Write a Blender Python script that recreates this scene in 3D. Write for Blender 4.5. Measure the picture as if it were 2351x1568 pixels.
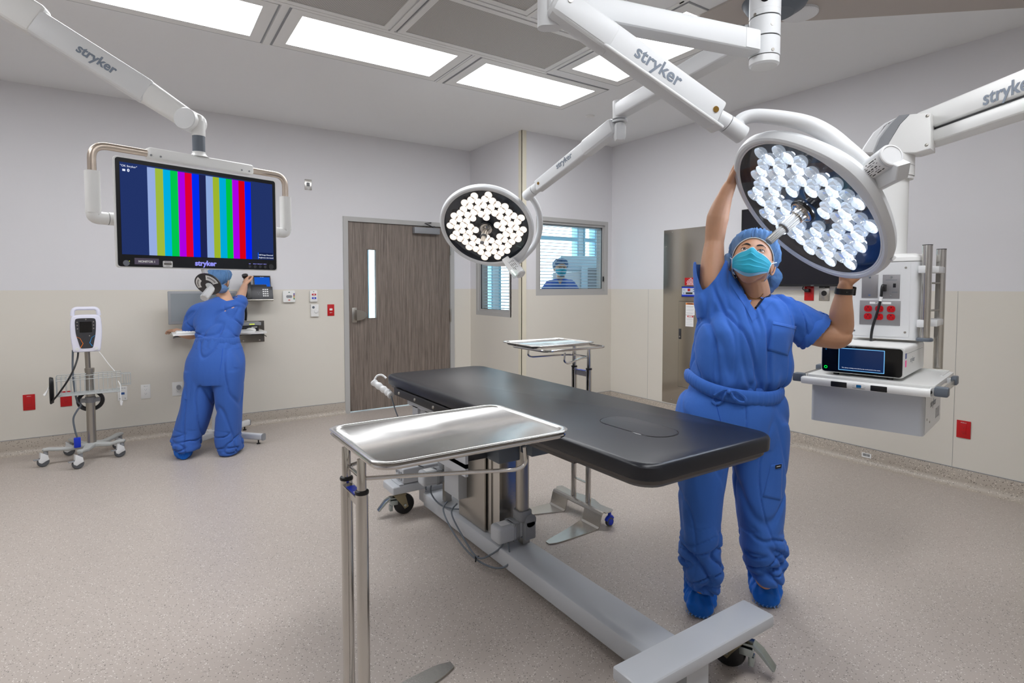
import bpy, bmesh, math, random
import numpy as np
from mathutils import Vector, Matrix, noise
from mathutils.bvhtree import BVHTree

for o in list(bpy.data.objects): bpy.data.objects.remove(o)
SC = bpy.context.scene
COL = SC.collection
PI = math.pi
random.seed(4)

# ------------------------------------------------------------- camera
CAMH = 1.405; FPX = 1287.2
YAW = math.radians(33.58); PIT = math.radians(-2.514)
cam = bpy.data.cameras.new('camera'); camo = bpy.data.objects.new('camera', cam); COL.objects.link(camo)
camo.location = (0, 0, CAMH)
camo.rotation_euler = (math.radians(90) + PIT, 0, -YAW)
cam.sensor_width = 36; cam.lens = FPX * 36 / 2351; cam.shift_y = -70.7 / 2351
cam.clip_start = 0.05
SC.camera = camo
# ------------------------------------------------------------- world, exposure
W = bpy.data.worlds.new('World'); SC.world = W; W.use_nodes = True
nt = W.node_tree; bg = nt.nodes['Background']
bg.inputs[0].default_value = (0.80, 0.93, 1.0, 1); bg.inputs[1].default_value = 4.0
SC.view_settings.view_transform = 'Standard'; SC.view_settings.look = 'None'
SC.view_settings.exposure = 0.0; SC.view_settings.gamma = 1.0
SC.view_settings.use_curve_mapping = False
PANEL_L = 15.0     # radiance of the ceiling troffers
LED_BIG = 26.0; LED_SMALL = 4.5; LAMPW = 75.0

# ------------------------------------------------------------- geometry of the view (to place things measured from the photo)
_cy, _sy, _cp, _sp = math.cos(YAW), math.sin(YAW), math.cos(PIT), math.sin(PIT)
FW = Vector((_sy*_cp, _cy*_cp, _sp)); RT = Vector((_cy, -_sy, 0)); UP = RT.cross(FW)
FH = Vector((_sy, _cy, 0)); CAMP = Vector((0, 0, CAMH)); ZZ = Vector((0, 0, 1))
def J(px, py, d):
    return CAMP + (FW + RT*((px-1175.5)/FPX) - UP*((py-713.3)/FPX))*d
def onplane(px, py, n, p0):
    d = FW + RT*((px-1175.5)/FPX) - UP*((py-713.3)/FPX); n = Vector(n)
    return CAMP + d*((Vector(p0)-CAMP).dot(n)/d.dot(n))
def PX(p):
    q = Vector(p)-CAMP; z = q.dot(FW)
    return (1175.5+FPX*q.dot(RT)/z, 713.3-FPX*q.dot(UP)/z)
def frame(o, X, Z):
    X = Vector(X).normalized(); Z = Vector(Z); Z = (Z - X*Z.dot(X)).normalized(); Y = Z.cross(X)
    return Matrix(((X.x, Y.x, Z.x, o[0]), (X.y, Y.y, Z.y, o[1]), (X.z, Y.z, Z.z, o[2]), (0, 0, 0, 1)))
def T(x, y, z): return Matrix.Translation((x, y, z))
def RZ(a): return Matrix.Rotation(a, 4, 'Z')
def RX(a): return Matrix.Rotation(a, 4, 'X')
def RY(a): return Matrix.Rotation(a, 4, 'Y')

# ------------------------------------------------------------- mesh builder
class MB:
    def __init__(s): s.v = []; s.f = []
    def add(s, vs, fs, M=None):
        b = len(s.v)
        for p in vs:
            p = Vector(p); s.v.append(M @ p if M else p)
        s.f += [[i+b for i in f] for f in fs]; return s
    def box(s, c, d, M=None, bev=0, seg=2):
        x, y, z = d[0]/2, d[1]/2, d[2]/2
        if not bev:
            vs = [(c[0]+i*x, c[1]+j*y, c[2]+k*z) for i in (-1, 1) for j in (-1, 1) for k in (-1, 1)]
            return s.add(vs, [(0,1,3,2),(4,6,7,5),(0,4,5,1),(2,3,7,6),(0,2,6,4),(1,5,7,3)], M)
        bm = bmesh.new(); bmesh.ops.create_cube(bm, size=1)
        for v in bm.verts: v.co = Vector((v.co.x*d[0]+c[0], v.co.y*d[1]+c[1], v.co.z*d[2]+c[2]))
        bmesh.ops.bevel(bm, geom=bm.edges[:], offset=min(bev, min(d)*.49), segments=seg, profile=.5, affect='EDGES')
        return s.bm(bm, M)
    def bm(s, bm, M=None):
        bm.verts.index_update()
        s.add([v.co.copy() for v in bm.verts], [[v.index for v in f.verts] for f in bm.faces], M); bm.free(); return s
    def b2(s, x0, x1, y0, y1, z0, z1, M=None, bev=0):
        return s.box(((x0+x1)/2, (y0+y1)/2, (z0+z1)/2), (abs(x1-x0), abs(y1-y0), abs(z1-z0)), M, bev)
    def rings(s, R, M=None, cap=(True, True), closed=False):
        n = len(R[0]); vs = [p for r in R for p in r]; fs = []
        m = len(R)
        for i in range(m if closed else m-1):
            a = i*n; b = ((i+1) % m)*n
            for k in range(n): fs.append((a+k, a+(k+1) % n, b+(k+1) % n, b+k))
        if not closed:
            if cap[0]: fs.append(tuple(range(n-1, -1, -1)))
            if cap[1]: fs.append(tuple((m-1)*n+k for k in range(n)))
        return s.add(vs, fs, M)
    def cyl(s, p0, p1, r0, r1=None, n=24, M=None, cap=(True, True)):
        p0 = Vector(p0); p1 = Vector(p1); r1 = r0 if r1 is None else r1
        a = (p1-p0).normalized(); h = Vector((0, 0, 1)) if abs(a.z) < .9 else Vector((1, 0, 0))
        u = a.cross(h).normalized(); v = a.cross(u)
        R = [[p+(u*math.cos(2*PI*k/n)+v*math.sin(2*PI*k/n))*r for k in range(n)] for p, r in ((p0, r0), (p1, r1))]
        return s.rings(R, M, cap)
    def tube(s, pts, r, n=12, M=None, closed=False, cap=(True, True)):
        P = [Vector(p) for p in pts]; m = len(P)
        rr = r if isinstance(r, (list, tuple)) else [r]*m
        R = []; u = None
        for i in range(m):
            if closed: a = (P[(i+1) % m]-P[i-1]).normalized()
            else: a = (P[min(i+1, m-1)]-P[max(i-1, 0)]).normalized()
            if u is None:
                h = Vector((0, 0, 1)) if abs(a.z) < .9 else Vector((1, 0, 0)); u = a.cross(h).normalized()
            else:
                u = (u-a*u.dot(a)).normalized()
            v = a.cross(u)
            R.append([P[i]+(u*math.cos(2*PI*k/n)+v*math.sin(2*PI*k/n))*rr[i] for k in range(n)])
        return s.rings(R, M, cap, closed)
    def lathe(s, prof, M=None, n=32, cap=(True, True)):
        R = [[Vector((r*math.cos(2*PI*k/n), r*math.sin(2*PI*k/n), z)) for k in range(n)] for r, z in prof]
        return s.rings(R, M, cap)
    def prism(s, out, z0, z1, M=None, bev=0):
        if bev:
            b = bmesh.new(); vs = [b.verts.new((x, y, z0)) for x, y in out]; f = b.faces.new(vs)
            ex = bmesh.ops.extrude_face_region(b, geom=[f])
            for g in ex['geom']:
                if isinstance(g, bmesh.types.BMVert): g.co.z = z1
            b.normal_update(); ed = [e for e in b.edges if abs(e.verts[0].co.z-e.verts[1].co.z) < 1e-6]
            bmesh.ops.recalc_face_normals(b, faces=b.faces[:])
            bmesh.ops.bevel(b, geom=ed, offset=bev, segments=3, profile=.5, affect='EDGES')
            return s.bm(b, M)
        n = len(out)
        vs = [(x, y, z0) for x, y in out]+[(x, y, z1) for x, y in out]
        fs = [tuple(range(n-1, -1, -1)), tuple(range(n, 2*n))]+[(k, (k+1) % n, n+(k+1) % n, n+k) for k in range(n)]
        return s.add(vs, fs, M)
    def ell(s, c, r, M=None, n=20, m=12):
        R = []
        for i in range(m+1):
            t = -PI/2+PI*i/m; t = max(min(t, PI/2-.02), -PI/2+.02)
            R.append([Vector((c[0]+r[0]*math.cos(t)*math.cos(2*PI*k/n), c[1]+r[1]*math.cos(t)*math.sin(2*PI*k/n), c[2]+r[2]*math.sin(t))) for k in range(n)])
        return s.rings(R, M)
    def quad(s, a, b, c, d): return s.add([a, b, c, d], [(0, 1, 2, 3)])
    def mesh(s, name='m'):
        me = bpy.data.meshes.new(name); me.from_pydata([tuple(v) for v in s.v], [], s.f); me.update(); return me

def rrect(w, h, r, n=5, cx=0, cy=0):
    o = []
    for sx, sy, a in ((1, 1, 0), (-1, 1, 90), (-1, -1, 180), (1, -1, 270)):
        for k in range(n+1):
            t = math.radians(a+90*k/n)
            o.append((cx+sx*(w/2-r)+r*math.cos(t), cy+sy*(h/2-r)+r*math.sin(t)))
    return o
def smooth_path(P, k=6):
    P = [Vector(p) for p in P]; out = []
    for i in range(len(P)-1):
        p0 = P[max(i-1, 0)]; p1 = P[i]; p2 = P[i+1]; p3 = P[min(i+2, len(P)-1)]
        for j in range(k):
            t = j/k
            out.append(.5*((2*p1)+(p2-p0)*t+(2*p0-5*p1+4*p2-p3)*t*t+(3*p1-p0-3*p2+p3)*t**3))
    out.append(P[-1]); return out
def fillet(P, r, k=6):
    P = [Vector(p) for p in P]; out = [P[0]]
    for i in range(1, len(P)-1):
        a = (P[i-1]-P[i]); b = (P[i+1]-P[i]); q = min(r, a.length*.49, b.length*.49)
        A = P[i]+a.normalized()*q; B = P[i]+b.normalized()*q
        for j in range(k+1):
            t = j/k; out.append(A*(1-t)**2+P[i]*2*t*(1-t)+B*t*t)
    out.append(P[-1]); return out
def interp(rows, ys):
    rows = sorted(rows); Y = [r[0] for r in rows]; return [tuple(np.interp(y, Y, [r[k] for r in rows]) for k in range(1, len(rows[0]))) for y in ys]

# ------------------------------------------------------------- objects
ROOTM = {}
def link(o): COL.objects.link(o); return o
def thing(name, label, cat, loc=(0, 0, 0), rz=0, group=None):
    o = bpy.data.objects.new(name, None); link(o); o.empty_display_size = .1
    o.location = loc; o.rotation_euler = (0, 0, rz); o['label'] = label; o['category'] = cat
    if group: o['group'] = group
    ROOTM[o.name] = Matrix.Translation(loc) @ RZ(rz); return o
def worldof(o):
    M = ROOTM.get(o.name, Matrix.Identity(4)); return M
def obj(name, mb, mat, parent=None, world=False, angle=28, label=None, flat=False):
    me = mb.mesh(name) if isinstance(mb, MB) else mb
    me.materials.clear(); me.materials.append(mat)
    bm = bmesh.new(); bm.from_mesh(me)
    if isinstance(mb, MB): bmesh.ops.recalc_face_normals(bm, faces=bm.faces[:])
    if parent is not None and world:
        Mi = worldof(parent).inverted()
        bmesh.ops.transform(bm, matrix=Mi, verts=bm.verts[:])
    bm.to_mesh(me); bm.free()
    if not flat:
        me.polygons.foreach_set('use_smooth', [True]*len(me.polygons)); me.set_sharp_from_angle(angle=math.radians(angle))
    o = bpy.data.objects.new(name, me); link(o)
    if parent is not None:
        o.parent = parent; ROOTM[o.name] = worldof(parent)
    if label: o['label'] = label
    return o
def tag(o, label, cat, group=None):
    o['label'] = label; o['category'] = cat
    if group: o['group'] = group
    return o
def struct(name, mb, mat, parent=None, **k):
    o = obj(name, mb, mat, parent, **k)
    o['kind'] = 'structure'; return o
def copy_tree(o, parent=None):
    c = o.copy(); link(c); c.parent = parent; ROOTM[c.name] = worldof(o)
    for ch in list(o.children): copy_tree(ch, c)
    return c
def place(o, loc, rz=0, label=None):
    o.location = loc; o.rotation_euler = (0, 0, rz); ROOTM[o.name] = Matrix.Translation(loc) @ RZ(rz)
    if label: o['label'] = label
    return o
def text(s, size, M, mat, parent, name='lettering', bold=0.0, align='CENTER', world=True, ext=.0004, sx=1.0, shear=0):
    cu = bpy.data.curves.new('t', 'FONT'); cu.body = s; cu.size = size; cu.align_x = align; cu.align_y = 'CENTER'
    cu.extrude = ext; cu.offset = bold; cu.shear = shear; cu.resolution_u = 4
    to = bpy.data.objects.new('t', cu); link(to)
    bpy.context.view_layer.update()
    dg = bpy.context.evaluated_depsgraph_get()
    me = bpy.data.meshes.new_from_object(to.evaluated_get(dg)); bpy.data.objects.remove(to); bpy.data.curves.remove(cu)
    me.transform(M @ Matrix.Diagonal((sx, 1, 1, 1)))
    return obj(name, me, mat, parent, world=world, flat=True)

def bake(mb, voxel, it=6, disp=None):
    """union of closed pieces -> one continuous smooth surface, then optional displacement along the normals"""
    me = mb.mesh('tmp'); o = bpy.data.objects.new('tmp', me); link(o)
    m = o.modifiers.new('r', 'REMESH'); m.mode = 'VOXEL'; m.voxel_size = voxel
    s = o.modifiers.new('s', 'SMOOTH'); s.factor = .5; s.iterations = it
    bpy.context.view_layer.update(); dg = bpy.context.evaluated_depsgraph_get()
    out = bpy.data.meshes.new_from_object(o.evaluated_get(dg)); bpy.data.objects.remove(o); bpy.data.meshes.remove(me)
    if disp:
        n = len(out.vertices); co = np.empty(n*3, dtype=np.float32); no = np.empty(n*3, dtype=np.float32)
        out.vertices.foreach_get('co', co); out.vertices.foreach_get('normal', no)
        co = co.reshape(-1, 3); no = no.reshape(-1, 3)
        ds = np.array([disp(Vector(c), Vector(q)) for c, q in zip(co.tolist(), no.tolist())], dtype=np.float32)
        out.vertices.foreach_set('co', (co+no*ds[:, None]).ravel()); out.update()
    return out
def bvh_of(me):
    return BVHTree.FromPolygons([v.co.copy() for v in me.vertices], [tuple(p.vertices) for p in me.polygons])

# ------------------------------------------------------------- materials
def lin(c):
    return tuple(((x/255)/12.92 if x/255 <= .04045 else ((x/255+.055)/1.055)**2.4) for x in c)
def mat(name, c, rough=.5, metal=0, spec=.5, emit=None, es=0, srgb=True, bump=None, coat=0, sheen=0, vary=None, aniso=0, sss=0):
    m = bpy.data.materials.new(name); m.use_nodes = True; nt = m.node_tree; b = nt.nodes['Principled BSDF']
    col = lin(c) if srgb else c
    b.inputs['Base Color'].default_value = (*col, 1); b.inputs['Roughness'].default_value = rough
    b.inputs['Metallic'].default_value = metal; b.inputs['Specular IOR Level'].default_value = spec
    if coat: b.inputs['Coat Weight'].default_value = coat; b.inputs['Coat Roughness'].default_value = .1
    if sheen: b.inputs['Sheen Weight'].default_value = sheen
    if aniso: b.inputs['Anisotropic'].default_value = aniso
    if sss: b.inputs['Subsurface Weight'].default_value = sss; b.inputs['Subsurface Radius'].default_value = (.02, .008, .004); b.inputs['Subsurface Scale'].default_value = .3
    if emit is not None:
        b.inputs['Emission Color'].default_value = (*(lin(emit) if srgb else emit), 1); b.inputs['Emission Strength'].default_value = es
    N = nt.nodes.new; L = nt.links.new
    if bump or vary:
        tc = N('ShaderNodeTexCoord')
    if bump:
        sc, st = bump[0], bump[1]
        n = N('ShaderNodeTexNoise'); n.inputs['Scale'].default_value = sc; n.inputs['Detail'].default_value = 3
        mp = N('ShaderNodeMapping'); mp.inputs['Scale'].default_value = bump[2] if len(bump) > 2 else (1, 1, 1)
        L(tc.outputs['Object'], mp.inputs[0]); L(mp.outputs[0], n.inputs['Vector'])
        bp = N('ShaderNodeBump'); bp.inputs['Strength'].default_value = st; bp.inputs['Distance'].default_value = .002
        L(n.outputs[0], bp.inputs['Height']); L(bp.outputs[0], b.inputs['Normal'])
    if vary:
        n = N('ShaderNodeTexNoise'); n.inputs['Scale'].default_value = vary[0]; n.inputs['Detail'].default_value = 4
        mp = N('ShaderNodeMapping'); mp.inputs['Scale'].default_value = vary[2] if len(vary) > 2 else (1, 1, 1)
        L(tc.outputs['Object'], mp.inputs[0]); L(mp.outputs[0], n.inputs['Vector'])
        mx = N('ShaderNodeMix'); mx.data_type = 'RGBA'
        a = vary[1]; mx.inputs[6].default_value = (*[x*(1-a) for x in col], 1); mx.inputs[7].default_value = (*[min(1, x*(1+a)) for x in col], 1)
        L(n.outputs[0], mx.inputs[0]); L(mx.outputs[2], b.inputs['Base Color'])
    return m

def speckled(name, base, dark, light, sc=150, rough=.38, tile=0):
    m = mat(name, base, rough); nt = m.node_tree; b = nt.nodes['Principled BSDF']; N = nt.nodes.new; L = nt.links.new
    tc = N('ShaderNodeTexCoord')
    v = N('ShaderNodeTexVoronoi'); v.inputs['Scale'].default_value = sc; L(tc.outputs['Object'], v.inputs['Vector'])
    sep = N('ShaderNodeSeparateColor'); L(v.outputs['Color'], sep.inputs[0])
    def gt(sock, th):
        q = N('ShaderNodeMath'); q.operation = 'GREATER_THAN'; q.inputs[1].default_value = th; L(sock, q.inputs[0]); return q.outputs[0]
    dist = N('ShaderNodeMath'); dist.operation = 'LESS_THAN'; dist.inputs[1].default_value = .42; L(v.outputs['Distance'], dist.inputs[0])
    def mul(a, c):
        q = N('ShaderNodeMath'); q.operation = 'MULTIPLY'; L(a, q.inputs[0]); L(c, q.inputs[1]); return q.outputs[0]
    n = N('ShaderNodeTexNoise'); n.inputs['Scale'].default_value = 2.2; n.inputs['Detail'].default_value = 5; L(tc.outputs['Object'], n.inputs['Vector'])
    n2 = N('ShaderNodeTexNoise'); n2.inputs['Scale'].default_value = 320; L(tc.outputs['Object'], n2.inputs['Vector'])
    bc = lin(base)
    m0 = N('ShaderNodeMix'); m0.data_type = 'RGBA'; m0.inputs[6].default_value = (*[x*.90 for x in bc], 1); m0.inputs[7].default_value = (*[x*1.1 for x in bc], 1)
    ad = N('ShaderNodeMath'); ad.operation = 'MULTIPLY_ADD'; ad.inputs[1].default_value = .7; L(n2.outputs[0], ad.inputs[0])
    mm = N('ShaderNodeMath'); mm.operation = 'MULTIPLY'; mm.inputs[1].default_value = .3; L(n.outputs[0], mm.inputs[0]); L(mm.outputs[0], ad.inputs[2]); L(ad.outputs[0], m0.inputs[0])
    m1 = N('ShaderNodeMix'); m1.data_type = 'RGBA'; L(m0.outputs[2], m1.inputs[6]); m1.inputs[7].default_value = (*lin(dark), 1); L(mul(gt(sep.outputs[0], .90), dist.outputs[0]), m1.inputs[0])
    m2 = N('ShaderNodeMix'); m2.data_type = 'RGBA'; L(m1.outputs[2], m2.inputs[6]); m2.inputs[7].default_value = (*lin(light), 1); L(mul(gt(sep.outputs[1], .90), dist.outputs[0]), m2.inputs[0])
    L(m2.outputs[2], b.inputs['Base Color'])
    bp = N('ShaderNodeBump'); bp.inputs['Strength'].default_value = .06; bp.inputs['Distance'].default_value = .001; L(n2.outputs[0], bp.inputs['Height']); L(bp.outputs[0], b.inputs['Normal'])
    return m
def wallmat(name, upper, lower, h=1.37):
    m = mat(name, upper, .55); nt = m.node_tree; b = nt.nodes['Principled BSDF']; N = nt.nodes.new; L = nt.links.new
    tc = N('ShaderNodeTexCoord'); sp = N('ShaderNodeSeparateXYZ'); L(tc.outputs['Object'], sp.inputs[0])
    g = N('ShaderNodeMath'); g.operation = 'GREATER_THAN'; g.inputs[1].default_value = h; L(sp.outputs[2], g.inputs[0])
    mx = N('ShaderNodeMix'); mx.data_type = 'RGBA'; mx.inputs[6].default_value = (*lin(lower), 1); mx.inputs[7].default_value = (*lin(upper), 1)
    L(g.outputs[0], mx.inputs[0]); L(mx.outputs[2], b.inputs['Base Color'])
    n = N('ShaderNodeTexNoise'); n.inputs['Scale'].default_value = 260; n.inputs['Detail'].default_value = 3; L(tc.outputs['Object'], n.inputs['Vector'])
    bp = N('ShaderNodeBump'); bp.inputs['Strength'].default_value = .08; bp.inputs['Distance'].default_value = .002; L(n.outputs[0], bp.inputs['Height']); L(bp.outputs[0], b.inputs['Normal'])
    return m
def woodmat():
    m = mat('door laminate', (112, 101, 93), .5); nt = m.node_tree; b = nt.nodes['Principled BSDF']; N = nt.nodes.new; L = nt.links.new
    tc = N('ShaderNodeTexCoord'); mp = N('ShaderNodeMapping'); mp.inputs['Scale'].default_value = (1, 1, .018); L(tc.outputs['Object'], mp.inputs[0])
    n = N('ShaderNodeTexNoise'); n.inputs['Scale'].default_value = 150; n.inputs['Detail'].default_value = 5; n.inputs['Roughness'].default_value = .7; L(mp.outputs[0], n.inputs['Vector'])
    r = N('ShaderNodeValToRGB'); e = r.color_ramp.elements; e[0].position = .32; e[0].color = (*lin((82, 72, 66)), 1); e[1].position = .68; e[1].color = (*lin((146, 134, 124)), 1)
    L(n.outputs[0], r.inputs[0]); L(r.outputs[0], b.inputs['Base Color']); return m
def perfmat():
    m = mat('perforated panel', (196, 194, 190), .5); nt = m.node_tree; b = nt.nodes['Principled BSDF']; N = nt.nodes.new; L = nt.links.new
    tc = N('ShaderNodeTexCoord'); v = N('ShaderNodeTexVoronoi'); v.inputs['Scale'].default_value = 120; v.inputs['Randomness'].default_value = 0; L(tc.outputs['Object'], v.inputs['Vector'])
    g = N('ShaderNodeMath'); g.operation = 'LESS_THAN'; g.inputs[1].default_value = .33; L(v.outputs['Distance'], g.inputs[0])
    mx = N('ShaderNodeMix'); mx.data_type = 'RGBA'; mx.inputs[6].default_value = (*lin((205, 203, 199)), 1); mx.inputs[7].default_value = (*lin((110, 108, 106)), 1)
    L(g.outputs[0], mx.inputs[0]); L(mx.outputs[2], b.inputs['Base Color']); return m
def glassmat(name, tint=(1, 1, 1), gl=.08):
    m = bpy.data.materials.new(name); m.use_nodes = True; nt = m.node_tree; nt.nodes.clear(); N = nt.nodes.new; L = nt.links.new
    o = N('ShaderNodeOutputMaterial'); t = N('ShaderNodeBsdfTransparent'); t.inputs[0].default_value = (*tint, 1)
    g = N('ShaderNodeBsdfGlossy'); g.inputs['Roughness'].default_value = .02
    f = N('ShaderNodeLayerWeight'); f.inputs[0].default_value = .5
    pw = N('ShaderNodeMath'); pw.operation = 'POWER'; pw.inputs[1].default_value = 4; L(f.outputs['Facing'], pw.inputs[0])
    ma = N('ShaderNodeMath'); ma.operation = 'MULTIPLY_ADD'; ma.inputs[1].default_value = .7; ma.inputs[2].default_value = .04; L(pw.outputs[0], ma.inputs[0])
    mx = N('ShaderNodeMixShader'); L(ma.outputs[0], mx.inputs[0]); L(t.outputs[0], mx.inputs[1]); L(g.outputs[0], mx.inputs[2]); L(mx.outputs[0], o.inputs[0]); return m
def emat(name, c, s):
    m = bpy.data.materials.new(name); m.use_nodes = True; nt = m.node_tree; nt.nodes.clear()
    o = nt.nodes.new('ShaderNodeOutputMaterial'); e = nt.nodes.new('ShaderNodeEmission'); e.inputs[0].default_value = (*lin(c), 1); e.inputs[1].default_value = s
    nt.links.new(e.outputs[0], o.inputs[0]); return m
def steelmat(name, c=(190, 188, 184), rough=.26, scale=(1, 1, 1), st=.15):
    m = mat(name, c, rough, metal=1, bump=(90, st, scale)); return m
def clothmat(name, c, rough=.85, amt=.12, fine=900):
    m = mat(name, c, rough, spec=.25, sheen=.1); nt = m.node_tree; b = nt.nodes['Principled BSDF']; N = nt.nodes.new; L = nt.links.new
    tc = N('ShaderNodeTexCoord'); n = N('ShaderNodeTexNoise'); n.inputs['Scale'].default_value = fine; L(tc.outputs['Object'], n.inputs['Vector'])
    mp = N('ShaderNodeMapping'); mp.inputs['Scale'].default_value = (1, 1, .35); L(tc.outputs['Object'], mp.inputs[0])
    n2 = N('ShaderNodeTexNoise'); n2.inputs['Scale'].default_value = 22; n2.inputs['Detail'].default_value = 4; n2.inputs['Distortion'].default_value = 1.0; L(mp.outputs[0], n2.inputs['Vector'])
    b1 = N('ShaderNodeBump'); b1.inputs['Strength'].default_value = .16; b1.inputs['Distance'].default_value = .01; L(n2.outputs[0], b1.inputs['Height'])
    b2 = N('ShaderNodeBump'); b2.inputs['Strength'].default_value = amt; b2.inputs['Distance'].default_value = .001; L(n.outputs[0], b2.inputs['Height']); L(b1.outputs[0], b2.inputs['Normal'])
    L(b2.outputs[0], b.inputs['Normal']); return m

M = {}
M['floor'] = speckled('sheet vinyl floor', (178, 168, 160), (112, 105, 98), (220, 215, 209), 185, .36)
M['base'] = speckled('vinyl cove base', (176, 166, 154), (98, 90, 82), (226, 218, 206), 150, .42)
M['wall'] = wallmat('painted wall', (218, 217, 220), (216, 211, 201))
M['wall2'] = mat('adjoining room wall', (214, 230, 238), .7)
M['ceil'] = mat('ceiling paint', (234, 235, 236), .8, bump=(300, .05))
M['dark_slab'] = mat('taupe ceiling slab', (186, 178, 172), .8)
M['guard'] = mat('cream corner guard', (222, 215, 196), .4)
M['frameg'] = mat('grey painted frame', (176, 175, 173), .4)
M['door'] = woodmat(); M['perf'] = perfmat()
M['white'] = mat('white enamel', (232, 232, 230), .35)
M['offw'] = mat('light grey plastic', (222, 223, 224), .35, coat=.2)
M['arm'] = mat('arm powder coat', (218, 220, 222), .42, bump=(500, .04))
M['grey'] = mat('light grey paint', (188, 191, 196), .38, coat=.15)
M['dgrey'] = mat('slate grey plastic', (96, 104, 114), .45)
M['mgrey'] = mat('mid grey plastic', (140, 142, 146), .45)
M['char'] = mat('charcoal plastic', (52, 52, 56), .4)
M['black'] = mat('black plastic', (16, 16, 19), .35)
M['gloss'] = mat('gloss black glass', (6, 6, 9), .08)
M['steel'] = steelmat('brushed stainless', (196, 193, 188), .24)
M['chrome'] = mat('polished tube', (205, 202, 198), .12, metal=1)
M['nickel'] = mat('satin nickel', (176, 172, 165), .32, metal=1)
M['zinc'] = mat('zinc plate', (168, 178, 178), .22, metal=1)
M['tarn'] = mat('passivated zinc', (150, 142, 118), .3, metal=1)
M['red'] = mat('red plastic', (188, 12, 20), .35)
M['blue'] = mat('blue plastic', (12, 50, 190), .35)
M['navy'] = mat('navy knit', (20, 26, 48), .8)
M['rubber'] = mat('grey rubber', (84, 86, 90), .6)
M['glass'] = glassmat('window glass', (.955, .99, 1.0))
M['clear'] = glassmat('clear cover glass', (.93, .97, 1.0))
M['lamp'] = emat('troffer lens', (250, 252, 255), PANEL_L)
M['pad'] = mat('black vinyl pad', (24, 26, 33), .33, spec=.45, bump=(60, .05))
M['frameb'] = mat('black coated rail', (38, 37, 38), .5)
M['frames'] = mat('dark bronze underside', (84, 80, 78), .45, metal=.3)
M['scrub'] = clothmat('blue scrub cotton', (60, 108, 192))
M['scrub2'] = clothmat('blue scrub cotton, second set', (54, 94, 172))
M['cover'] = clothmat('blue shoe cover film', (14, 104, 206), .5, .25, 500)
M['skin'] = mat('skin', (190, 142, 110), .5, sss=.15, vary=(9, .07), bump=(420, .12))
M['skin2'] = mat('fair skin', (205, 160, 132), .5, vary=(9, .07))
M['mask'] = mat('teal mask fabric', (34, 160, 186), .75, bump=(900, .1))
M['maskw'] = mat('white mask edging', (206, 220, 232), .7)
M['maskp'] = mat('pale blue mask lining', (128, 180, 212), .75)
M['hair'] = mat('dark brown hair', (38, 28, 26), .5, bump=(200, .5, (1, 1, .1)))
M['eyew'] = mat('eye white', (222, 214, 208), .2); M['iris'] = mat('brown iris', (46, 26, 18), .12)
M['lips'] = mat('lips', (160, 92, 84), .5)
M['lash'] = mat('dark lash', (26, 18, 18), .6)
M['logo'] = mat('logo slate ink', (120, 130, 144), .5)
M['ink'] = mat('black print', (20, 20, 24), .6); M['inkw'] = mat('white print', (240, 240, 240), .6)
M['paper'] = mat('white label', (238, 238, 238), .6)
M['gold'] = mat('yellow metal', (190, 150, 80), .25, metal=1)
def capmat():
    m = bpy.data.materials.new('bouffant cap film'); m.use_nodes = True; nt = m.node_tree; b = nt.nodes['Principled BSDF']
    b.inputs['Base Color'].default_value = (*lin((88, 134, 186)), 1); b.inputs['Roughness'].default_value = .75
    N = nt.nodes.new; L = nt.links.new; t = N('ShaderNodeBsdfTransparent'); mx = N('ShaderNodeMixShader'); mx.inputs[0].default_value = .28
    tc = N('ShaderNodeTexCoord'); n = N('ShaderNodeTexNoise'); n.inputs['Scale'].default_value = 75; n.inputs['Detail'].default_value = 4; n.inputs['Distortion'].default_value = 1.5; L(tc.outputs['Object'], n.inputs['Vector'])
    bp = N('ShaderNodeBump'); bp.inputs['Strength'].default_value = .9; bp.inputs['Distance'].default_value = .006; L(n.outputs[0], bp.inputs['Height']); L(bp.outputs[0], b.inputs['Normal'])
    o = nt.nodes['Material Output']; L(b.outputs[0], mx.inputs[1]); L(t.outputs[0], mx.inputs[2]); L(mx.outputs[0], o.inputs[0]); return m
M['cap'] = capmat()
# ============================================================= ROOM
CE = 3.07; Y1 = 6.125; XA = 3.443; Y3 = 4.995; X2 = 4.76; X0 = -3.2; Y0 = -1.7; TH = .14
struct('floor', MB().b2(X0-.2, 9.4, Y0-.2, 9.0, -.1, 0), M['floor'])
struct('ceiling', MB().b2(X0-.2, 9.4, Y0-.2, 9.0, CE, CE+.1), M['ceil'])
# thin slab, darker taupe than the ceiling, diagonal edge across the upper right
struct('ceiling_dark_slab', MB().prism([(2.9, 2.494), (4.76, .86), (4.76, Y0), (2.9, Y0)], CE-.012, CE), M['dark_slab'])
def holed(mb, a0, a1, z0, z1, holes, fn):
    """wall slab in strips around rectangular holes (ha0, ha1, hz0, hz1)"""
    xs = sorted({a0, a1, *[h[0] for h in holes], *[h[1] for h in holes]})
    for i in range(len(xs)-1):
        u, v = xs[i], xs[i+1]; hs = [h for h in holes if h[0] <= u+1e-6 and h[1] >= v-1e-6]
        z = z0
        for h in sorted(hs, key=lambda h: h[2]):
            if h[2] > z: fn(mb, u, v, z, h[2])
            z = h[3]
        if z < z1: fn(mb, u, v, z, z1)
    return mb
fy = lambda y: (lambda mb, u, v, z, w: mb.b2(u, v, y, y+TH, z, w))
fx = lambda x: (lambda mb, u, v, z, w: mb.b2(x, x+TH, u, v, z, w))
struct('wall_left', holed(MB(), X0, XA+TH, 0, CE, [(1.905, 3.165, 0, 2.125)], fy(Y1)), M['wall'])
struct('wall_return', holed(MB(), Y3+TH, Y1, 0, CE, [(5.22, 5.985, 1.055, 2.15)], fx(XA)), M['wall'])
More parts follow.
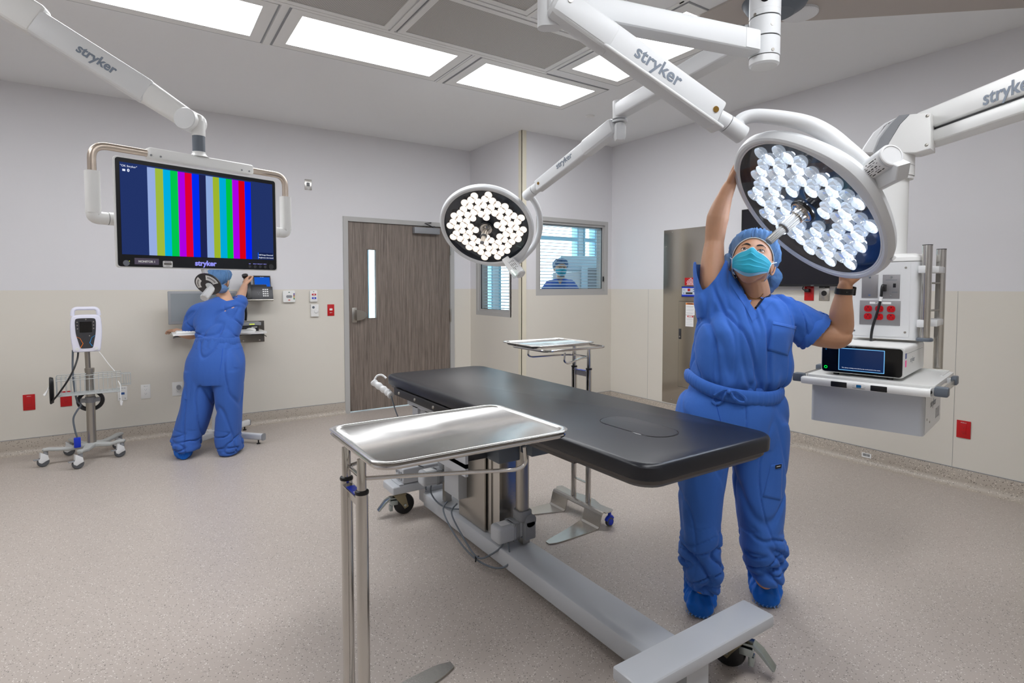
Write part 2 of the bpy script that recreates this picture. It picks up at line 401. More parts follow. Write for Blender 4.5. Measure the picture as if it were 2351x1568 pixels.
struct('wall_back', holed(MB(), XA, X2+TH, 0, CE, [(3.632, 4.70, 1.30, 2.172)], fy(Y3)), M['wall'])
struct('wall_right', MB().b2(X2, X2+TH, Y0, Y3, 0, CE), M['wall'])
struct('wall_rear', MB().b2(X0, X2, Y0-TH, Y0, 0, CE), M['wall'])
struct('wall_side', MB().b2(X0-TH, X0, Y0, Y1, 0, CE), M['wall'])
# panel seams of the wall cladding
for k, y in enumerate((1.54, 3.9, 4.4)):
    struct('trim_%d' % (k+3), MB().b2(X2-.0015, X2, y-.0006, y+.0006, .13, 1.37), M['mgrey'])
# cream corner guard
struct('trim_1', MB().b2(XA-.006, XA+.055, Y3-.006, Y3, 0, CE).b2(XA-.006, XA, Y3-.006, Y3+.055, 0, CE), M['guard'])
struct('trim_2', MB().b2(XA+.002, XA+.006, Y3-.001, Y3-.0002, 1.0, 1.002), M['guard'])
# cove base: thin board with a quarter cove at the floor
def cove(a, b, inward, name):
    a = Vector(a); b = Vector(b); n = Vector(inward)
    prof = [(0, 0), (.055, 0), (.04, .003), (.026, .010), (.016, .021), (.010, .036), (.008, .05), (.008, .125), (.005, .13), (0, .13)]
    R = [[p+n*x+ZZ*z for x, z in prof] for p in (a, b)]
    struct(name, MB().rings(R), M['base'], angle=50)
    struct('trim_' + name, MB().rings([[p+n*x+ZZ*z for x, z in ((0, .1275), (.0095, .1275), (.0095, .1305), (0, .1305))] for p in (a, b)]), M['mgrey'])
cove((X0, Y1, 0), (1.858, Y1, 0), (0, -1, 0), 'baseboard_left')
cove((3.212, Y1, 0), (XA, Y1, 0), (0, -1, 0), 'baseboard_corner')
cove((XA, Y1, 0), (XA, Y3, 0), (-1, 0, 0), 'baseboard_return')
cove((XA, Y3, 0), (X2, Y3, 0), (0, -1, 0), 'baseboard_back')
cove((X2, Y3, 0), (X2, Y0, 0), (-1, 0, 0), 'baseboard_right')

# adjoining spaces seen through the door lite and the windows
WN = ((-1.0, .9), (1.1, 2.95), (3.02, 5.37), (5.52, 7.40), (7.55, 7.87), (8.1, 9.0))
struct('wall_corridor', holed(MB(), -1.2, 9.2, 0, CE, [(a, b, .35, 2.92) for a, b in WN], fy(8.75)), M['wall2'])
struct('wall_corridor_left', MB().b2(-1.3, -1.2, Y1+TH, 8.9, 0, CE), M['wall2'])
struct('wall_corridor_right', MB().b2(9.2, 9.3, Y3, 8.9, 0, CE), M['wall2'])
struct('wall_corridor_near', MB().b2(X2+TH, 9.2, Y3, Y3+TH, 0, CE), M['wall2'])
M['mull'] = mat('steel blue mullion', (158, 204, 222), .5)
for k, (x0, x1) in enumerate(WN):
    w = MB(); w.b2(x0, x0+.03, 8.72, 8.9, .35, 2.92); w.b2(x1-.03, x1, 8.72, 8.9, .35, 2.92)
    w.b2(x0+.03, x1-.03, 8.72, 8.9, .35, .39); w.b2(x0+.03, x1-.03, 8.72, 8.9, 2.88, 2.92); w.b2(x0+.03, x1-.03, 8.72, 8.86, 2.31, 2.38)
    o = struct('window_%d' % (k+3), w, M['mull'])
    obj('pane', MB().b2(x0+.02, x1-.02, 8.80, 8.806, .37, 2.9), M['glass'], o)

# ------------------------------------------------------------- door_1
dr = struct('door_1', MB().b2(1.913, 2.132, Y1+.012, Y1+.057, .012, 2.112).b2(2.229, 3.157, Y1+.012, Y1+.057, .012, 2.112).b2(2.132, 2.229, Y1+.012, Y1+.057, .012, 1.044).b2(2.132, 2.229, Y1+.012, Y1+.057, 1.812, 2.112), M['door'])
jm = MB()
for x0, x1 in ((1.858, 1.911), (3.159, 3.212)): jm.b2(x0, x1, Y1-.012, Y1+TH+.01, 0, 2.114)
jm.b2(1.858, 3.212, Y1-.012, Y1+TH+.01, 2.114, 2.165)
obj('door_frame', jm, M['frameg'], dr)
obj('pane', MB().b2(2.132, 2.229, Y1+.03, Y1+.036, 1.044, 1.812), M['glass'], dr)
obj('lite_trim', MB().b2(2.126, 2.134, Y1+.008, Y1+.012, 1.038, 1.818).b2(2.227, 2.235, Y1+.008, Y1+.012, 1.038, 1.818).b2(2.126, 2.235, Y1+.008, Y1+.012, 1.038, 1.046).b2(2.126, 2.235, Y1+.008, Y1+.012, 1.81, 1.818), M['door'], dr)
pp = MB().b2(1.948, 2.004, Y1+.004, Y1+.013, 1.0, 1.165, bev=.002)
sc = []
for i in range(9):
    t = i/8*1.5; x = 1.985+.125*math.sin(t); h = .055*math.cos(t)+.002; dd = .055*math.cos(t)+.004
    sc.append([Vector((x, Y1+.006-dd*(1 if k in (1, 2) else 0), 1.083+h*(1 if k in (0, 1) else -1))) for k in range(4)])
pp.rings(sc)
obj('door_handle', pp, M['nickel'], dr)
cl = obj('door_closer', MB().b2(2.675, 3.0, Y1-.055, Y1+.01, 2.02, 2.092, bev=.004), M['mgrey'], dr)
obj('closer_arm', MB().tube([(2.93, Y1-.03, 2.10), (2.80, Y1-.06, 2.14), (2.90, Y1-.02, 2.155)], .007, 8).cyl((2.93, Y1-.03, 2.09), (2.93, Y1-.03, 2.115), .012), M['char'], dr)
obj('hinge', MB().b2(3.150, 3.166, Y1-.018, Y1+.005, .97, 1.13, bev=.003), M['nickel'], dr)
obj('hinge', MB().b2(3.150, 3.166, Y1-.018, Y1+.005, .18, .34, bev=.003), M['nickel'], dr)
obj('hinge', MB().b2(3.150, 3.166, Y1-.018, Y1+.005, 1.78, 1.94, bev=.003), M['nickel'], dr)
obj('strike', MB().b2(1.905, 1.915, Y1-.004, Y1+.02, 1.03, 1.13), M['nickel'], dr)

# ------------------------------------------------------------- windows with blinds between the panes
def window(name, lo, hi, z0, z1, ax, c, fw=.045, jut=.0, slat=.036, rev=1):
    P = (lambda u, v, d0, d1, a, b: MB().b2(u, v, c+d0, c+d1, a, b)) if ax == 'y' else (lambda u, v, d0, d1, a, b: MB().b2(c+d0, c+d1, u, v, a, b))
    def fr(m, g, d0, d1):
        q = MB()
        for u, v, a, b in ((lo+m, lo+m+g, z0+m, z1-m), (hi-m-g, hi-m, z0+m, z1-m), (lo+m+g, hi-m-g, z0+m, z0+m+g), (lo+m+g, hi-m-g, z1-m-g, z1-m)):
            t = P(u, v, d0, d1, a, b); q.add(t.v, t.f)
        return q
    o = struct(name, fr(0, fw, .0, TH), M['frameg'])
    obj('window_sash', fr(fw, .028, .018, TH-.02), M['frameg'], o)
    g = fw+.028
    obj('pane', P(lo+g, hi-g, .03, .034, z0+g, z1-g), M['glass'], o)
    obj('gasket', fr(g, .004, .026, .04), M['char'], o)
    n = int((z1-z0-2*g)/slat); s = MB()
    for i in range(n):
        z = z0+g+slat*(i+.5)
        if ax == 'y': s.add([(lo+g, c+.06, z-.0045), (hi-g, c+.06, z-.0045), (hi-g, c+.092, z+.0045), (lo+g, c+.092, z+.0045)], [(0, 1, 2, 3)]).add([(lo+g, c+.06, z-.006), (hi-g, c+.06, z-.006), (hi-g, c+.092, z+.003), (lo+g, c+.092, z+.003)], [(3, 2, 1, 0)])
        else: s.add([(c+.06, lo+g, z-.0045), (c+.06, hi-g, z-.0045), (c+.092, hi-g, z+.0045), (c+.092, lo+g, z+.0045)], [(0, 1, 2, 3)]).add([(c+.06, lo+g, z-.006), (c+.06, hi-g, z-.006), (c+.092, hi-g, z+.003), (c+.092, lo+g, z+.003)], [(3, 2, 1, 0)])
    b = thing('window_blind', 'open horizontal blind between the panes of the ' + ('wide window on the back wall' if ax == 'y' else 'narrow window beside the door'), 'blind', (0, 0, 0), 0)
    obj('slats', s, M['slat'], b, flat=True)
    hr = P(lo+g, hi-g, .055, .097, z1-g-.014, z1-g); obj('head_rail', hr, M['slat'], b)
    return o
M['slat'] = mat('pale blue-grey blind slat', (196, 208, 218), .5)
wo = window('window_1', 3.632, 4.70, 1.30, 2.172, 'y', Y3)
obj('window_latch', MB().b2(4.628, 4.64, Y3+.002, Y3+.016, 1.46, 1.52, bev=.003), M['black'], wo)
window('window_2', 5.20, 5.985, 1.055, 2.15, 'x', XA)

# ------------------------------------------------------------- ceiling fixtures
def troffer(cx, cy, rot, label):
    t = thing('ceiling_light', label, 'light', (cx, cy, CE), rot, 'recessed ceiling troffers')
    w, d, iw, id_ = 1.225, .62, 1.076, .472
    q = MB()
    for u, v, a, b in ((-w/2, -iw/2, -d/2, d/2), (iw/2, w/2, -d/2, d/2), (-iw/2, iw/2, -d/2, -id_/2), (-iw/2, iw/2, id_/2, d/2)): q.b2(u, v, a, b, -.006, .002)
    obj('frame', q, M['white'], t)
    e = MB(); e.b2(-w/2-.012, w/2+.012, -d/2-.012, d/2+.012, -.003, .002); obj('trim_ring', e, M['mgrey'], t)
    obj('lens', MB().b2(-iw/2, iw/2, -id_/2, id_/2, -.0045, -.001), M['lamp'], t)
    return t
troffer(1.415, 3.889, 0, 'lit ceiling panel second from the left, between the monitor arm and the doorway end')
troffer(2.735, 3.892, 0, 'lit ceiling panel nearest the narrow window, right of the row of three')
troffer(.112, 3.893, 0, 'lit ceiling panel above the wall monitor arm, leftmost of the row')
troffer(3.035, 2.845, PI/2, 'lit ceiling panel crossed by the silver lamp arm, turned across the row')
troffer(3.035, .42, PI/2, 'unseen ceiling panel added to brighten the right side, over the equipment boom')  # this panel and those below are out of view, added for more light
for i, x in enumerate((.78, 2.06)):
    troffer(x, .35, 0, 'unseen ceiling panel added to brighten the near side, over the camera')
troffer(-1.45, 2.2, PI/2, 'unseen ceiling panel added to brighten the far left, turned across the row')
troffer(-1.2, 3.893, 0, 'unseen ceiling panel added for light beyond the left edge of the row')
def diffuser(cx, cy, w, d, label):
    t = thing('air_diffuser', label, 'vent', (cx, cy, CE), 0, 'perforated supply air diffusers')
    q = MB(); g = .04
    for u, v, a, b in ((-w/2, -w/2+g, -d/2, d/2), (w/2-g, w/2, -d/2, d/2), (-w/2+g, w/2-g, -d/2, -d/2+g), (-w/2+g, w/2-g, d/2-g, d/2)): q.b2(u, v, a, b, -.012, .002)
    obj('frame', q, M['white'], t)
    obj('trim_ring', MB().b2(-w/2-.006, w/2+.006, -d/2-.006, d/2+.006, -.004, .002), M['mgrey'], t)
    obj('perforated_panel', MB().b2(-w/2+g, w/2-g, -d/2+g, d/2-g, -.008, 0), M['perf'], t)
diffuser(2.05, 3.228, 1.21, .60, 'perforated ceiling diffuser touching the panel crossed by the lamp arm')
diffuser(.775, 3.228, 1.21, .60, 'perforated ceiling diffuser above the second lit panel')
diffuser(1.41, 2.57, 1.21, .60, 'perforated ceiling diffuser in the next row toward the camera')
diffuser(.12, 2.57, 1.21, .60, 'perforated ceiling diffuser at the left of the nearer row')
g = MB()
for y in (3.556, 2.905, 2.245): g.b2(-1.8, 2.69, y-.016, y+.016, CE-.008, CE)
for x, a, b in ((1.411, 2.92, 3.54), (.137, 2.92, 3.54), (.765, 2.26, 2.89), (2.04, 2.26, 2.89), (2.69, 2.2, 3.54)): g.b2(x-.014, x+.014, a, b, CE-.008, CE)
for x in (.761, 2.077): g.b2(x-.02, x+.02, 3.57, 4.22, CE-.006, CE)
struct('ceiling_grid', g, M['white'])
o = obj('sprinkler_cover', MB().lathe([(.001, -.012), (.036, -.012), (.042, -.007), (.042, 0)], T(3.717, 4.215, CE)), M['white']); tag(o, 'small round white sprinkler cover on the ceiling near the back wall', 'sprinkler')
o = obj('ceiling_speaker', MB().lathe([(.001, -.03), (.098, -.03), (.104, -.026), (.104, .0)], T(3.365, 1.925, CE)), M['offw']); tag(o, 'flat round grey cover plate on the ceiling behind the lamp column', 'ceiling plate')
o = obj('boom_ceiling_cover', MB().lathe([(.001, -.09), (.10, -.088), (.16, -.05), (.19, 0)], T(3.12, 1.93, CE), 40), M['dgrey']); tag(o, 'dark grey ceiling canopy half hidden behind the lamp column', 'ceiling cover')
# ============================================================= OPERATING TABLE
def build_table():
    t = thing('operating_table', 'black padded operating table on a pale grey steel base in the middle of the room', 'operating table', (1.5, 2.1, 0))
    R = dict(parent=t, world=True)
    # pad with soft corners
    o = rrect(.665, 2.09, .075, 6, 1.5425, 2.16)
    mb = MB()
    lay = [(.826, -.006), (.829, -.001), (.835, .0), (.868, .001), (.875, -.002), (.879, -.006), (.881, -.012)]
    rg = []
    cx, cy = 1.5425, 2.16
    for z, g in lay:
        rg.append([Vector((cx+(x-cx)*(1+g/.33), cy+(y-cy)*(1+g/1.04), z)) for x, y in o])
    mb.rings(rg); obj('pad', mb, M['pad'], **R)
    # pad insert (oval cut-out plug) near the foot end
    ov = []
    for x, y in rrect(.155, .33, .075, 6): ov.append((x, y))
    Mo = T(1.54, 1.47, .8805) @ RZ(.0)
    obj('pad_plug', MB().rings([[Mo @ Vector((x*s, y*s2, z)) for x, y in ov] for s, s2, z in ((1, 1, -.002), (.985, .99, .0022), (.9, .95, .003))]), M['pad'], label='oval plug set into the foot end of the pad', **R)
    e = MB(); e.tube([Mo @ Vector((x*1.015, y*1.01, .0004)) for x, y in ov], .0016, 6, closed=True); obj('plug_seam', e, M['gloss'], **R)
    # coated deck under the pad, chamfered
    rg = []
    for z, g in ((.826, -.012), (.812, -.014), (.797, -.03), (.794, -.045)):
        rg.append([Vector((cx+(x-cx)*(1+g/.33), cy+(y-cy)*(1+g/1.04), z)) for x, y in o])
    obj('table_deck', MB().rings(rg), M['frames'], **R)
    for x0, x1 in ((1.203, 1.222), (1.863, 1.882)):
        ra = obj('accessory_rail', MB().b2(x0, x1, 2.08, 3.04, .782, .822, bev=.003), M['frameb'], **R)
        for y in (2.96, 2.745, 2.52, 2.3):
            s = -1 if x0 < 1.5 else 1; xx = x0 if s < 0 else x1
            b = obj('bolt', MB().lathe([(.009, 0), (.0085, .003), (.005, .006), (.001, .0065)], frame((xx, y, .802), (0, 1, 0), (s, 0, 0)), 14), M['nickel'], ra, world=True)
    # lifting carriage under the head end
    c = MB()
    c.b2(1.235, 1.25, 2.25, 2.92, .745, .785)
    for a, b in ((2.78, 2.85), (2.60, 2.69), (2.25, 2.42)): c.b2(1.235, 1.25, a, b, .56, .75)
    c.b2(1.235, 1.25, 2.25, 2.85, .52, .58); c.b2(1.25, 1.85, 2.3, 2.85, .70, .785)
    c.b2(1.836, 1.85, 2.25, 2.85, .52, .785)
    obj('carriage', c, M['grey'], **R)
    obj('carriage_core', MB().b2(1.27, 1.82, 2.33, 2.83, .56, .70, bev=.01), M['char'], **R)
    obj('cross_member', MB().b2(1.30, 1.78, 1.55, 2.3, .76, .792), M['frames'], **R)
    # column
    obj('column', MB().b2(1.4722, 1.60, 2.33, 2.3995, .14, .78).b2(1.4651, 1.605, 2.401, 2.60, .1401, .74).b2(1.49, 1.58, 2.60, 2.66, .14, .5), M['steel'], **R)
    obj('column_plate', MB().b2(1.452, 1.460, 2.44, 2.72, .14, .62), M['nickel'], label='drilled nickel coloured column plate', **R)
    s = MB(); k = frame((1.40, 2.75, .27), (0, -1, 0), (-1, 0, 0))
    obj('actuator_cover', MB().b2(1.40, 1.462, 2.63, 2.80, .255, .68, bev=.004), M['grey'], label='tall light grey sheet cover', **R)
    obj('carriage_gusset', MB().prism([(0, 0), (.16, 0), (.16, .12), (.05, .12)], -.005, .005, frame((1.41, 2.86, .62), (0, -1, 0), (-1, 0, 0))), M['grey'], **R)
    obj('upper_bracket', MB().b2(1.40, 1.56, 2.22, 2.40, .56, .72, bev=.004).b2(1.52, 1.74, 2.12, 2.22, .60, .74, bev=.004), M['dgrey'], **R)
    # two linear actuators
    def actuator(x, y, z0, ztop, big):
        a = obj('actuator_tube', MB().rings([[Vector((x+px, y+py, z)) for px, py in rrect(.056, .056, .016, 4)] for z in (z0+.105, ztop)]), M['nickel'], **R)
        obj('tube_collar', MB().rings([[Vector((x+px*s, y+py*s, z)) for px, py in rrect(.078, .078, .02, 4)] for z, s in ((z0+.10, .96), (z0+.106, 1), (z0+.136, 1), (z0+.142, .95))]), M['mgrey'], a, world=True)
        m = obj('actuator_motor', MB().box((x-.095, y+.02, z0+.045), (.115, .085, .085), bev=.018, seg=4).box((x-.03, y+.02, z0+.05), (.09, .08, .075), bev=.01), M['grey'], **R)
        q = MB()
        for i in range(5): q.box((x-.062+.008*i, y+.02, z0+.045), (.0028, .087, .087), bev=.018)
        obj('cooling_ribs', q, M['mgrey'], m, world=True)
        obj('gear_housing', MB().cyl((x+.02, y-.045, z0+.095), (x+.02, y+.03, z0+.095), .032, n=20).b2(x-.012, x+.052, y-.045, y+.03, z0+.0, z0+.095, bev=.008).cyl((x, y, z0+.09), (x, y, z0+.11), .036), M['mgrey'], m, world=True)
        obj('rating_label', MB().box((x-.1, y+.02, z0+.0885), (.05, .05, .0008)), M['paper'], m, world=True)
        for j in range(4): pass
        obj('foot_clevis', MB().b2(x-.01, x+.03, y-.02, y+.02, .14, z0+.01), M['nickel'], m, world=True)
    actuator(1.545, 2.235, .165, .74, 1)
    actuator(1.475, 2.93, .25, .74, 0)
    # base: spine beam, two cross bars
    obj('spine_beam', MB().b2(1.425, 1.60, 1.24, 3.14, .052, .135, bev=.010), M['grey'], **R)
    obj('cross_bar', MB().box((1.555, 1.193, .187), (.685, .128, .046), bev=.010, seg=3), M['grey'], label='wide pale grey foot-end cross bar', **R)
    obj('cross_bar', MB().box((1.57, 3.215, .180), (.685, .17, .05), bev=.012, seg=3), M['grey'], label='head-end cross bar carrying the control box', **R)
    obj('bar_post', MB().b2(1.44, 1.55, 1.15, 1.235, .05, .166), M['grey'], **R)
    obj('bar_post', MB().b2(1.44, 1.58, 3.14, 3.23, .06, .16), M['grey'], **R)
    cb = obj('control_box', MB().box((1.425, 3.20, .255), (.26, .12, .095), bev=.010, seg=3).b2(1.27, 1.30, 3.135, 3.265, .206, .212), M['grey'], **R)
    for y in (3.165, 3.20, 3.235):
        for z in (.235, .27): obj('socket', MB().cyl((1.296, y, z), (1.2905, y, z), .011, n=14), M['mgrey'], cb, world=True)
    # locking casters
    def caster(x, y, ang, zt):
        A = T(x, y, 0) @ RZ(ang)
        w = obj('caster', MB().lathe([(.012, -.021), (.05, -.019), (.058, -.016), (.0625, -.008), (.0635, 0), (.0625, .008), (.058, .016), (.05, .019), (.012, .021)], A @ T(.03, 0, .0635) @ RX(PI/2), 36), M['black'], **R)
        f = MB()
        for s in (-1, 1):
            f.prism([(-.035, .06), (.03, .075), (.052, -.012), (.028, -.025), (.012, .0)], s*.0245, s*.0275, A @ T(.0, 0, .0635) @ RX(PI/2))
        f.box((0, 0, zt-.008), (.10, .075, .006), A); f.cyl((0, 0, zt-.03), (0, 0, zt), .03, M=A).box((0, 0, zt-.026), (.075, .058, .008), A)
        obj('caster_fork', f, M['tarn'], w, world=True)
        obj('axle_bolt', MB().cyl((.03, -.034, .0635), (.03, .034, .0635), .008, M=A, n=10), M['zinc'], w, world=True)
        br = MB()
        prof = [(.0, .0), (.035, .002), (.06, -.018), (.105, -.062), (.112, -.058), (.068, -.006), (.038, .012), (0, .01)]
        br.prism([(-u-.02, v+.105) for u, v in prof], -.022, .022, A @ RX(PI/2), bev=.002)
        br.box((-.035, 0, .085), (.045, .05, .03), A, bev=.003)
        br.box((-.052, 0, .05), (.02, .034, .035), A @ RY(0), bev=.003)
        obj('brake_pedal', br, M['zinc'], w, world=True)
    caster(1.80, 1.215, math.radians(112), .164)
    caster(1.30, 3.215, math.radians(-8), .155)
    caster(1.30, 1.2, math.radians(95), .164)
    caster(1.84, 3.215, math.radians(170), .155)
    # hand pendant hooked over the head end with its cord
    P = [Vector((1.20, 3.27, .845)), Vector((1.165, 3.262, .828)), Vector((1.19, 3.22, .800)), Vector((1.215, 3.175, .775)), Vector((1.225, 3.135, .758))]
    sp = smooth_path(P, 6); n = len(sp)
    hp = obj('hand_pendant', MB().tube(sp[6:], [.020+.0025*math.sin(i*1.6) for i in range(n-6)], 14), M['offw'], label='light grey grooved hand control hanging at the head end', **R)
    obj('pendant_hook', MB().tube(smooth_path([(1.165, 3.262, .832), (1.185, 3.262, .862), (1.208, 3.24, .868), (1.225, 3.215, .85)], 5), .006, 8), M['offw'], hp, world=True)
    obj('cord', MB().tube(smooth_path([(1.225, 3.135, .755), (1.235, 3.08, .66), (1.28, 3.0, .50), (1.34, 3.05, .36), (1.42, 3.12, .30)], 8), .004, 8), M['dgrey'], hp, world=True)
    # cables along the base
    for i, pth in enumerate(([(1.42, 2.80, .19), (1.385, 2.78, .15), (1.36, 2.6, .09), (1.36, 2.4, .05), (1.39, 2.25, .05), (1.43, 2.18, .09), (1.452, 2.22, .17)],
                             [(1.44, 2.72, .2), (1.395, 2.70, .16), (1.37, 2.52, .10), (1.36, 2.36, .065), (1.40, 2.30, .09), (1.44, 2.25, .15), (1.46, 2.27, .2)],
                             [(1.40, 2.95, .27), (1.39, 2.95, .2), (1.41, 2.88, .15), (1.44, 2.78, .15), (1.48, 2.72, .16)],
                             [(1.37, 2.98, .29), (1.365, 2.97, .23), (1.38, 2.99, .21), (1.40, 3.05, .24)])):
        obj('motor_cable', MB().tube(smooth_path(pth, 8), .0045, 8), M['dgrey'], **R)
    obj('cable_tie', MB().tube([(1.36, 2.375, .06), (1.352, 2.36, .055), (1.345, 2.35, .05)], .004, 6).cyl((1.355, 2.37, .062), (1.372, 2.36, .062), .007, n=8), M['black'], **R)
    return t
build_table()

# ============================================================= INSTRUMENT STANDS AND TRAYS
def make_stand(name, label, group, h, collar_z, wheel, L=.50, Wd=.37, oy=0, ox=-.02, fs=1.0):
    """origin on the floor between the two posts; the frame reaches out along +x"""
    t = thing(name, label, 'instrument stand', group=group)
    PY = .068
    # floor plate and forked foot bent from one sheet
    th = .006
    def ribbon(cl, name2='foot'):
        mb = MB(); rg = []
        for (x, y0, y1, z) in cl: rg.append([Vector((x, y0, z)), Vector((x, y1, z)), Vector((x, y1, z+th)), Vector((x, y0, z+th))])
        mb.rings(rg); return mb
    up = MB(); up.prism([(-.045, .235), (-.02, .25), (.025, .25), (.025, -.215), (-.01, -.25), (-.045, -.24), (-.045, -.20), (-.035, -.12), (-.06, -.02), (-.06, .06), (-.035, .14)], .092, .098)
    obj('base_plate', up, M['steel'], t)
    ap = MB()
    pts = [(.022, .098, 0), (.034, .094, 0), (.040, .08, 0), (.05, .045, .0), (.058, .015, 0), (.07, .006, 0)]
    yl = lambda i: (-.225, .235)
    rg = [[Vector((x, -.225, z-th)), Vector((x, .235, z-th)), Vector((x+.004, .235, z)), Vector((x+.004, -.225, z))] for x, z, _ in pts[:3]]
    ap.rings(rg)
    for a0, a1, s in ((-.225, -.075, -1), (.085, .235, 1)):
        ap.rings([[Vector((x, a0, z-th*.7)), Vector((x, a1, z-th*.7)), Vector((x+.004, a1, z+.001)), Vector((x+.004, a0, z+.001))] for x, z, _ in pts[2:]])
    obj('apron', ap, M['steel'], t)
    for s in (-1, 1):
        rr = []
        for u in np.linspace(0, 1, 9):
            x = .07+u*.345*fs; yc = s*(.155+.055*math.sin(u*1.3)*(1+(fs-1)*12)); wv = .075*(1-u)+.026*u if u < .9 else .026*(1-(u-.9)*4)
            rr.append([Vector((x, yc-wv, .0015)), Vector((x, yc+wv, .0015)), Vector((x, yc+wv, .0075)), Vector((x, yc-wv, .0075))])
        obj('foot', MB().rings(rr), M['steel'], t)
    for s in (-1, 1):
        fk = obj('caster', MB().lathe([(.004, -.012), (.022, -.012), (.026, -.008), (.0265, 0), (.026, .008), (.022, .012), (.004, .012)], T(-.028, s*.225, .0265) @ RX(PI/2), 24), M['rubber'], t)
        obj('caster_hub', MB().cyl((-.028, s*.225-.0135, .0265), (-.028, s*.225+.0135, .0265), .018, n=20), M[wheel], fk)
        obj('caster_hood', MB().tube([Vector((-.028+.027*math.cos(a), s*.225, .0265+.03*math.sin(a))) for a in np.linspace(.3, 2.6, 8)], .011, 8).cyl((-.028, s*.225, .055), (-.028, s*.225, .092), .010, n=12), M[wheel], fk)
    for s in (-1, 1):
        y = s*PY
        p = obj('outer_post', MB().cyl((0, y, .093), (0, y, collar_z), .0170, n=28), M['chrome'], t)
        obj('collar', MB().lathe([(.0155, 0), (.0185, .001), (.0192, .006), (.0180, .010), (.0135, .012)], T(0, y, collar_z-.002), 24), M['black'], p)
        q = MB()
        zz = h-.028
        R = []
        for z, sx in ((collar_z-.02, 1), (zz-.075, 1), (zz-.04, .9), (zz-.015, .72), (zz, .5)):
            R.append([Vector((.0128*math.cos(a)*(1 if z < zz-.05 else 1), y+.0128*math.sin(a)*sx, z)) for a in np.linspace(0, 2*PI, 21)[:-1]])
        q.rings(R); obj('inner_post', q, M['chrome'], p)
    obj('post_bridge', MB().b2(-.004, .004, -PY, PY, collar_z-.045, collar_z-.012), M['steel'], t)
    obj('post_bridge', MB().b2(-.010, .010, -PY, PY, .21, .214), M['steel'], t)
    br = obj('bridge_label', MB().b2(-.012, .012, -PY+.03, PY-.035, collar_z-.011, collar_z-.0095), M['blue'], t, label='small blue sticker with white print')
    obj('label_print', MB().b2(-.009, .004, -PY+.036, -PY+.04, collar_z-.0094, collar_z-.009).b2(-.009, .004, -PY+.046, -PY+.049, collar_z-.0094, collar_z-.009), M['inkw'], t)
    obj('bridge_top', MB().b2(-.016, .016, -PY, PY, collar_z-.014, collar_z-.0115), M['steel'], t)
    # ring that carries the tray and its lower brace
    o = rrect(L, Wd, .05, 6, L/2+ox, oy)
    obj('tray_ring', MB().tube([(x, y, h-.011) for x, y in o], .0068, 10, closed=True), M['chrome'], t)
    br = []
    zb = h-.085
    br = [(L*.70, -Wd/2, h-.024), (L*.71, -Wd/2+.0, zb+.012), (L*.66, -Wd/2, zb), (.06, -PY-.02, zb), (.012, -PY, zb)]
    for s in (1, -1):
        obj('brace', MB().tube([Vector((x, y*s+(oy if abs(y) > PY+.03 else 0), z)) for x, y, z in fillet(br, .035)], .0058, 10), M['chrome'], t)
    obj('cross_brace', MB().tube([(.004, -PY, zb), (.004, PY, zb)], .0058, 10), M['chrome'], t)
    return t
def make_tray(name, label, group, L=.535, Wd=.40):
    t = thing(name, label, 'tray', group=group)
    o = rrect(L, Wd, .052, 7)
    def ring(g, z): return [Vector((x*(1-2*g/L), y*(1-2*g/Wd), z)) for x, y in o]
    mb = MB(); mb.rings([ring(0, -.003), ring(-.002, 0), ring(.0, .002), ring(.011, .0025), ring(.015, 0), ring(.022, -.014), ring(.03, -.0165), ring(.05, -.017)])
    mb.rings([ring(.05, -.0185), ring(.03, -.018), ring(.020, -.0155), ring(.013, -.001), ring(.001, -.0035)], cap=(True, False))
    obj('tray_pan', mb, M['tray'], t, angle=60); return t
M['tray'] = mat('brushed tray steel', (206, 205, 203), .24, metal=1, bump=(300, .035, (1, .02, 1)), aniso=.5)
s1 = make_stand('instrument_stand', 'chrome two-post instrument stand nearest the camera, its posts leaving the frame at the bottom', 'instrument stands', .964, .840, 'blue', .606, .442, -.015, -.011, 1.07)
place(s1, (.492, 1.550, 0))
k1 = make_tray('instrument_tray', 'large bright steel tray nearest the camera, reaching over the edge of the black pad', 'instrument trays', .620, .456)
place(k1, (.784, 1.535, .966))
s2 = make_stand('instrument_stand', 'chrome two-post instrument stand behind the operating table, near the back corner', 'instrument stands', 1.066, .905, 'blue', .442, .342, .05, -.004)
place(s2, (2.235, 2.60, 0), PI)
k2 = make_tray('instrument_tray', 'small steel tray seen edge-on behind the operating table under the windows', 'instrument trays', .455, .355)
place(k2, (2.018, 2.650, 1.0735))
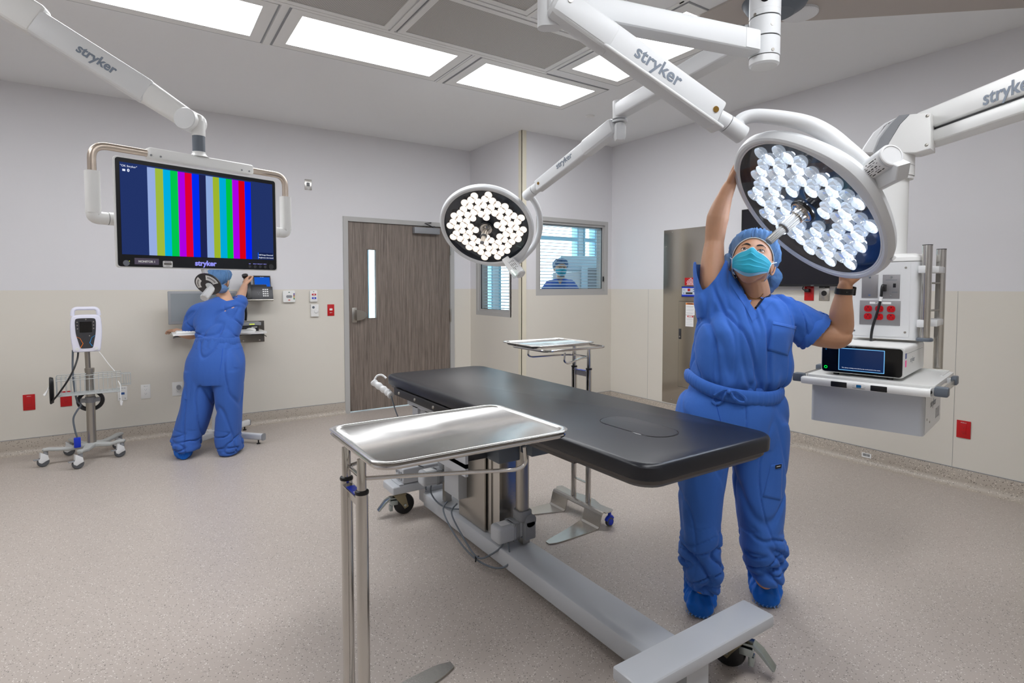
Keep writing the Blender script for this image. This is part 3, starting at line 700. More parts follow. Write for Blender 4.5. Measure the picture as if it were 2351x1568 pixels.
# ============================================================= SURGICAL LAMPS ON ONE CEILING COLUMN
HB = J(1754, 150, 2.30); HX, HY = HB.x, HB.y
def armbox(mb, P, Q, w, h, side=None, bev=.012, ext=(0, 0), taper=1.0):
    """box beam from P to Q, w across, h tall; returns frame with x along, z up"""
    P = Vector(P); Q = Vector(Q); X = (Q-P).normalized(); Fm = frame(P, X, ZZ); L = (Q-P).length
    if taper == 1.0: mb.box((L/2+(ext[1]-ext[0])/2, 0, 0), (L+ext[0]+ext[1], w, h), Fm, bev=bev, seg=3)
    else:
        o = rrect(w, h, bev*1.2, 4); R = []
        for x, s in ((-ext[0], 1), (L+ext[1], taper)): R.append([Fm @ Vector((x, a*s, b*s)) for a, b in o])
        mb.rings(R)
    return Fm, L
def logo_on(Fm, L, w, parent, at=.5, size=.06, side=-1, zoff=0, flip=False, col='logo'):
    """company lettering on the side face of a beam"""
    X = Vector((Fm[0][0], Fm[1][0], Fm[2][0])); Z = Vector((Fm[0][2], Fm[1][2], Fm[2][2])); Y = Vector((Fm[0][1], Fm[1][1], Fm[2][1]))
    if flip: X = -X
    n = X.cross(Z)
    Mt = Matrix(((X.x, Z.x, n.x, 0), (X.y, Z.y, n.y, 0), (X.z, Z.z, n.z, 0), (0, 0, 0, 1)))
    p = Fm @ Vector((L*at, 0, zoff)) + n*(w/2+.0008)
    Mt.translation = p
    return text('stryker', size, Mt, M[col], parent, 'logo_lettering', bold=.0012)
colm = thing('lamp_ceiling_column', 'silver ceiling column at the top that carries both lamp arms', 'ceiling column', (HX, HY, CE))
cm = MB()
obj('tube', MB().cyl((HX, HY, CE), (HX, HY, 2.52), .060, n=40), M['arm'], colm, world=True)
for i, (a, b) in enumerate(((2.495, 2.585), (2.415, 2.492), (2.338, 2.412))):
    rg = obj('swivel_ring', MB().lathe([(.050, a), (.0595, a+.0015), (.0595, b-.0015), (.050, b)], T(HX, HY, 0), 40), M['arm'], colm, world=True)
    obj('ring_joint', MB().cyl((HX, HY, a-.003), (HX, HY, a+.001), .0560, n=40), M['char'], rg, world=True)
obj('end_cap', MB().lathe([(.001, 2.302), (.050, 2.303), (.0575, 2.310), (.0575, 2.336)], T(HX, HY, 0), 40), M['offw'], colm, world=True)
tocam = (Vector((0, 0, CAMH))-Vector((HX, HY, 2.5))).normalized(); th = Vector((tocam.x, tocam.y, 0)).normalized()
obj('camera_port', MB().cyl(Vector((HX, HY, 2.555))+th*.052, Vector((HX, HY, 2.555))+th*.0612, .017, n=20), M['gloss'], colm, world=True)
for a, z in ((28, 2.45), (30, 2.56), (32, 2.35), (-38, 2.50), (-36, 2.43)):
    dv = RZ(math.radians(a)) @ th
    obj('screw', MB().cyl(Vector((HX, HY, z))+dv*.055, Vector((HX, HY, z))+dv*.0612, .0065, n=12), M['nickel'], colm, world=True)

LOBES = {'silvered reflector': (-.0225,), 'lit reflector': (-.0225, .0215)}
def lamp_head(parent, c, n, xdir, led, lens):
    """round head: beam along n, xdir points to the yoke mount; local z = beam"""
    Z = Vector(n).normalized(); X = Vector(xdir); X = (X-Z*X.dot(Z)).normalized(); Y = Z.cross(X)
    A = Matrix(((X.x, Y.x, Z.x, c.x), (X.y, Y.y, Z.y, c.y), (X.z, Y.z, Z.z, c.z), (0, 0, 0, 1)))
    kw = dict(parent=parent, world=True)
    def bump(a): return .030*math.exp(-(((a+PI) % (2*PI)-PI)/.42)**2)
    N = 96; R = []
    for r, z in ((.328, .000), (.333, .006), (.343, .008), (.352, .004), (.358, -.008), (.360, -.022), (.352, -.040), (.335, -.052), (.30, -.064), (.2, -.078), (.08, -.082), (.002, -.083)):
        R.append([A @ Vector(((r+bump(2*PI*k/N)*(1 if r > .34 else 0))*math.cos(2*PI*k/N), (r+bump(2*PI*k/N)*(1 if r > .34 else 0))*math.sin(2*PI*k/N), z)) for k in range(N)])
    obj('housing', MB().rings(R, cap=(False, True)), M['arm'], **kw)
    obj('rim_gasket', MB().lathe([(.3225, .0002), (.3285, .0022), (.3295, -.003)], A, 96, cap=(False, False)), M['offw'], **kw)
    obj('reflector_tray', MB().lathe([(.330, -.003), (.328, -.030), (.2, -.034), (.05, -.034), (.001, -.034)], A, 64, cap=(False, True)), M['ledbk'], **kw)
    # LED modules: two lobed cups set on a square lattice, turned alternately
    k = 0; s = .0740; off = .35
    for i in range(-6, 7):
        for j in range(-6, 7):
            x = (i+.5*0)*s; y = j*s
            q = Vector((x*math.cos(off)-y*math.sin(off), x*math.sin(off)+y*math.cos(off)))
            r = q.length
            if r < .088 or r > .292: continue
            an = off+(PI/4 if (i+j) % 2 else -PI/4)+PI/4
            B = A @ T(q.x, q.y, -.030) @ RZ(an)
            m = MB()
            for sx, rr in ((-.0225, .0290), (.0215, .0285)):
                m.lathe([(rr*.35, .0), (rr*.7, .006), (rr*.93, .015), (rr, .024), (rr*.985, .0245), (rr*.88, .017), (rr*.66, .009), (.001, .004)], B @ T(sx, 0, 0), 18, cap=(False, False))
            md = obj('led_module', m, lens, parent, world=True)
            c2 = MB()
            for sx in LOBES[lens.name]: c2.ell((sx, 0, .010), (.0150, .0150, .0100), B, 10, 6)
            obj('led_emitter', c2, led, md, world=True); k += 1
    obj('cover_glass', MB().lathe([(.327, -.001), (.001, -.001)], A, 64, cap=(False, True)), M['clear'], **kw)
    hd = obj('handle_socket', MB().lathe([(.052, -.002), (.052, .004), (.046, .006), (.046, .014), (.042, .016), (.036, .017)], A, 40, cap=(True, True)), M['chrome'], label='ringed metal socket', **kw)
    obj('socket_ring', MB().lathe([(.0525, .003), (.0545, .007), (.0525, .010), (.047, .010)], A, 40), M['black'], hd, world=True)
    def flute(r, n=16): return [(r*(1+.045*math.cos(2*PI*k*n/(n*4)*1.0*n/ n*4/4*4)) , k) for k in range(n)]
    def fl(z0, z1, r, mt, nm, par):
        m = MB(); nn = 64; rr = []
        for z in (z0, z1): rr.append([A @ Vector((r*(1+.05*math.cos(16*2*PI*k/nn))*math.cos(2*PI*k/nn), r*(1+.05*math.cos(16*2*PI*k/nn))*math.sin(2*PI*k/nn), z)) for k in range(nn)])
        m.rings(rr); return obj(nm, m, mt, par, world=True)
    fl(.016, .042, .030, M['chrome'], 'handle_collar', hd)
    fl(.042, .105, .0225, M['nickel'], 'focus_handle', hd)
    fl(.105, .109, .024, M['mgrey'], 'handle_ring', hd)
    fl(.109, .185, .0155, M['nickel'], 'handle_grip', hd)
    obj('handle_tip', MB().lathe([(.0155, .185), (.0155, .189), (.012, .192), (.001, .192)], A, 24, cap=(False, True)), M['mgrey'], hd, world=True)
    return A
M['ledbk'] = mat('dark reflector tray', (18, 28, 44), .15, spec=.6)
M['lensb'] = mat('silvered reflector', (215, 220, 226), .12, metal=.85, emit=(225, 235, 250), es=.35)  # weak emission stands in for LED light mirrored in the cups
M['lenss'] = mat('lit reflector', (235, 225, 215), .2, metal=.3, emit=(255, 230, 210), es=.12)  # warm emission stands in for cups filled with reflected LED light
M['ledb'] = emat('led emitter, bright', (238, 243, 255), LED_BIG)
M['leds'] = emat('led emitter, warm', (255, 246, 238), LED_SMALL)

# ---- large lamp held by the person
big = thing('surgical_lamp', 'large tilted round surgical lamp held up by the person at the right', 'surgical lamp', (HX, HY, CE), 0, 'surgical lamps')
P0 = J(1742, 112, 2.30); P0.z = 2.385
P1 = J(1262, 6, 1.945); P1.z = 2.385
m = MB(); F1, L1 = armbox(m, Vector((HX, HY, 2.385)), P1, .085, .088, ext=(-.055, .02)); a1 = obj('extension_arm', m, M['arm'], big, world=True)
obj('arm_end_plate', MB().box((.10, -.0425, 0), (.07, .003, .074), F1), M['offw'], a1, world=True)
obj('arm_end_plate', MB().box((.10, .0425, 0), (.07, .003, .074), F1), M['offw'], a1, world=True)
# vertical joint block
jb = MB(); jb.rings([[Vector((P1.x+x, P1.y+y, z)) for x, y in [( (RZ(-YAW) @ Vector((a, b, 0))).x, (RZ(-YAW) @ Vector((a, b, 0))).y) for a, b in rrect(.085, .055, .027, 6)]] for z in (2.30, 2.305, 2.46)])
jo = obj('elbow_block', jb, M['arm'], big, world=True)
S0 = J(1300, 22, 1.92); S1 = J(1645, 268, 2.07)
m = MB(); F2, L2 = armbox(m, S0, S1, .07, .098, bev=.010); sp = obj('spring_arm', m, M['arm'], big, world=True)
m = MB(); armbox(m, S0, S0+(S1-S0)*.30, .082, .110, ext=(.055, 0), bev=.03); obj('arm_shroud', m, M['arm'], sp, world=True)
m = MB(); armbox(m, S0-ZZ*.047, S1-ZZ*.043, .074, .014, ext=(-.14, .01)); obj('underside_strip', m, M['offw'], sp, world=True)
logo_on(F2, L2, .07, sp, .56, .068, zoff=.006)
nrm = Vector((F2[0][1], F2[1][1], F2[2][1])); nrm = nrm if nrm.dot(CAMP-S0) > 0 else -nrm
obj('pivot_screw', MB().cyl(F2 @ Vector((L2*.955, 0, 0))+nrm*.034, F2 @ Vector((L2*.955, 0, 0))+nrm*.0385, .011, n=20), M['gold'], sp, world=True)
obj('pivot_screw', MB().cyl(F2 @ Vector((-.005, 0, .01))+nrm*.04, F2 @ Vector((-.005, 0, .01))+nrm*.0445, .008, n=20), M['nickel'], sp, world=True)
D2 = (S1-S0).normalized()
K0 = S1; K1 = S1+D2*.045; K2 = S1+D2*.125
k = obj('swivel_joint', MB().cyl(K0, K1, .030, .034, 28).cyl(K1+D2*.003, K2, .0345, .0345, 28), M['arm'], big, world=True)
obj('joint_gap', MB().cyl(K1, K1+D2*.004, .031, n=28), M['char'], k, world=True)
bc = Vector((2.2025, 1.2254, 1.704)); bn = Vector((-.6648, .3653, -.6516)).normalized()
mt = onplane(1968, 402, bn, bc)
Y1p = [K2-D2*.02+ZZ*.0, J(1700, 277, 2.10), J(1740, 266, 2.08), J(1835, 279, 2.0), J(1895, 305, 1.95), J(1945, 345, 1.90), J(1995, 390, 1.88)]
yo = obj('yoke', MB().tube(smooth_path(Y1p, 8), [.0215+.0075*min(1, i/30) for i in range(49)], 18), M['arm'], big, world=True)
C0 = J(1975, 408, 1.93); C1 = J(2046, 357, 1.76)
cy = obj('pivot_drum', MB().cyl(C0, C1, .0365, n=36), M['arm'], big, world=True)
ax = (C1-C0).normalized()
obj('drum_cap', MB().lathe([(.0365, 0), (.034, .004), (.030, .005), (.0295, .003), (.001, .0035)], frame(C1, RT, ax), 36, cap=(False, True)), M['offw'], cy, world=True)
obj('drum_seam', MB().cyl(C0-ax*.004, C0, .0345, n=36), M['char'], cy, world=True)
# head bracket beside the drum
v = (bn.cross(ax)).normalized()
brk = MB(); bd = -UP*.028+RT*.012
brk.prism([(-.04, -.02), (.17, -.02), (.20, .01), (.165, .045), (-.04, .03)], -.022, .022, frame(C0-UP*.03+RT*.022, ax, FW.cross(ax)), bev=.006)
obj('head_bracket', brk, M['arm'], big, world=True)
# rating label wrapped on the drum
lbl = MB(); rr = []
side = (CAMP-C0); side = (side-ax*side.dot(ax)).normalized(); w2 = ax.cross(side)
for tt in np.linspace(.035, .165, 8):
    rr.append([C0+ax*tt+(side*math.cos(a)+w2*math.sin(a))*.0369 for a in np.linspace(-.75, .75, 12)])
pv = [p for r in rr for p in r]; pf = [(i*12+j, i*12+j+1, (i+1)*12+j+1, (i+1)*12+j) for i in range(7) for j in range(11)]
lo = obj('rating_label', MB().add(pv, pf), M['paper'], cy, world=True)
random.seed(9)
ln = MB()
for q, a in enumerate((-.6, -.38, -.22, -.02, .16, .34, .52)):
    t0 = .045+.01*(q % 2); 
    while t0 < .15:
        t1 = t0+random.uniform(.006, .03); h_ = .05 if q % 3 else .09
        P_ = [C0+ax*t+(side*math.cos(b)+w2*math.sin(b))*.0372 for t, b in ((t0, a), (min(t1, .155), a), (min(t1, .155), a+h_), (t0, a+h_))]
        ln.add(P_, [(0, 1, 2, 3)]); t0 = t1+random.uniform(.003, .02)
obj('label_print', ln, M['ink'], cy, world=True, flat=True)
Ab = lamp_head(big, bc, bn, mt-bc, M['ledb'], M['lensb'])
obj('rim_button', MB().box((.362*math.cos(-1.1), .362*math.sin(-1.1), -.018), (.012, .012, .02), Ab, bev=.003), M['offw'], big, world=True)

# ---- small lamp further back
sm = thing('surgical_lamp', 'further round surgical lamp hanging beside the door, facing the room', 'surgical lamp', (HX, HY, CE), 0, 'surgical lamps')
Q1 = J(1423, 258, 3.36); Q1.z = 2.455
m = MB(); F3, L3 = armbox(m, Vector((HX, HY, 2.455)), Q1, .080, .086, ext=(-.055, 0)); obj('extension_arm', m, M['arm'], sm, world=True)
obj('elbow_post', MB().cyl(Q1+Vector((0, 0, -.05)), Q1+Vector((0, 0, .055)), .042, n=28).cyl(Q1+Vector((0, 0, -.07)), Q1+Vector((0, 0, -.06)), .045, n=28), M['arm'], sm, world=True)
dd = (J(1215, 445, 4.05)-J(1404, 296, 3.40))
T0 = J(1404, 296, 3.40); T1 = T0+dd*.865
obj('elbow_block', MB().box((0, 0, 0), (.07, .085, .12), T(Q1.x, Q1.y, Q1.z-.128) @ RZ(-YAW), bev=.03), M['arm'], sm, world=True)
m = MB(); F4, L4 = armbox(m, T0, T1, .072, .092, bev=.010, taper=.88); sa = obj('spring_arm', m, M['arm'], sm, world=True)
m = MB(); armbox(m, T0, T0+(T1-T0)*.34, .086, .108, ext=(.04, 0), bev=.03); obj('arm_shroud', m, M['arm'], sa, world=True)
X4 = (T1-T0).normalized()
logo_on(F4, L4, .072*.94, sa, .56, .055, flip=True, zoff=.012)
nr = Vector((F4[0][1], F4[1][1], F4[2][1])); nr = nr if nr.dot(CAMP-T0) > 0 else -nr
obj('pivot_screw', MB().cyl(F4 @ Vector((L4*.95, 0, 0))+nr*.030, F4 @ Vector((L4*.95, 0, 0))+nr*.036, .010, n=16), M['gold'], sa, world=True)
U0 = T1; U1 = T1+X4*.05; U2 = T1+X4*.15
ks = obj('swivel_joint', MB().cyl(U0, U1, .036, .036, 24).cyl(U1+X4*.003, U2, .038, .038, 24), M['arm'], sm, world=True)
obj('joint_gap', MB().cyl(U1, U1+X4*.004, .033, n=24), M['char'], ks, world=True)
scn = Vector((2.189, 3.6475, 1.8416)); sn = Vector((-.5282, -.5533, -.6441)).normalized()
yp = [U2-X4*.03, J(1231, 470, 4.12), J(1239, 500, 4.2), J(1238, 535, 4.3), J(1225, 565, 4.38), J(1200, 592, 4.42), J(1186, 604, 4.42)]
obj('yoke', MB().tube(smooth_path(yp, 8), .0225, 16), M['arm'], sm, world=True)
E0 = J(1173, 600, 4.38); E1 = J(1196, 630, 4.30)
sd = obj('pivot_drum', MB().cyl(E0, E1, .038, n=28), M['arm'], sm, world=True)
ax2 = (E1-E0).normalized()
obj('drum_cap', MB().cyl(E1, E1+ax2*.004, .034, n=28), M['offw'], sd, world=True)
s2_ = (CAMP-E0); s2_ = (s2_-ax2*s2_.dot(ax2)).normalized(); w3 = ax2.cross(s2_)
l2 = MB()
for q, a in enumerate((-.5, -.2, .1, .4)):
    t0 = .02
    while t0 < .10:
        t1 = t0+random.uniform(.01, .03)
        l2.add([E0+ax2*t+(s2_*math.cos(b)+w3*math.sin(b))*.0384 for t, b in ((t0, a), (t1, a), (t1, a+.1), (t0, a+.1))], [(0, 1, 2, 3)]); t0 = t1+.012
obj('label_print', l2, M['ink'], sd, world=True, flat=True)
bb = MB(); bb.prism([(-.05, -.025), (.13, -.025), (.155, .0), (.12, .03), (-.05, .03)], -.03, .03, frame(J(1168, 606, 4.38), J(1190, 640, 4.28)-J(1168, 606, 4.38), FW.cross(ax2)), bev=.008)
bo = obj('head_bracket', bb, M['arm'], sm, world=True)
for q in range(5):
    p = J(1174.5+q*2.1, 621+q*2.4, 4.27)
    obj('indicator', MB().ell(p, (.006, .006, .006), n=8, m=6), M['ind'] if 'ind' in M else M.setdefault('ind', emat('indicator light', (225, 255, 240), 2.0)), bo, world=True)
mt2 = onplane(1180, 604, sn, scn)
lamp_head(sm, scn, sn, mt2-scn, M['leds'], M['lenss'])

# beams of the two lamp heads
for nm, c, n, e in (('lamp_beam', bc, bn, LAMPW), ('lamp_beam', scn, sn, LAMPW*.8)):
    L_ = bpy.data.lights.new(nm, 'SPOT'); L_.energy = e; L_.spot_size = math.radians(34); L_.spot_blend = .9; L_.shadow_soft_size = .25; L_.color = (1, .97, .94)
    o_ = bpy.data.objects.new(nm, L_); link(o_); o_.location = c+n*.21
    o_.rotation_euler = Vector(n).to_track_quat('-Z', 'Y').to_euler()
    o_.parent = big if e == LAMPW else sm; o_.matrix_parent_inverse = Matrix.Translation((HX, HY, CE)).inverted()
# ============================================================= WALL MONITOR ON CEILING ARM (left)
M['bez'] = mat('satin black bezel', (7, 7, 10), .35, spec=.3)
MON = thing('surgical_monitor', 'wide black monitor showing colour bars, hung from a white arm at the upper left', 'monitor', (.27, 3.098, 1.486), math.radians(18.8))
WM = worldof(MON); WMi = WM.inverted()
def ML(px, py, y=0.0):
    n = WM.to_3x3() @ Vector((0, 1, 0)); return WMi @ onplane(px, py, n, WM @ Vector((0, y, 0)))
a = ML(266, 361); b = ML(640, 412); c = ML(268, 614); d = ML(636, 616)
mw = .742; mh = .482
o = rrect(mw, mh, .014, 5)
FR = Matrix(((1, 0, 0, 0), (0, 0, 1, 0), (0, 1, 0, mh/2), (0, 0, 0, 1)))   # outline xy -> local xz, extrude along +y
obj('housing', MB().rings([[FR @ Vector((x*s, y*s, z)) for x, y in o] for z, s in ((0, .997), (.002, 1), (.012, 1), (.03, .985), (.05, .9))]), M['white'], MON)
obj('bezel', MB().rings([[FR @ Vector((x*s, y*s, z)) for x, y in rrect(mw-.012, mh-.010, .012, 5)] for z, s in ((-.0015, .999), (.001, 1))]), M['bez'], MON)
sx0, sx1, sz0, sz1 = -.349, .348, .058, .458
def scr(x0, x1, z0, z1, m, nm, par, dy=-.003): return obj(nm, MB().b2(x0, x1, dy, dy+.0009, z0, z1), m, par)
sg = emat('screen navy field', (38, 56, 112), .85)
S = scr(sx0, sx1, sz0, sz1, sg, 'screen', MON)
bars = [(340, 358, (150, 172, 222)), (358, 376, (158, 184, 60)), (376, 392.5, (0, 174, 222)), (392.5, 409.5, (0, 196, 78)), (409.5, 425.5, (172, 0, 226)), (425.5, 441.5, (222, 0, 52)), (441.5, 458, (0, 44, 238)), (458, 473.5, (30, 36, 80)), (473.5, 489.5, (140, 168, 220)), (489.5, 504, (156, 180, 44)), (504, 519.5, (0, 170, 216)), (519.5, 533.5, (0, 194, 62)), (533.5, 548, (172, 0, 226)), (548, 562, (214, 0, 22)), (562, 576, (0, 34, 246))]
for i, (p0, p1, col) in enumerate(bars):
    scr(ML(p0, 500).x, ML(p1, 500).x, sz0, sz1-.006, emat('bar colour %d' % i, col, 1.0), 'colour_bar', S, -.0038)
scr(.262, .262+.003, .06, .094, emat('blue notice edge', (0, 90, 250), 1), 'notice_edge', S, -.0042)
scr(.265, .343, .06, .094, emat('notice field', (22, 34, 76), 1), 'notice_box', S, -.0042)
def mt(x, z, dy=-.0052): 
    return Matrix(((1, 0, 0, x), (0, 0, -1, dy), (0, 1, 0, z), (0, 0, 0, 1)))
ew = emat('screen white print', (225, 232, 250), 1.0); el = emat('lilac lit print', (150, 150, 245), 1.0)
text('Still Image Detected', .0095, mt(.305, .082), ew, S, 'notice_text', world=False)
text('Brightness decreased', .0095, mt(.305, .068), ew, S, 'notice_text', world=False)
text('"OK Stryker"', .012, mt(-.315, .442), ew, S, 'corner_text', world=False)
text('0', .017, mt(-.317, .424), ew, S, 'counter_text', world=False, bold=.0008)
scr(-.339, -.328, .4195, .4285, ew, 'counter_icon', S, -.0042)
text('stryker', .034, mt(ML(472, 605).x, .028, -.0026), el, MON, 'logo_lettering', world=False, bold=.0012)
LB = scr(-.302, -.205, .016, .044, mat('name plate', (96, 86, 110), .5), 'name_plate', MON, -.0025)
text('MONITOR 1', .0125, mt(-.2535, .0285, -.0032), M['inkw'], LB, 'plate_text', world=False, bold=.0006)
sk = obj('asset_sticker', MB().prism(rrect(.041, .028, .004, 3, -.168, .0205), .0018, .0026, Matrix(((1, 0, 0, 0), (0, 0, -1, 0), (0, 1, 0, 0), (0, 0, 0, 1)))), M['paper'], MON)
obj('sticker_print', MB().b2(-.184, -.152, -.0032, -.0028, .017, .025).b2(-.182, -.154, -.0032, -.0028, .0285, .031).b2(-.176, -.160, -.0032, -.0028, .011, .0125), mat('sticker ink', (90, 84, 80), .6), sk)
def knob(x, z, r, m, nm='button'): return obj(nm, MB().cyl((x, -.004, z), (x, 0, z), r, n=24), m, MON)
knob(-.334, .020, .0125, mat('grey knob', (118, 122, 132), .4)); knob(.334, .022, .0135, M['char'], 'button')
for i, (x, s) in enumerate(((.218, 'DIM'), (.246, 'BRIGHT'), (.273, 'SPECIALTY'), (.300, 'INPUT'))):
    knob(x, .020, .0075, M['char']); text(s, .0058, mt(x, .034, -.0026), el, MON, 'button_text', world=False)
obj('status_led', MB().ell((-.322, -.003, .029), (.0015, .0015, .0015), n=8, m=5), M.setdefault('ylw', emat('yellow-green led', (200, 220, 60), 2)), MON)
# crossbar and grab handles behind the screen
yb = .075
bl = ML(336, 352, yb); br_ = ML(577, 391, yb); zc = (bl.z+br_.z)/2
cb = obj('crossbar', MB().box(((bl.x+br_.x)/2, yb, zc), (br_.x-bl.x, .06, .052), bev=.012, seg=3), M['white'], MON)
for px in (347, 369): obj('screw', MB().cyl((ML(px, 360, yb-.03).x, yb-.032, zc-.012), (ML(px, 360, yb-.03).x, yb-.029, zc-.012), .0045, n=10), M['mgrey'], cb)
for px in (555, 572): obj('screw', MB().cyl((ML(px, 388, yb-.03).x, yb-.032, zc-.012), (ML(px, 388, yb-.03).x, yb-.029, zc-.012), .0045, n=10), M['mgrey'], cb)
M['warmtube'] = mat('anodised champagne tube', (198, 184, 170), .34, metal=.9)
for s, xe, xk in ((-1, bl.x, ML(212, 420, yb).x), (1, br_.x, ML(655, 450, yb).x)):
    zk = zc-.115; zb_ = ML(215, 488, yb).z if s < 0 else ML(655, 517, yb).z
    zb_ = .215
    obj('grab_handle', MB().tube(fillet([(xe-s*.02, yb, zc), (xk, yb, zc), (xk, yb, zk-.01)], .075, 8), .0165, 16), M['warmtube'], MON)
    k = obj('handle_elbow', MB().rings([[Vector((xk+x, yb+y, z)) for x, y in rrect(.052, .056, .018, 4)] for z in (zk, zk-.002, zb_+.02)]).tube(fillet([(xk, yb, zb_+.04), (xk, yb, zb_), (xk-s*.05, yb, zb_)], .03), .0275, 16), M['white'], MON)
    obj('pivot_collar', MB().cyl((xk-s*.05, yb, zb_), (xk-s*.052, yb, zb_), .027, n=24).cyl((xk-s*.054, yb, zb_), (xk-s*.085, yb, zb_), .0285, n=24), M['white'], k)
    obj('side_bracket', MB().b2(xk-s*.08, s*(mw/2-.12), yb-.012, yb+.012, zb_-.027, zb_+.027), M['offw'], k)
obj('back_plate', MB().b2(-.26, .26, .045, .085, .17, .25), M['offw'], MON)
# swivel post, knuckle and ceiling arm
X0m = ML(457, 360, yb).x; PM = WM @ Vector((X0m, yb, 0))
zt0 = J(457, 350, 2.76).z; zt1 = J(457, 314, 2.76).z
obj('swivel_neck', MB().lathe([(.046, zc+WM[2][3]+.022), (.036, zc+WM[2][3]+.030), (.030, zt0-.008), (.030, zt0)], T(PM.x, PM.y, 0), 28), M['white'], MON, world=True)
obj('swivel_collar', MB().cyl((PM.x, PM.y, zt0), (PM.x, PM.y, zt1), .028, n=28), M['dgrey'], MON, world=True)
KP = Vector((PM.x, PM.y, J(440, 278, 2.74).z)) - RT*.035
obj('knuckle', MB().cyl((PM.x, PM.y, zt1), (PM.x, PM.y, KP.z+.0), .0305, n=24).box((0, 0, 0), (.075, .058, .07), frame(Vector((PM.x, PM.y, KP.z))-RT*.012+ZZ*.0, RT, ZZ), bev=.02, seg=4), M['white'], MON, world=True)
kd = obj('pivot_disc', MB().cyl(KP-FH*.055, KP+FH*.05, .052, n=36), M['white'], MON, world=True)
obj('disc_cap', MB().lathe([(.052, 0), (.049, .004), (.001, .005)], frame(KP-FH*.055, RT, -FH), 36, cap=(False, True)), M['offw'], kd, world=True)
A1 = J(345, 217, 2.69); A0 = J(-420, -262, 2.25); A2 = KP+RT*-.0
m = MB(); Fa, La = armbox(m, A1+(KP-A1)*-.02, KP, .08, .115, bev=.03, ext=(.02, .0), taper=.84); obj('fore_arm', m, M['white'], MON, world=True)
m = MB(); Fb, Lb = armbox(m, A1, A0, .085, .118, bev=.022); ua = obj('ceiling_arm', m, M['offw'], MON, world=True)
m = MB(); armbox(m, J(95, 55, 2.53), A0, .10, .142, bev=.022); obj('arm_shroud', m, M['white'], ua, world=True)
nn = Vector((Fb[0][1], Fb[1][1], Fb[2][1]))
def logo_at(P, X, n, size, par):
    X = X.normalized(); n = (n-X*n.dot(X)).normalized(); Yv = n.cross(X)
    Mt = Matrix(((X.x, Yv.x, n.x, P.x), (X.y, Yv.y, n.y, P.y), (X.z, Yv.z, n.z, P.z), (0, 0, 0, 1)))
    return text('stryker', size, Mt, M['logo'], par, 'logo_lettering', bold=.0016)
nn = nn if nn.dot(CAMP-A1) > 0 else -nn
LP = J(227, 142, 2.60); LP = LP - nn*((LP-A1).dot(nn)) + nn*.0433
logo_at(LP, A1-A0, nn, .058, ua)
obj('ceiling_post', MB().cyl(A0-ZZ*.08, (A0.x, A0.y, CE), .06, n=24), M['white'], MON, world=True)
# positioning handle with ring, under the screen
H0 = J(462, 596, 2.80); H1 = J(478, 652, 2.66); H2 = J(502, 690, 2.52)
hz = (H2-H0).normalized()
ph = obj('positioning_handle', MB().tube([H0, H1+hz*.0, J(486, 664, 2.62)], .0135, 10), M['offw'], MON, world=True)
rg = obj('handle_ring', MB().lathe([(.016, -.004), (.057, -.006), (.060, -.002), (.060, .004), (.02, .012), (.016, .012)], frame(H1, RT, hz), 40), M['char'], ph, world=True)
for a0 in (.15, 2.2):
    F_ = frame(H1, RT, hz); P_ = [F_ @ Vector((r*math.cos(t), r*math.sin(t), .0135-.0098*(r-.02)/.04)) for t in np.linspace(a0, a0+1.3, 10) for r in (.030, .054)]
    obj('ring_label', MB().add(P_, [(2*i, 2*i+1, 2*i+3, 2*i+2) for i in range(9)]), M['paper'], rg, world=True, flat=True)
    P_ = [F_ @ Vector((r*math.cos(t), r*math.sin(t), .0143-.0098*(r-.02)/.04)) for t in np.linspace(a0+.2, a0+1.1, 14) for r in (.040, .047)]
    obj('label_print', MB().add(P_, [(2*i, 2*i+1, 2*i+3, 2*i+2) for i in range(0, 13, 2)]), M['ink'], rg, world=True, flat=True)
obj('handle_grip', MB().lathe([(.015, 0), (.0175, .004), (.0185, .075), (.016, .080), (.001, .080)], frame(J(485, 662, 2.625), RT, hz), 8), M['offw'], ph, world=True, angle=20)

# ============================================================= EQUIPMENT BOOM (right)
BM = thing('equipment_boom', 'white ceiling boom at the right with outlet box, steel tubes and a shelf with drawer', 'equipment boom', (3.289, 1.392, 0), math.atan2(.980, -.198))
WB = worldof(BM); WBi = WB.inverted()
def BL(px, py, v=0.0):
    n = WB.to_3x3() @ Vector((0, 1, 0)); return WBi @ onplane(px, py, n, WB @ Vector((0, v, 0)))
cu_ = -.03
obj('boom_column', MB().cyl((cu_, 0, 1.55), (cu_, 0, 1.96), .070, n=36), M['white'], BM)
obj('column_flange', MB().cyl((cu_, 0, 1.955), (cu_, 0, 1.968), .088, n=36).cyl((cu_, 0, 1.97), (cu_, 0, 2.02), .092, n=36).cyl((cu_, 0, 2.022), (cu_, 0, 2.085), .092, n=36), M['white'], BM)
PXZ = Matrix(((1, 0, 0, 0), (0, 0, 1, 0), (0, 1, 0, 0), (0, 0, 0, 1)))
def pxprism(pl, v0, v1, bev=0, ref=None):
    vv = v1 if ref is None else ref
    return MB().prism([(BL(x, y, vv).x, BL(x, y, vv).z) for x, y in pl], v0, v1, PXZ, bev=bev)
eb = obj('elbow_housing', pxprism([(2088, 262), (2137, 258), (2137, 341), (2103, 351), (2030, 352), (2040, 328), (2066, 285)], -.06, .075, bev=.008), M['white'], BM)
obj('elbow_band', pxprism([(2064, 265), (2088, 262), (2066, 285), (2042, 325), (2030, 352), (2006, 353), (2020, 318), (2044, 286)], -.068, .070), M['mgrey'], BM)
obj('elbow_cover', pxprism([(1972, 353), (1982, 334), (2003, 303), (2030, 281), (2064, 265), (2044, 286), (2020, 318), (2006, 353)], -.05, .058, bev=.018), M['offw'], BM)
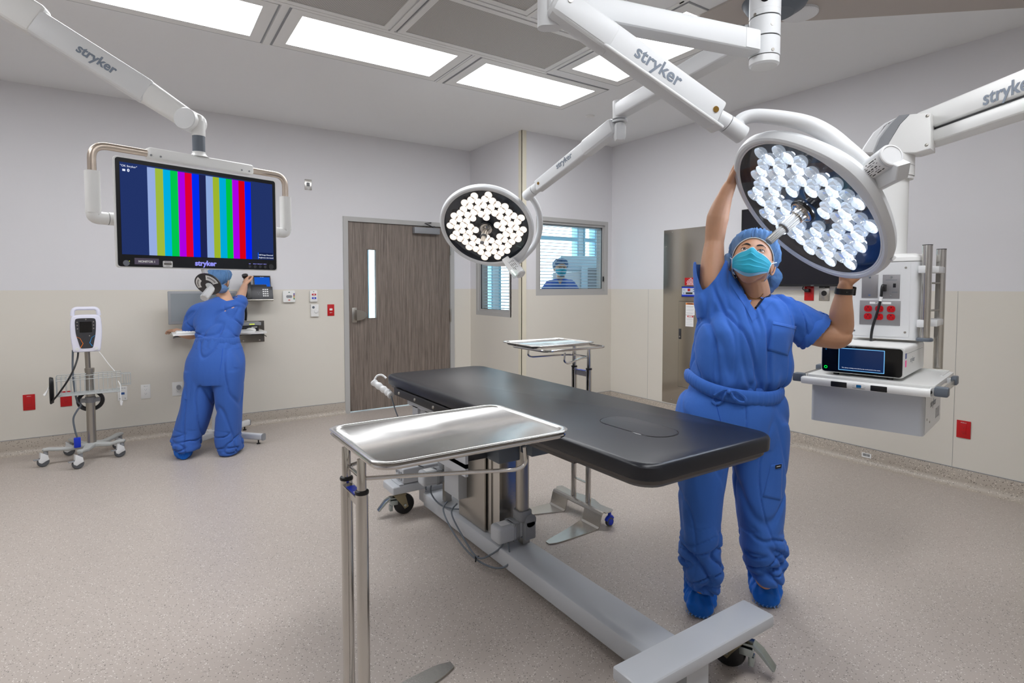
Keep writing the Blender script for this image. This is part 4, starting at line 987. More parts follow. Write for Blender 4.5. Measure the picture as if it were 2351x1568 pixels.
for px, py in ((2129, 266), (2127, 333)):
    q = BL(px, py, .075); obj('screw', MB().lathe([(.008, .075), (.006, .079), (.001, .080)], T(q.x, 0, q.z) @ Matrix(((1, 0, 0, 0), (0, 0, 1, 0), (0, 1, 0, 0), (0, 0, 0, 1))), 14, cap=(False, True)), M['nickel'], eb)
Aq = J(2128, 299, 2.93); Bq = Aq-FH*1.75+RT*.04
m = MB(); Fc, Lc = armbox(m, Aq+ZZ*.035, Bq+ZZ*.035, .13, .105, bev=.014); ba = obj('boom_arm', m, M['white'], BM, world=True)
m = MB(); armbox(m, Aq-ZZ*.06, Bq-ZZ*.06, .115, .065, bev=.014); obj('lower_arm', m, M['white'], ba, world=True)
m = MB(); armbox(m, Aq-ZZ*.02, Bq-ZZ*.02, .09, .03, bev=.002); obj('arm_slot', m, M['char'], ba, world=True)
nb = -RT if (-RT).dot(CAMP-Aq) > 0 else RT
nb = Vector((Fc[0][1], Fc[1][1], Fc[2][1])); nb = nb if nb.dot(CAMP-(Aq+Bq)/2) > 0 else -nb
LP = onplane(2316, 206, nb, Aq+nb*.0662); logo_at(LP+nb*.0004, Bq-Aq if (Bq-Aq).dot(RT*nb.cross(ZZ).dot(RT)) else Aq-Bq, nb, .088, ba) if False else None
X_ = (Bq-Aq).normalized(); X_ = X_ if X_.cross(ZZ).dot(nb) > 0 else -X_
logo_at(LP+nb*.0006, X_, nb, .088, ba)
obj('boom_post', MB().cyl((Bq.x, Bq.y, 2.05), (Bq.x, Bq.y, CE), .09, n=28), M['white'], BM, world=True)
# outlet box
M['platest'] = mat('dull plate steel', (150, 148, 150), .5, metal=.7)
bx = obj('outlet_box', MB().rings([[Vector((-.041+x, .012+y, z)) for x, y in rrect(.292, .36, .022, 5)] for z in (1.141, 1.524)]), M['offw'], BM)
obj('box_lid', MB().rings([[Vector((-.041+x*s, .012+y*s, z)) for x, y in rrect(.296, .366, .03, 5)] for z, s in ((1.526, .99), (1.530, 1), (1.546, .985), (1.558, .93), (1.566, .8))]), M['white'], bx)
obj('face_panel', MB().prism(rrect(.250, .366, .006, 3, -.0265, 1.336), .190, .1945, PXZ), M['offw'], bx)
for u, z in ((.083, 1.175), (-.136, 1.178), (-.132, 1.495), (.083, 1.495)):
    obj('screw', MB().cyl((u, .194, z), (u, .1968, z), .0052, n=12), M['nickel'], bx)
def plate(u0, u1, z0, z1, nm): return obj(nm, MB().b2(u0, u1, .1945, .1975, z0, z1, bev=.0012), M['platest'], bx)
p6 = plate(-.115, .060, 1.209, 1.332, 'outlet_plate'); p1 = plate(-.018, .053, 1.345, 1.463, 'blank_plate'); p2 = plate(-.110, -.037, 1.343, 1.462, 'data_plate')
for z in (1.291, 1.251):
    for u in (.022, -.027, -.077):
        rc = obj('red_receptacle', MB().prism(rrect(.035, .032, .013, 5, u, z), .1975, .2005, PXZ), M['red'], p6)
        obj('receptacle_slots', MB().b2(u+.006, u+.008, .2003, .2009, z-.007, z+.001).b2(u-.010, u-.007, .2003, .2009, z-.006, z-.002).prism(rrect(.006, .005, .002, 3, u, z+.008), .2003, .2009, PXZ), M['black'], rc)
obj('plate_label', MB().b2(-.076, .016, .1975, .1980, 1.315, 1.326), M['paper'], p6)
mt_b = lambda u, z, v: Matrix(((-1, 0, 0, u), (0, 0, 1, v), (0, 1, 0, z), (0, 0, 0, 1)))
text('IPC03C', .010, mt_b(-.024, 1.3205, .1984), M['ink'], p6, 'label_text', world=False)
for q, pts in ((p1, ((.018, 1.449), (.018, 1.359))), (p2, ((-.074, 1.449), (-.074, 1.357)))):
    for u, z in pts: obj('screw', MB().cyl((u, .1975, z), (u, .1992, z), .005, n=12), M['zinc'], q)
obj('video_port', MB().b2(-.094, -.082, .1975, .1995, 1.398, 1.418, bev=.001), M['black'], p2)
obj('port_text', MB().b2(-.098, -.050, .1976, .1979, 1.434, 1.436).b2(-.101, -.078, .1976, .1979, 1.374, 1.376), M['dgrey'], p2)
# uprights at the side
for u, v, z0, z1 in ((-.215, .19, 1.156, 1.600), (-.237, -.05, .985, 1.590)):
    tb = obj('steel_tube', MB().cyl((u, v, z0), (u, v, z1), .0208, n=32), M['steel'], BM)
    obj('tube_cap', MB().cyl((u, v, z1), (u, v, z1+.003), .0212, n=32), M['black'], tb)
    if v > 0: obj('tube_puck', MB().lathe([(.03, 1.139), (.034, 1.142), (.034, 1.152), (.03, 1.156)], T(u, v, 0), 32), M['dgrey'], tb)
for z in (1.485, 1.225):
    obj('tube_clamp', MB().b2(-.213, -.185, .12, .215, z-.018, z+.018, bev=.003), M['offw'], BM)
    obj('tube_clamp', MB().b2(-.255, -.186, -.045, .14, z-.016, z+.016, bev=.003), M['offw'], BM)
for z in (1.42, 1.285): obj('spacer_pin', MB().cyl((-.218, .17, z), (-.235, -.03, z), .005, n=10), M['nickel'], BM)
# drawer body, shelf and rails
db = obj('drawer_body', MB().rings([[Vector((-.0435+x, .31+y, z)) for x, y in rrect(.452, .43, .018, 5)] for z in (.748, .957)]), M['grey'], BM)
obj('side_panel', MB().b2(-.2715, -.270, .09, .49, .752, .94), M['offw'], db)
vg = MB()
for i in range(7): vg.b2(-.2723, -.2714, .13+i*.0, .23, .782+i*.007, .785+i*.007)
obj('vent_slots', vg, M['mgrey'], db)
for v, z in ((.45, .812), (.20, .822), (.38, .79)): obj('screw', MB().cyl((-.271, v, z), (-.2735, v, z), .005, n=10), M['nickel'], db)
X90 = Matrix(((0, 0, -1, -.2716), (-1, 0, 0, 0), (0, 1, 0, 0), (0, 0, 0, 1)))
text('stryker', .048, Matrix(((0, 0, -1, -.2722), (-1, 0, 0, .30), (0, 1, 0, .868), (0, 0, 0, 1))), M['mgrey'], db, 'logo_lettering', world=False)
obj('shelf', MB().prism(rrect(.50, .58, .02, 5, -.0585, .275), .958, .978), M['white'], BM)
obj('shelf_lip', MB().b2(-.29, .17, -.005, .012, .978, .986).b2(-.29, -.28, 0, .2, .978, .984), M['white'], BM)
P = [(.205, .53, .956), (.196, .575, .956), (.16, .598, .954), (-.26, .598, .954), (-.298, .575, .956), (-.312, .53, .956)]
hb = obj('front_handle', MB().rings([[q+off for off in (Vector((0, .013, -.017)), Vector((0, .018, -.008)), Vector((0, .018, .008)), Vector((0, .010, .017)), Vector((0, -.010, .017)), Vector((0, -.018, .008)), Vector((0, -.018, -.008)), Vector((0, -.012, -.017)))] for q in smooth_path(P, 5)]), M['white'], BM, angle=50)
for u0, u1 in ((.004, .071), (-.152, -.088)): obj('grip_pad', MB().b2(u0, u1, .606, .6200, .939, .964, bev=.003), M['black'], hb)
cp_ = obj('control_pod', MB().prism(rrect(.060, .019, .009, 5, -.043, .953), .606, .6185, PXZ), M['black'], hb)
obj('pod_screen', MB().prism(rrect(.020, .013, .002, 3, -.043, .953), .6185, .619, PXZ), M.setdefault('cyanled', emat('cyan display', (30, 90, 140), .6)), cp_)
obj('pod_text', MB().b2(-.070, -.058, .6186, .6190, .951, .952).b2(-.028, -.016, .6186, .6190, .951, .952).b2(-.028, -.018, .6186, .6190, .955, .956), M['mgrey'], cp_)
ep = obj('button_pod', MB().prism(rrect(.032, .018, .008, 4, -.291, .957), .585, .598, PXZ), M['black'], hb)
for s, u in ((1, .222), (-1, -.336)):
    r_ = obj('side_rail', MB().b2(u-.004, u+.004, .20, .575, .944, .972, bev=.002), M['steel'], BM)
    obj('rail_bumper', MB().b2(u-.026, u+.022, .555, .605, .943, .982, bev=.006), M['dgrey'], r_)
    obj('rail_bumper', MB().b2(u-.012, u+.03*s if s > 0 else u+.012, .17, .23, .946, .985, bev=.005), M['dgrey'], r_)
    obj('rail_bracket', MB().b2(min(u, u-s*.05), max(u, u-s*.05), .18, .21, .95, .972), M['offw'], r_)
# camera console on the shelf
CN = thing('video_console', 'white console with a black glass front and small screen standing on the boom shelf', 'console', (0, 0, 0), 0)
CN.location = WB @ Vector((-.0225, .27, .978)); CN.rotation_euler = (0, 0, math.atan2(.980, -.198)); ROOTM[CN.name] = Matrix.Translation(CN.location) @ RZ(math.atan2(.980, -.198))
f_ = Matrix(((1, 0, 0, 0), (0, 0, 1, 0), (0, 1, 0, .0805), (0, 0, 0, 1)))
obj('case', MB().prism(rrect(.336, .137, .014, 5), -.235, .232, f_), M['white'], CN)
fp = obj('glass_front', MB().prism(rrect(.326, .128, .014, 5), .232, .240, f_), M['gloss'], CN)
obj('display_edge', MB().prism(rrect(.187, .106, .002, 2, -.002, .0), .240, .2406, f_), emat('pale blue display edge', (120, 190, 245), 1.0), fp)
obj('display', MB().prism(rrect(.181, .100, .001, 2, -.002, .0), .2404, .2412, f_), mat('dim navy display', (10, 26, 58), .15, emit=(14, 40, 84), es=.6), fp)
text('This device is being controlled by the touch panel in the room.', .0062, Matrix(((-1, 0, 0, -.002), (0, 0, 1, .2414), (0, 1, 0, .0405), (0, 0, 0, 1))), ew, fp, 'display_text', world=False)
text('POWER  CAM  VIDEO', .0058, Matrix(((-1, 0, 0, .05), (0, 0, 1, .2404), (0, 1, 0, .1415), (0, 0, 0, 1))), M['mgrey'], fp, 'front_text', world=False)
obj('power_ring', MB().tube([(.146+.0058*math.cos(a), .2404, .037+.0058*math.sin(a)) for a in np.linspace(0, 2*PI, 17)[:-1]], .0014, 6, closed=True), emat('green power ring', (0, 225, 70), 1.5), fp)
obj('usb_port', MB().prism(rrect(.006, .013, .002, 3, .146, .045), .240, .2408, f_), M['cyanled'], fp)
for u in (-.11, .11):
    for v in (-.19, .20): obj('foot', MB().cyl((u, v, 0), (u, v, .013), .013, n=14), M['black'], CN)
obj('pink_sticker', MB().b2(-.1690, -.1682, .185, .212, .062, .092), mat('pink paper', (255, 96, 172), .6), CN)
obj('id_sticker', MB().b2(-.1690, -.1682, .185, .212, .100, .124), mat('blue tag', (86, 96, 160), .6), CN)
obj('id_sticker', MB().b2(-.1690, -.1682, .185, .212, .055, .06), M['paper'], CN)
text('stryker', .034, Matrix(((0, 0, -1, -.1684), (-1, 0, 0, .05), (0, 1, 0, .085), (0, 0, 0, 1))), M['mgrey'], CN, 'logo_lettering', world=False)
obj('case_seam', MB().b2(-.1686, -.1680, -.20, .20, .120, .1212), M['mgrey'], CN)
cb2 = thing('video_cable', 'black cable plugged into the outlet box, running down behind the console', 'cable', WB @ Vector((-.06, .22, 1.13)), 0)
cp = [(-.049, .205, 1.405), (-.045, .222, 1.410), (-.042, .232, 1.395), (-.040, .234, 1.35), (-.028, .238, 1.28), (-.008, .235, 1.20), (.0, .225, 1.137), (.002, .20, 1.125), (.002, .12, 1.122)]
obj('cord', MB().tube([WB @ p for p in smooth_path(cp, 6)], .0062, 10), M['black'], cb2, world=True)
obj('plug', MB().b2(-.057, -.041, .201, .232, 1.378, 1.414, WB, bev=.003), M['black'], cb2, world=True)
obj('cable_tag', MB().cyl(WB @ Vector((-.0405, .234, 1.352)), WB @ Vector((-.038, .235, 1.330)), .0072, n=12), M['paper'], cb2, world=True)

# ============================================================= WALL DISPLAY, RIGHT WALL FITTINGS
TV = thing('wall_display', 'large switched-off black flat screen mounted on the right wall behind the person', 'television', (4.76, 2.575, 1.40))
obj('screen', MB().b2(4.690, 4.702, 1.965, 3.185, 1.418, 2.108), M['tvs'] if 'tvs' in M else M.setdefault('tvs', mat('dark matte screen', (14, 14, 26), .25)), TV, world=True)
obj('bezel', MB().b2(4.688, 4.708, 1.955, 1.966, 1.402, 2.114).b2(4.688, 4.708, 3.184, 3.195, 1.402, 2.114).b2(4.688, 4.708, 1.966, 3.184, 2.107, 2.114).b2(4.688, 4.708, 1.966, 3.184, 1.402, 1.419), M['black'], TV, world=True)
obj('rear_shell', MB().b2(4.708, 4.745, 2.05, 3.10, 1.43, 2.08, bev=.01), M['black'], TV, world=True)
obj('wall_bracket', MB().b2(4.745, 4.76, 2.3, 2.85, 1.6, 1.95), M['char'], TV, world=True)
text('NEC', .014, Matrix(((0, 0, -1, 4.6875), (-1, 0, 0, 2.52), (0, 1, 0, 1.410), (0, 0, 0, 1))), M['mgrey'], TV, 'maker_lettering')
def wallthing(name, label, cat, x, y, z, side, group=None):
    """side L: left wall (faces -y); R: right wall (faces -x). local: x right, y out of wall is -y, z up"""
    return thing(name, label, cat, (x, y, z), 0 if side == 'L' else -PI/2, group)
def duplex(name, label, x, y, z, side, col, w=.075, h=.125, group='wall outlets', tx=None, kind='duplex'):
    t = wallthing(name, label, 'outlet', x, y, z, side, group)
    pl = obj('cover_plate', MB().b2(-w/2, w/2, -.006, 0, -h/2, h/2, bev=.0015), M[col], t)
    dark = M['char'] if col == 'red' else M['dgrey']
    if kind == 'duplex':
        rc = obj('receptacle', MB().b2(-.0165, .0165, -.008, -.004, -.034, .034, bev=.001), M[col], t)
        for zz in (-.018, .018):
            obj('outlet_slots', MB().b2(-.007, -.0055, -.0086, -.0078, zz-.002, zz+.006).b2(.0055, .0075, -.0086, -.0078, zz-.001, zz+.005).b2(-.002, .002, -.0086, -.0078, zz-.010, zz-.006), dark, rc)
    if tx: text(tx, .0085, Matrix(((1, 0, 0, 0), (0, 0, -1, -.0064), (0, 1, 0, h*.38), (0, 0, 0, 1))), M['inkw'] if col == 'red' else M['dgrey'], t, 'plate_text', world=False)
    return t
duplex('power_outlet', 'red power outlet low on the left wall, furthest left in the frame', -.794, Y1, .432, 'L', 'red', .078, .132, tx='IPC03-5')
duplex('power_outlet', 'red power outlet low on the left wall, partly behind the wheeled monitor stand', -.55, Y1, .435, 'L', 'red', .078, .132, tx='IPC03-6')
duplex('power_outlet', 'white power outlet low on the left wall between the display plate and the corded outlet', .025, Y1, .437, 'L', 'white', .074, .130, tx='OR-2-14')
duplex('power_outlet', 'red power outlet low on the right wall beside the panel seam', 4.76, 1.480, .408, 'R', 'red', .080, .122, tx='IPC04-12')
duplex('power_outlet', 'red power outlet with a black plug, high on the right wall under the dark screen', 4.76, 2.584, 1.343, 'R', 'red', .080, .122, tx='IPC03-11')
p = wallthing('wall_plug', 'black plug in the red outlet under the dark screen', 'plug', 4.76, 2.59, 1.365, 'R')
obj('plug_body', MB().b2(-.018, .022, -.04, -.009, -.012, .016, bev=.005), M['black'], p)
obj('plug_cord', MB().tube(smooth_path([(-.015, -.025, .0), (-.035, -.03, .015), (-.03, -.02, .045), (-.01, -.03, .07)], 5), .004, 8), M['black'], p)
t = wallthing('network_plate', 'white wall plate with a small blue display, low on the left wall', 'wall plate', -.151, Y1, .438, 'L')
obj('cover_plate', MB().b2(-.036, .036, -.006, 0, -.063, .063, bev=.0015), M['white'], t)
obj('plate_display', MB().b2(-.014, .016, -.0075, -.005, -.010, .010), mat('blue lcd', (40, 84, 150), .3), t)
obj('plate_marks', MB().b2(-.024, -.012, -.0068, -.0058, .046, .050).b2(-.006, .004, -.0068, -.0058, .046, .050).b2(.010, .024, -.0068, -.0058, .046, .050).b2(-.024, -.016, -.0068, -.0058, -.048, -.042).b2(.016, .024, -.0068, -.0058, -.048, -.042), M['mgrey'], t)
t = duplex('power_outlet', 'white outlet with a grey plug and looping cord behind the person at the wall', .276, Y1, .437, 'L', 'white', .086, .130)
p = thing('computer_power_cable', 'grey and black cord hanging from the computer shelf down to the white outlet', 'cable', (.28, Y1-.03, .44))
obj('plug', MB().cyl((.285, Y1-.008, .455), (.285, Y1-.05, .455), .020, n=20), M['mgrey'], p, world=True)
pc = [J(455, 770, 5.15), J(425, 772, 5.2), J(402, 774, 5.25), J(393, 785, 5.3), J(396, 820, 5.38), J(405, 850, 5.42), J(412, 870, 5.45), J(420, 895, 5.46), J(418, 908, 5.46), J(410, 911, 5.47), J(404, 906, 5.47), J(405, 892, 5.48)]
obj('cord', MB().tube(smooth_path(pc, 6), .0075, 8), M['mgrey'], p, world=True)
obj('second_cord', MB().tube([q+Vector((.006*math.sin(i*.5), -.006, .006*math.cos(i*.5))) for i, q in enumerate(smooth_path(pc, 6))], .0055, 8), M['black'], p, world=True)
# nurse call and code devices
t = wallthing('nurse_call_station', 'square white call station with a column of coloured buttons, right of the phone', 'call station', 1.286, Y1, 1.297, 'L')
obj('housing', MB().prism(rrect(.122, .120, .012, 4), 0, .026, Matrix(((1, 0, 0, 0), (0, 0, -1, 0), (0, 1, 0, 0), (0, 0, 0, 1))), bev=.005), M['white'], t)
YF = Matrix(((1, 0, 0, 0), (0, 0, -1, 0), (0, 1, 0, 0), (0, 0, 0, 1)))
obj('speaker_pad', MB().prism([(-.030, 0), (-.024, -.014), (.024, -.014), (.030, 0), (.024, .014), (-.024, .014)], .026, .028, YF), M['mgrey'], t)
for i, c_ in enumerate(((70, 60, 150), (150, 60, 60), (200, 170, 50), (40, 130, 90))):
    obj('call_button', MB().prism(rrect(.012, .013, .003, 3, .048, .026-i*.0165), .026, .029, YF), mat('call button %d' % i, c_, .4), t)
obj('cancel_button', MB().prism(rrect(.020, .011, .005, 4, 0, -.036), .026, .028, YF), mat('coral button', (215, 110, 100), .4), t)
obj('indicator', MB().prism(rrect(.014, .008, .003, 3, 0, .044), .026, .0275, YF), mat('green lens', (40, 100, 80), .2), t)
t = wallthing('code_button_station', 'white wall unit with one red and one blue button', 'call station', 1.534, Y1, 1.298, 'L')
obj('housing', MB().prism(rrect(.078, .120, .010, 4), 0, .024, YF, bev=.005), M['white'], t)
for z, m_ in ((.018, 'red'), (-.020, 'blue')):
    k = obj('call_button', MB().prism(rrect(.044, .018, .004, 3, .002, z), .024, .027, YF), M[m_], t); obj('button_mark', MB().prism(rrect(.014, .008, .002, 2, .002, z), .027, .0274, YF), M['inkw'], k)
obj('indicator', MB().prism(rrect(.010, .007, .003, 3, 0, .047), .024, .0255, YF), mat('green lens 2', (30, 80, 60), .2), t)
t = wallthing('thermostat', 'plain white thermostat with a dark round sensor and dial, under the red and blue buttons', 'thermostat', 1.543, Y1, 1.146, 'L')
obj('housing', MB().prism(rrect(.080, .128, .003, 3), 0, .022, YF, bev=.002), M['white'], t)
obj('sensor', MB().cyl((-.014, -.0225, .034), (-.014, -.021, .034), .0135, n=24), M['dgrey'], t)
obj('dial', MB().lathe([(.020, .022), (.020, .030), (.017, .033), (.001, .033)], T(.012, 0, -.006) @ RX(PI/2), 32), M['white'], t)
obj('dial_marks', MB().b2(-.034, -.031, -.0225, -.0218, .004, .007).b2(-.034, -.031, -.0225, -.0218, -.006, -.003).b2(-.020, -.017, -.0225, -.0218, .004, .007).b2(-.020, -.017, -.0225, -.0218, -.006, -.003), M['mgrey'], t)
t = wallthing('emergency_phone_jack', 'red wall plate with a white jack, beside the door frame', 'wall plate', 1.716, Y1, 1.146, 'L')
obj('cover_plate', MB().b2(-.036, .036, -.006, 0, -.062, .062, bev=.0015), M['red'], t)
obj('jack', MB().b2(-.015, .016, -.010, -.005, -.004, .018, bev=.002), M['white'], t)
obj('jack_ports', MB().b2(-.011, -.003, -.0068, -.0058, -.031, -.024).b2(.004, .012, -.0068, -.0058, -.030, -.024), M['inkw'], t)
text('PHONE', .008, Matrix(((1, 0, 0, 0), (0, 0, -1, -.0064), (0, 1, 0, .029), (0, 0, 0, 1))), mat('faded red print', (220, 90, 90), .5), t, 'plate_text', world=False)
t = wallthing('speaker_grille_plate', 'small steel louvred plate high on the left wall above the monitor', 'wall plate', 1.499, Y1, 2.467, 'L')
obj('cover_plate', MB().b2(-.036, .036, -.006, 0, -.055, .055, bev=.003), M['steel'], t)
lv = obj('louvres', MB().b2(-.017, .017, -.0085, -.005, -.018, .020), M['mgrey'], t)
obj('louvre_slots', MB().b2(-.016, .016, -.0092, -.0084, .012, .016).b2(-.016, .016, -.0092, -.0084, .003, .007).b2(-.016, .016, -.0092, -.0084, -.006, -.002).b2(-.016, .016, -.0092, -.0084, -.015, -.011), M['char'], lv)
t = wallthing('audio_jack_plate', 'steel wall plate with a round black socket, right of the red outlet under the screen', 'wall plate', 4.76, 2.457, 1.345, 'R')
obj('cover_plate', MB().b2(-.043, .043, -.005, 0, -.062, .062, bev=.001), M['steel'], t)
obj('round_socket', MB().cyl((0, -.008, 0), (0, -.004, 0), .022, n=28), M['black'], t)
for z in (-.048, .048): obj('screw', MB().cyl((0, -.0065, z), (0, -.004, z), .004, n=10), M['mgrey'], t)
t = wallthing('barcode_label', 'small white barcode label on the cove base of the right wall', 'label', 4.7505, 2.095, .070, 'R')
obj('label_paper', MB().b2(-.035, .035, -.0012, 0, -.018, .018), M['paper'], t)
bc_ = MB(); x = -.026
random.seed(3)
while x < .024:
    w = random.choice((.0012, .0022, .003)); bc_.b2(x, x+w, -.0016, -.0011, -.008, .012); x += w+random.choice((.0012, .002))
obj('barcode', bc_, M['ink'], t, flat=True)
# stainless cabinet cover
t = wallthing('isolation_power_panel', 'tall stainless steel panel cover on the right wall with a door, meter and warning labels', 'electrical panel', 4.76, 3.83, 0, 'R')
M['panelst'] = mat('dull stainless sheet', (178, 172, 163), .13, metal=1, bump=(14, .03, (1, 1, 3)))
obj('cover_sheet', MB().b2(-.352, .352, -.004, 0, .142, 2.006), M['panelst'], t)
dd_ = obj('cabinet_door', MB().b2(-.134, .22, -.0065, -.004, .34, 1.245), M['panelst'], t)
obj('door_gap', MB().b2(-.137, -.134, -.0045, -.0038, .337, 1.248).b2(-.137, .22, -.0045, -.0038, .337, .340).b2(-.137, .22, -.0045, -.0038, 1.245, 1.248), M['char'], t)
lk = obj('latch', MB().b2(-.130, -.102, -.012, -.006, .845, .955, bev=.003), M['char'], dd_)
obj('latch_key', MB().cyl((-.116, -.0125, .872), (-.116, -.012, .872), .008, n=14), M['nickel'], lk)
mtx = obj('line_meter', MB().b2(-.094, .09, -.020, -.004, 1.29, 1.405, bev=.004), M['char'], t)
obj('meter_face', MB().b2(-.086, .082, -.0215, -.0195, 1.298, 1.397), mat('meter face', (196, 204, 214), .4), mtx)
obj('meter_band', MB().b2(-.086, .082, -.0222, -.0214, 1.298, 1.316).b2(-.086, .082, -.0222, -.0214, 1.384, 1.397), M['blue'], mtx)
obj('red_readout', MB().b2(-.012, .020, -.0222, -.0214, 1.352, 1.378), M['red'], mtx)
obj('meter_bar', MB().b2(-.036, .050, -.0222, -.0214, 1.322, 1.340), M['black'], mtx)
obj('meter_marks', MB().b2(-.070, -.045, -.0222, -.0214, 1.362, 1.366).b2(-.066, -.056, -.0222, -.0214, 1.325, 1.337).b2(.055, .075, -.0222, -.0214, 1.366, 1.374).b2(.055, .075, -.0222, -.0214, 1.345, 1.352), mat('meter blue mark', (70, 100, 180), .5), mtx)
rs = obj('red_sign', MB().b2(-.064, .10, -.006, -.004, 1.412, 1.492), M['red'], t)
for i, s_ in enumerate(('THIS', 'UNIT IS AN', 'ISOLATED SYSTEM', 'DO NOT RESET UNTIL', 'QUALIFIED PERSON', 'HAS BEEN NOTIFIED')):
    text(s_, .0105, Matrix(((1, 0, 0, .012), (0, 0, -1, -.0065), (0, 1, 0, 1.483-i*.0125), (0, 0, 0, 1))), M['inkw'], rs, 'sign_text', world=False, bold=.0004)
wl = obj('warning_label', MB().b2(-.045, .07, -.0085, -.0065, 1.105, 1.232), M['paper'], dd_)
obj('warning_band', MB().b2(-.043, .068, -.0092, -.0085, 1.212, 1.230), mat('orange band', (232, 130, 30), .5), wl)
text('WARNING', .015, Matrix(((1, 0, 0, .012), (0, 0, -1, -.0096), (0, 1, 0, 1.221), (0, 0, 0, 1))), M['ink'], wl, 'label_text', world=False, bold=.0008)
obj('label_print', MB().b2(-.035, .06, -.009, -.0084, 1.195, 1.197).b2(-.035, .05, -.009, -.0084, 1.186, 1.188).b2(-.035, .06, -.009, -.0084, 1.165, 1.167).b2(-.035, .055, -.009, -.0084, 1.150, 1.152).b2(-.035, .06, -.009, -.0084, 1.128, 1.130).b2(-.035, .045, -.009, -.0084, 1.118, 1.120), M['mgrey'], wl, flat=True)
wl = obj('warning_label', MB().b2(-.045, .055, -.0085, -.0065, .985, 1.102), M['paper'], dd_)
obj('warning_band', MB().b2(-.022, .053, -.0092, -.0085, 1.082, 1.098), M['red'], wl)
text('DANGER', .012, Matrix(((1, 0, 0, .015), (0, 0, -1, -.0096), (0, 1, 0, 1.090), (0, 0, 0, 1))), M['inkw'], wl, 'label_text', world=False, bold=.0006)
obj('label_print', MB().b2(-.035, .045, -.009, -.0084, 1.066, 1.068).b2(-.035, .05, -.009, -.0084, 1.056, 1.058).b2(-.035, .04, -.009, -.0084, 1.040, 1.042).b2(-.035, .045, -.009, -.0084, 1.020, 1.022).b2(-.035, .05, -.009, -.0084, 1.004, 1.006), M['mgrey'], wl, flat=True)
for x, z in ((-.235, 1.98), (-.318, 1.83), (-.318, 1.33), (-.318, .90), (-.318, .46), (-.22, .18), (.2, 1.98), (.318, 1.33), (.2, .18)):
    obj('screw', MB().lathe([(.008, 0), (.006, .003), (.001, .004)], T(x, -.004, z) @ RX(PI/2), 12, cap=(False, True)), M['nickel'], t)
# left wall: phone, shelf, network gear
t = thing('desk_phone', 'black wall-mounted desk phone with a lit blue touch screen above the keypad', 'phone', (.97, Y1, 1.25))
obj('wall_mount', MB().b2(.88, 1.06, Y1-.09, Y1, 1.28, 1.42), M['char'], t, world=True)
Fp = frame((.985, Y1-.145, 1.262), (1, 0, 0), (0, -.5, 1)); Fp = T(.985, Y1-.16, 1.275) @ RX(math.radians(-20))
ph = obj('phone_body', MB().b2(-.12, .125, .0, .028, 0, .135, Fp, bev=.005), M['char'], t, world=True)
obj('front_trim', MB().b2(-.12, .125, -.01, .03, -.012, -.002, Fp, bev=.002), M['nickel'], ph, world=True)
sc_ = obj('touch_screen', MB().b2(-.04, .120, -.002, .012, .130, .262, Fp @ T(0, .035, 0), bev=.003), M['black'], t, world=True)
obj('screen_bezel', MB().b2(-.04, .120, -.0032, .001, .127, .1305, Fp @ T(0, .033, 0)), M['nickel'], sc_, world=True)
obj('lit_display', MB().b2(-.031, .111, -.0034, -.002, .142, .244, Fp @ T(0, .035, 0)), emat('phone screen blue', (26, 92, 205), .95), sc_, world=True)
for i, c_ in enumerate(((60, 190, 110), (200, 90, 90), (190, 80, 90), (40, 130, 240))):
    obj('screen_icon', MB().cyl((.018+i*.02, -.0042, .163), (.018+i*.02, -.0034, .163), .0042, n=10, M=Fp @ T(0, .035, 0)), emat('icon %d' % i, c_, 1), sc_, world=True)
text('Yealink', .012, Fp @ T(.04, .0325, .2435) @ RX(PI/2), M['inkw'], sc_, 'maker_lettering', world=True, bold=.0004)
for i in range(3):
    for j in range(4):
        obj('key', MB().b2(.030+i*.019, .043+i*.019, -.003, 0, .030+j*.022, .041+j*.022, Fp), M['paper'], ph, world=True)
obj('small_keys', MB().b2(-.02, -.015, -.0015, 0, .07, .074, Fp).b2(-.002, .003, -.0015, 0, .07, .074, Fp).b2(-.011, -.006, -.0015, 0, .052, .056, Fp).b2(.095, .099, -.0015, 0, .085, .088, Fp).b2(.108, .112, -.0015, 0, .085, .088, Fp), M['mgrey'], ph, world=True)
obj('handset_cradle', MB().b2(-.14, -.07, -.004, .04, -.0, .20, Fp, bev=.008), M['black'], ph, world=True)
t = thing('phone_cable', 'black cable hanging straight down from the wall phone', 'cable', (.88, Y1-.05, 1.0))
obj('cord', MB().tube(smooth_path([J(561, 688, 5.42), J(563, 700, 5.44), J(565, 720, 5.44), J(564, 736, 5.44)], 6), .011, 8), M['black'], t, world=True)
t = thing('mounting_plate', 'square stainless plate on the left wall behind the shelf', 'wall plate', (.92, Y1, .84))
obj('plate_sheet', MB().b2(.66, 1.045, Y1-.004, Y1, .842, 1.055), M['panelst'], t, world=True)
for x, z in ((1.0, 1.035), (1.0, .86), (.85, .86)): obj('screw', MB().cyl((x, Y1-.007, z), (x, Y1-.004, z), .008, n=10), M['nickel'], t, world=True)
t = thing('wall_shelf', 'small white shelf fixed to the stainless plate at the left wall', 'shelf', (.86, 5.9, .95))
obj('shelf_board', MB().prism([(.55, 5.80), (.98, 5.80), (1.02, 5.84), (1.02, Y1-.004), (.55, Y1-.004)], .948, .966), M['white'], t, world=True)
obj('cable_adapter', MB().b2(.90, 1.0, 5.98, 6.02, .925, .948, bev=.004), M['black'], t, world=True)
obj('cord', MB().tube(smooth_path([(.70, 5.95, .92), (.80, 5.97, .93), (.95, 6.0, .935), (1.02, 6.02, .92), (1.05, 6.04, .90)], 6), .004, 8), M['black'], t, world=True)
t = thing('network_switch', 'flat silver-grey box with four yellow lights stacked on the black box', 'electronics', (.82, 6.0, 1.02))
